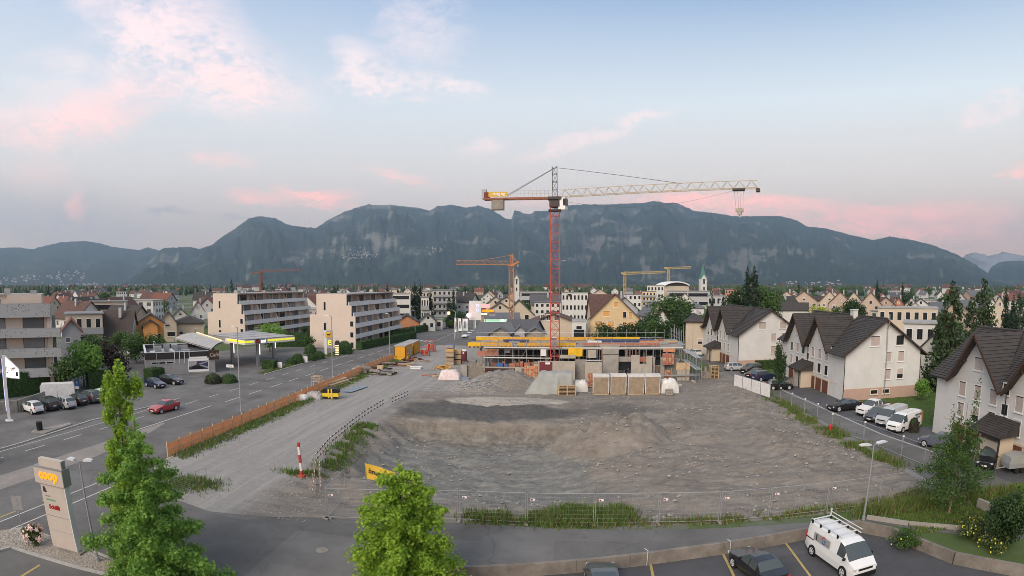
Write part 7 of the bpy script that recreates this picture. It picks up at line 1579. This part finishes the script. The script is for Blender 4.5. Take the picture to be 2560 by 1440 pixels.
gh('shop','long beige gabled shop with three windows and a low pitched dark brown roof',1318,1450,168,783,808,20,'plaster_cream','roof_brown',wins=[(0,-3.2,5.0,1.3,1.7,'curtain'),(0,-1.5,5.0,1.3,1.7,'curtain'),(0,1.0,5.0,1.6,1.7,'curtain')],chim=False,cat='shop',ov=.9)
gable_house('shop','low dark roofed shop wing with the roof slope towards the building site',tuple(PD(1345,152)),rad(80),12,8,3.2,6.2,'plaster_grey','roof_grey',chim=False,cat='shop')
flat('workshop','white flat roofed workshop with a large grid window beside the shop',1430,1466,158,803,12,'plaster_white','gravel_roof',1,1,eave=.1)
p=PD(1448,157.5); window(thing('grid_window','large dark grid window standing on the workshop front','window',(p.x,p.y,0),rad(-2)),0,0,.9,3.0,2.2,0,'glass')
gh('detached_house','beige gabled house with grey roof behind the filling station, left one',1215,1262,262,741,760,14,'plaster_cream','roof_grey',auto=True); gh('detached_house','beige gabled house with grey roof behind the filling station, right one',1240,1292,245,742,758,14,'plaster_cream','roof_black',auto=True)
gh('commercial_house','large beige house with an asymmetrical dark roof and two square windows',1258,1336,215,750,788,16,'plaster_cream','roof_black',wins=[(0,-1.5,2.4,1.5,1.7,'glass'),(0,3.0,2.4,1.5,1.7,'glass')],chim=False)
gh('commercial_house','cream house with a wide low gable behind the lit shop signs',1222,1278,212,756,775,12,'plaster_cream','roof_brown',auto=True)
flat('apartment_block','white three storey block left of the red crane mast',1336,1402,240,755,14,'plaster_white','roof_slate',3,5); flat('office_building','dark glazed building with a white band behind the white block',1300,1372,320,728,16,'plaster_grey','roof_flat',3,6,ribbon=True)
o=flat('town_hall','white modern building with narrow windows and an oval opening right of the red crane mast',1404,1470,230,731,16,'plaster_white','roof_flat',3,7,eave=.15)
a=PD(1404,230); part('oval_window',MB().ext([(3.2+1.0*math.cos(i*.524),HZ(1437,738,a)+.55*math.sin(i*.524)) for i in range(12)],-.05,.02),M['glass'],o)
gh('detached_house','tan gabled house with dark brown roof and orange shutters behind the shell',1476,1598,165,734,794,15,'plaster_tan','roof_brown',wins=[(0,.3,9.0,1.2,1.5,'orange'),(0,-2.4,6.4,1.9,1.5,'orange'),(0,-4.6,3.4,2.0,1.5,'orange'),(0,-1.1,3.4,1.9,1.5,'orange'),(0,2.9,6.0,.9,1.7,'glass'),(0,4.6,6.0,.9,1.6,'orange'),(0,2.9,2.8,1.0,1.9,'orange'),(0,4.8,2.8,1.0,1.9,'orange')],ov=.8)
gable_house('roof_wing','red brown roofed wing on the left of the tan house with orange shutters',tuple(PD(1474,176)),rad(-84),11,9,6.2,12.6,'plaster_cream','roof_brown',chim=False,cat='house')
flat('apartment_block','yellow balcony block above the tan house',1606,1640,330,728,14,'plaster_yellow','roof_flat',4,4,bands=True); flat('apartment_block','white block left of the yellow balcony block',1560,1604,290,735,12,'plaster_white','roof_flat',3,4)
gh('detached_house','beige house with raised flat gable above the brown roofed wing',1480,1520,310,722,735,12,'plaster_cream','roof_brown',auto=True)
c0_=PD(1660,430); o=thing('exhibition_hall','wide pale hall with an arched white roof, far behind the yellow cranes','hall',c0_,rad(8)); zz=HZ(1690,712,c0_); wv_=66*430/F; part('wall',MB().box(0,0,0,wv_,20,zz),M['plaster_cream'],o); part('roof',MB().ext([(wv_*i/10,zz+2.6*math.sin(math.pi*i/10)**.8) for i in range(11)]+[(wv_*i/10,zz+2.6*math.sin(math.pi*i/10)**.8-.8) for i in range(10,-1,-1)],-2,22),M['white'],o); part('gable_glass',MB().ext([(wv_*i/10,zz+2.2*math.sin(math.pi*i/10)**.8-.6) for i in range(11)],-.4,-.1),M['glass'],o)
flat('office_building','long dark flat roofed block below the arched hall',1668,1775,380,727,16,'plaster_grey','roof_flat',2,10,ribbon=True); flat('office_building','white flat block left of the arched hall',1618,1660,400,713,16,'plaster_white','gravel_roof',3,5); flat('apartment_block','brown brick block left of the spruce group',1812,1842,330,722,14,'brick_red','roof_flat',4,4)
def church(label,px,dist,pyt,pyr,w,spm):
    p=PD(px,dist); o=thing('church_tower',label,'church tower',p,rad(10)); zt,zr=HZ(px,pyt,p),HZ(px,pyr,p); part('tower',MB().box(-w/2,-w/2,0,w/2,w/2,zr),M['plaster_white'],o)
    for s in(-1,1): part('gable',MB().ext([(-w/2,zr),(w/2,zr),(0,zr+w*.7)],s*w/2-.2,s*w/2+.2),M['plaster_white'],o)
    part('spire',MB().add([(-w*.46,-w*.46,zr),(w*.46,-w*.46,zr),(w*.46,w*.46,zr),(-w*.46,w*.46,zr),(0,0,zt)],[(0,1,4),(1,2,4),(2,3,4),(3,0,4)]),M[spm],o)
    for z in(.55,.8): window(o,0,-w/2,zr*z,w*.28,zr*.13,0,'glass',sill=False)
    part('clock',MB().bar((0,-w/2-.1,zr*.97),(0,-w/2-.02,zr*.97),w*.4,12),M['frame_dark'],o)
dm('copper',(.09,.20,.17),.6)
church('white church tower with a slim green spire right of the yellow cranes',1757,480,660,698,5.2,'copper'); church('white church tower with a dark pointed spire behind the orange crane',1291,430,673,698,4.0,'roof_slate')
# sign towers, flags
p=PD(1188,178); o=thing('advert_tower','tall white advertising tower with pink framed letters by the far road','sign',p,rad(5)); zt,zb=HZ(1188,752,p),HZ(1188,800,p); part('board',MB().box(-1.9,-.2,zb,1.9,.2,zt),M['plastic_white'],o); part('post',MB().box(-.2,-.1,0,.2,.1,zb),M['galv_light'],o); pkl=mat('pink_glow',(.8,.3,.3),.5,emit=S(235,140,140),estr=.7)
for i,ch in enumerate('OOOO'): text(ch,1.1,pkl,o,(-1.1,-.23,zt-2.0-i*1.0),(rad(90),0,0),bold=.02)
for i,ch in enumerate('DO'): text(ch,1.3,M['violet_glow'],o,(.8,-.23,zt-1.6-i*1.35),(rad(90),0,0),bold=.02)
p=PD(1172,176); z=HZ(1172,788,p); single('clock_sign',MB().bar((0,-.15,0),(0,.15,0),1.5,16),M['white_glow'],'round glowing white sign below the advertising tower','sign',None,(p.x,p.y,z))
p=PD(1190,184); o=thing('shop_signs','cluster of glowing pink, yellow and orange shop signs behind the advertising tower','signs',(p.x,p.y,0),rad(4)); f=lambda a,b_,y0,y1,m,dy=0: part('sign_panel',MB().box((a-1190)/F*184,dy,HZ(1190,y1,p),(b_-1190)/F*184,dy+.2,HZ(1190,y0,p)),m,o)
f(1196,1224,760,770,pkl); f(1192,1200,771,780,M['yellow_glow'],-.3); f(1196,1218,783,787,M['lamp_glow'],-.3); f(1206,1234,774,780,M['orange_glow'],-.2); f(1186,1200,788,800,M['orange_glow'],.4); f(1200,1210,790,806,M['plaster_peach'],.5); f(1222,1238,774,790,M['plaster_grey'],.6); part('post',MB().box(-1,.3,0,-.8,.5,8).box(3,.7,0,3.2,.9,8),M['metal_grey'],o)
for i,(px,pt,pb) in enumerate(((1139,795,838),(1148,795,834),(1159,796,832))):
    p=G(px-3,pb+12); h=HZ(px,pt,p); o=thing('flag',('left','middle','right')[i]+' one of three white banner flags by the far road','flag',p,rad(10),'white banner flags'); part('pole',MB().bar((0,0,0),(0,0,h+.2),.11,6),M['galv_light'],o); fl=MB(); k=8
    wv_=(.5,1.1,1.5)[i]
    for j in range(k+1):
        for q in range(4): fl.v.append((.08+wv_*q/3*(1-.25*(i==1)*(1-j/k)),.08*math.sin(j+q),h*(1-.62*j/k)-.1))
    for j in range(k):
        for q in range(3): fl.f.append([j*4+q,j*4+q+1,j*4+q+5,j*4+q+4]); fl.mi.append(0)
    part('cloth',fl,M['white'],o); part('print',MB().box(.3*wv_,-.11,h*.5,.62*wv_,-.1,h*.85),M['metal_grey'],o)
# right: row houses and flat blocks
rows=[(1938,1995,265,727,750),(1976,2044,262,727,752),(2050,2098,262,727,752),(2072,2130,250,729,757),(2110,2160,240,729,758),(2148,2206,236,729,762)]
for i,(a,b_,d_,yr,ye) in enumerate(rows): gh('row_house',('first','second','third','fourth','fifth','sixth')[i]+' beige gabled row house from the left, above the middle white house',a,b_,d_,yr,ye,13,'plaster_peach' if i%2 else 'plaster_cream','roof_brown',auto=True,group='beige gabled row houses',seed=i)
for i,(a,b_) in enumerate(((1945,1970),(1966,2006),(1998,2040))): gh('low_house',('left','middle','right')[i]+' one of three low white houses with black roofs before the row houses',a,b_,205,756,772,9,'plaster_white','roof_black',chim=False,cat='house',group='low white houses before the rows',rz=rad(70))
for i,(a,b_,y) in enumerate(((2190,2240,742),(2232,2262,742),(2262,2296,744),(2280,2325,746))): gh('detached_house',('first','second','third','fourth')[i]+' dark roofed house from the left, right of the row houses',a,b_,255,y,762,10,('plaster_pink','brick_red','plaster_white','plaster_white')[i],'roof_black',auto=True,group='dark roofed houses right of the rows',seed=i+9)
o=flat('school_building','long flat beige two storey building behind the roof with the chimney',2196,2346,165,769,12,'plaster_cream','gravel_roof',2,7,eave=.2)
flat('villa','flat white house between the middle white house and the tall pine',2262,2342,112,806,9,'plaster_white','gravel_roof',2,3,eave=.3); gh('detached_house','white house with a steep black roof behind the right gable of the middle house',2300,2372,100,835,872,9,'plaster_white','roof_black',chim=False,rz=rad(-50),wins=[(0,0,1.4,1,1.2,'glass')])
gh('detached_house','cream gable house between the pines at the right',2482,2518,190,738,768,10,'plaster_cream','roof_black',auto=True)
gh('detached_house','cream house with dark hipped roof left of the farthest white house',1716,1766,130,785,800,10,'plaster_cream','roof_black',hip=3,wins=[(0,1,2.2,1,1.2,'half')],rz=rad(-8)); gh('low_house','dark roofed low house among the trees behind the scaffolding',1640,1672,160,775,796,9,'plaster_white','roof_brown',chim=False)
gh('detached_house','white gabled house with dark roof left of the spruce group',1690,1735,270,732,756,10,'plaster_white','roof_brown',auto=True); gh('detached_house','white low house below the one with the brown roof near the spruces',1716,1760,235,757,768,9,'plaster_white','roof_slate',auto=True,hip=2)
flat('office_building','grey flat building at the foot of the spruce group',1770,1812,260,738,12,'plaster_grey','roof_flat',2,4)
# ---- the rest of the town, house by house
walls=[('white','plaster_white'),('cream','plaster_cream'),('peach','plaster_peach'),('beige','plaster_beige'),('yellowish','plaster_yellow'),('grey','plaster_grey'),('pink','plaster_pink')]; ww_=[12,1.6,1.5,1.5,.5,3.5,.5]
roofs=[('black','roof_black'),('brown','roof_brown'),('red','roof_red'),('slate grey','roof_slate'),('grey','roof_grey')]; rw_=[4,5,4,2,2]
dims=[(9,11,5.2,9.2),(10,12,5.4,9.8),(8.5,10,4.6,8.4),(11,14,6.2,10.8),(9.5,13,7.2,11.2),(12,18,6.5,10.5)]
zones=[(300,'behind the grey balcony block'),(520,'behind the orange house'),(790,'behind the left terraced block'),(1000,'behind the right terraced block'),(1250,'beyond the bend of the road'),(1480,'behind the red crane mast'),(1750,'behind the tan house'),(1950,'around the tall spruce group'),(2250,'behind the middle white house'),(9999,'behind the brownish roof')]
def zone(px): return next(z for lim,z in zones if px<lim)
def depth(d): return 'near rows' if d<340 else('mid town' if d<650 else 'far town')
ords='first second third fourth fifth sixth seventh eighth ninth tenth eleventh twelfth thirteenth fourteenth fifteenth sixteenth seventeenth eighteenth nineteenth twentieth'.split()
rt_=random.Random(101); items=[]; taken=[(Vector((o.location.x,o.location.y,0)),9) for o in COL.objects if o.parent is None and o.type in('EMPTY','MESH') and o.location.length>60]
def free(p,rr):
    for q,s in taken:
        if (q-p).length<s+rr: return False
    return True
def road_clear(p): return not(-56<p.x<-33 and p.y<460) and not(20<p.x<34 and p.y<190) and not(p.y<195 and -40<p.x<70) and not(p.y<150 and -120<p.x<0) and not(-100<p.x<-50 and p.y<175)
tries=0
while len(items)<245 and tries<9000:
    tries+=1; px=rt_.uniform(120,2600); d=175+(1250-175)*rt_.random()**1.9; p=PD(px,d)
    if not road_clear(p) or not free(p,7.5): continue
    if px>1960 and d<200: continue
    taken.append((p,8)); w=rt_.choices(walls,ww_)[0]; r_=rt_.choices(roofs,rw_)[0]; items.append((px,d,p,w,r_,rt_.randrange(len(dims)),rt_.choice((0,1,2,3))*math.pi/2+rad(rt_.gauss(5,9)),rt_.random()<.14))
items.sort(key=lambda t:t[0]); cnt={}; prot={}
for px,d,p,w,r_,di,rz,fl in items:
    key=(w[0],'flat' if fl else r_[0],zone(px),depth(d)); n=cnt[key]=cnt.get(key,0)+1
    lb='%s house, %s roof, %s from left, %s %s'%(w[0],key[1],ords[min(n-1,19)],depth(d),zone(px)); k=(w[1],r_[1],di,fl)
    if fl:
        W2,L2=dims[di][0]+3,dims[di][1]+3
    if k in prot: copy_tree(prot[k],(p.x,p.y,0),rz,lb); continue
    if fl:
        o=thing('flat_house',lb,'house',(p.x,p.y,0),rz,'houses of the town'); z=6.2 if di<3 else 9; part('wall',MB().box(-W2/2,0,-.2,W2/2,L2,z),M[w[1]],o); part('roof',MB().box(-W2/2-.3,-.3,z,W2/2+.3,L2+.3,z+.3),M['gravel_roof'],o); mb=MB()
        for f in range(2 if z<7 else 3):
            for i in range(4):
                for s,y in((0,-.04),(1,L2)): mb.box(-W2/2+(i+.25)*W2/4,y,1+f*2.9,-W2/2+(i+.75)*W2/4,y+.04,2.5+f*2.9)
                for x in(-W2/2-.04,W2/2): mb.box(x,(i+.25)*L2/4,1+f*2.9,x+.04,(i+.75)*L2/4,2.5+f*2.9)
        part('window',mb,M['glass_curtain'],o,kind='stuff')
    else:
        dw=dims[di]; o=gable_house('town_house',lb,(p.x,p.y,0),rz,dw[0],dw[1],dw[2],dw[3],w[1],r_[1],group='houses of the town',auto=True,stuffwin=True,ov=.7)
    prot[k]=o
# trees between the houses
tk=[('oak',4,'leafy tree'),('lime',4,'dark leafy tree'),('bushy',3,'bushy tree'),('small',2,'small tree'),('spruce',2.2,'spruce'),('pine',1,'pine'),('thuja',1,'slim conifer'),('bright',1.2,'bright green tree')]; items=[]; tries=0
while len(items)<240 and tries<9000:
    tries+=1; px=rt_.uniform(100,2620); d=165+(1500-165)*rt_.random()**1.75; p=PD(px,d)
    if not road_clear(p) or not free(p,1.5): continue
    items.append((px,d,p,rt_.choices(tk,[t_[1] for t_ in tk])[0]))
items.sort(key=lambda t:t[0]); cnt={}
for px,d,p,(kind,_,nm_) in items:
    key=(nm_,zone(px),depth(d)); n=cnt[key]=cnt.get(key,0)+1
    o=tree_at(p,TP[kind][n%2],'%s, %s from left, %s %s'%(nm_,ords[min(n-1,19)],depth(d),zone(px)),'tree','trees of the town','leafy_tree' if kind not in('spruce','pine','thuja') else kind+'_tree',1,rt_.uniform(0,6)); s=rt_.uniform(.8,1.35)*(1.1 if d>500 else 1); o.scale=(s*rt_.uniform(.9,1.3),)*2+(s,)
# far wood across the valley floor: one mass
mb=MB(); rr=random.Random(77)
for _ in range(5200):
    px=rr.uniform(-120,2680); d=900+2600*rr.random()**1.4; p=PD(px,d)
    if fbm(p.x,p.y,.0016)<-.12 and d<2400: continue
    w_=rr.uniform(5,13); h=rr.uniform(7,17)*(1.0 if d<2000 else 1.25); n=6; a0=rr.random(); b=len(mb.v)
    for z,q in((0,.75),(.35,1.0),(.7,.75),(.92,.35)):
        for i in range(n): a=a0+i*6.283/n; k=rr.uniform(.75,1.2); mb.v.append((p.x+math.cos(a)*w_/2*q*k,p.y+math.sin(a)*w_/2*q*k,h*z))
    for l in range(3):
        for i in range(n): mb.f.append([b+l*n+i,b+l*n+(i+1)%n,b+(l+1)*n+(i+1)%n,b+(l+1)*n+i]); mb.mi.append(0)
    mb.f.append([b+3*n+i for i in range(n)]); mb.mi.append(0)
fw=leafmat('far_wood_leaf',(.022,.042,.018),(.06,.095,.032),.05,.01); struct('far_woodland',mb,fw,'stuff')
# houses too small to tell apart: valley settlements and the villages on the slopes
mw=MB(); mr=MB()
def tiny(p,s,rz):
    i0=len(mw.v); mw.cb((p.x,p.y,p.z+s*.3),(s,s*1.2,s*.9),rz); c,si=math.cos(rz),math.sin(rz); f=lambda x,y,z:(p.x+c*x-si*y,p.y+si*x+c*y,p.z+z)
    mr.add([f(-s*.6,-s*.7,s*.72),f(s*.6,-s*.7,s*.72),f(s*.6,s*.7,s*.72),f(-s*.6,s*.7,s*.72),f(0,-s*.7,s*1.2),f(0,s*.7,s*1.2)],[(0,4,5,3),(1,2,5,4),(0,1,4),(2,3,5)])
for _ in range(900):
    px=rr.uniform(-60,2620); d=1150+2900*rr.random(); 
    if fbm(px*4,d,.002)<-.05: continue
    p=PD(px,d); tiny(p,rr.uniform(8,16),rr.uniform(0,3))
mts=[o for o in COL.objects if o.name.startswith('mountain')]
for px0,py0,sx_,sy_,n,s in((905,638,45,14,46,13),(880,645,20,8,14,12),(1080,628,40,10,14,11),(1100,622,20,6,8,11),(2065,712,70,7,34,14),(1975,708,30,5,12,13),(160,690,60,14,30,16),(40,700,60,10,34,16),(220,712,60,5,26,15),(300,714,120,4,30,14),(1405,653,10,4,5,12),(420,715,60,4,20,14)):
    for _ in range(n):
        d=ray(px0+rr.gauss(0,sx_*.5),py0+rr.gauss(0,sy_*.5))
        best=None
        for m_ in mts:
            ok,loc,nn,fi=m_.ray_cast(Vector((0,0,H)),d)
            if ok and (best is None or loc.length<best.length): best=loc
        if best is not None: tiny(best-Vector((0,0,2)),s*rr.uniform(.7,1.2)*best.length/6000,rr.uniform(0,3))
o=struct('distant_settlement',mw,M['plaster_white'],'stuff'); part('distant_roofs',mr,M['roof_brown'],o,kind='stuff')
# ------------------------------------------------------------------ pieces that can be told apart become parts of their own
SPL={'band','bargeboard','end_wall','light_strip','coping','strap','skid','film_edge','roof_seam','pendant_tie','black_line','panel_joint','trim','crown_trim','head_trim','gable','brick_course','ledger','roof_pipe','foot','text_line','rack_foot','lower_plate','print','box_trim','brace'}
done={}
for o in list(COL.objects):
    if o.type!='MESH' or o.parent is None or o.name.split('.')[0] not in SPL: continue
    me=o.data
    if me.name not in done:
        n=len(me.vertices); par=list(range(n))
        def fnd(a):
            while par[a]!=a: par[a]=par[par[a]]; a=par[a]
            return a
        for p in me.polygons:
            v=list(p.vertices)
            for b in v[1:]: par[fnd(v[0])]=fnd(b)
        isl={}
        for p in me.polygons: isl.setdefault(fnd(p.vertices[0]),[]).append(p)
        subs=[]
        if 1<len(isl)<=14:
            for ps in isl.values():
                ids=sorted({v for p in ps for v in p.vertices}); mp={v:i for i,v in enumerate(ids)}
                m2=bpy.data.meshes.new(me.name.split('.')[0]); m2.from_pydata([me.vertices[v].co[:] for v in ids],[],[[mp[v] for v in p.vertices] for p in ps])
                for m_ in me.materials: m2.materials.append(m_)
                m2.polygons.foreach_set('material_index',[p.material_index for p in ps]); subs.append(m2)
        done[me.name]=subs
    subs=done[me.name]
    if subs:
        for m2 in subs[1:]:
            c=o.copy(); c.data=m2; COL.objects.link(c)
        o.data=subs[0]
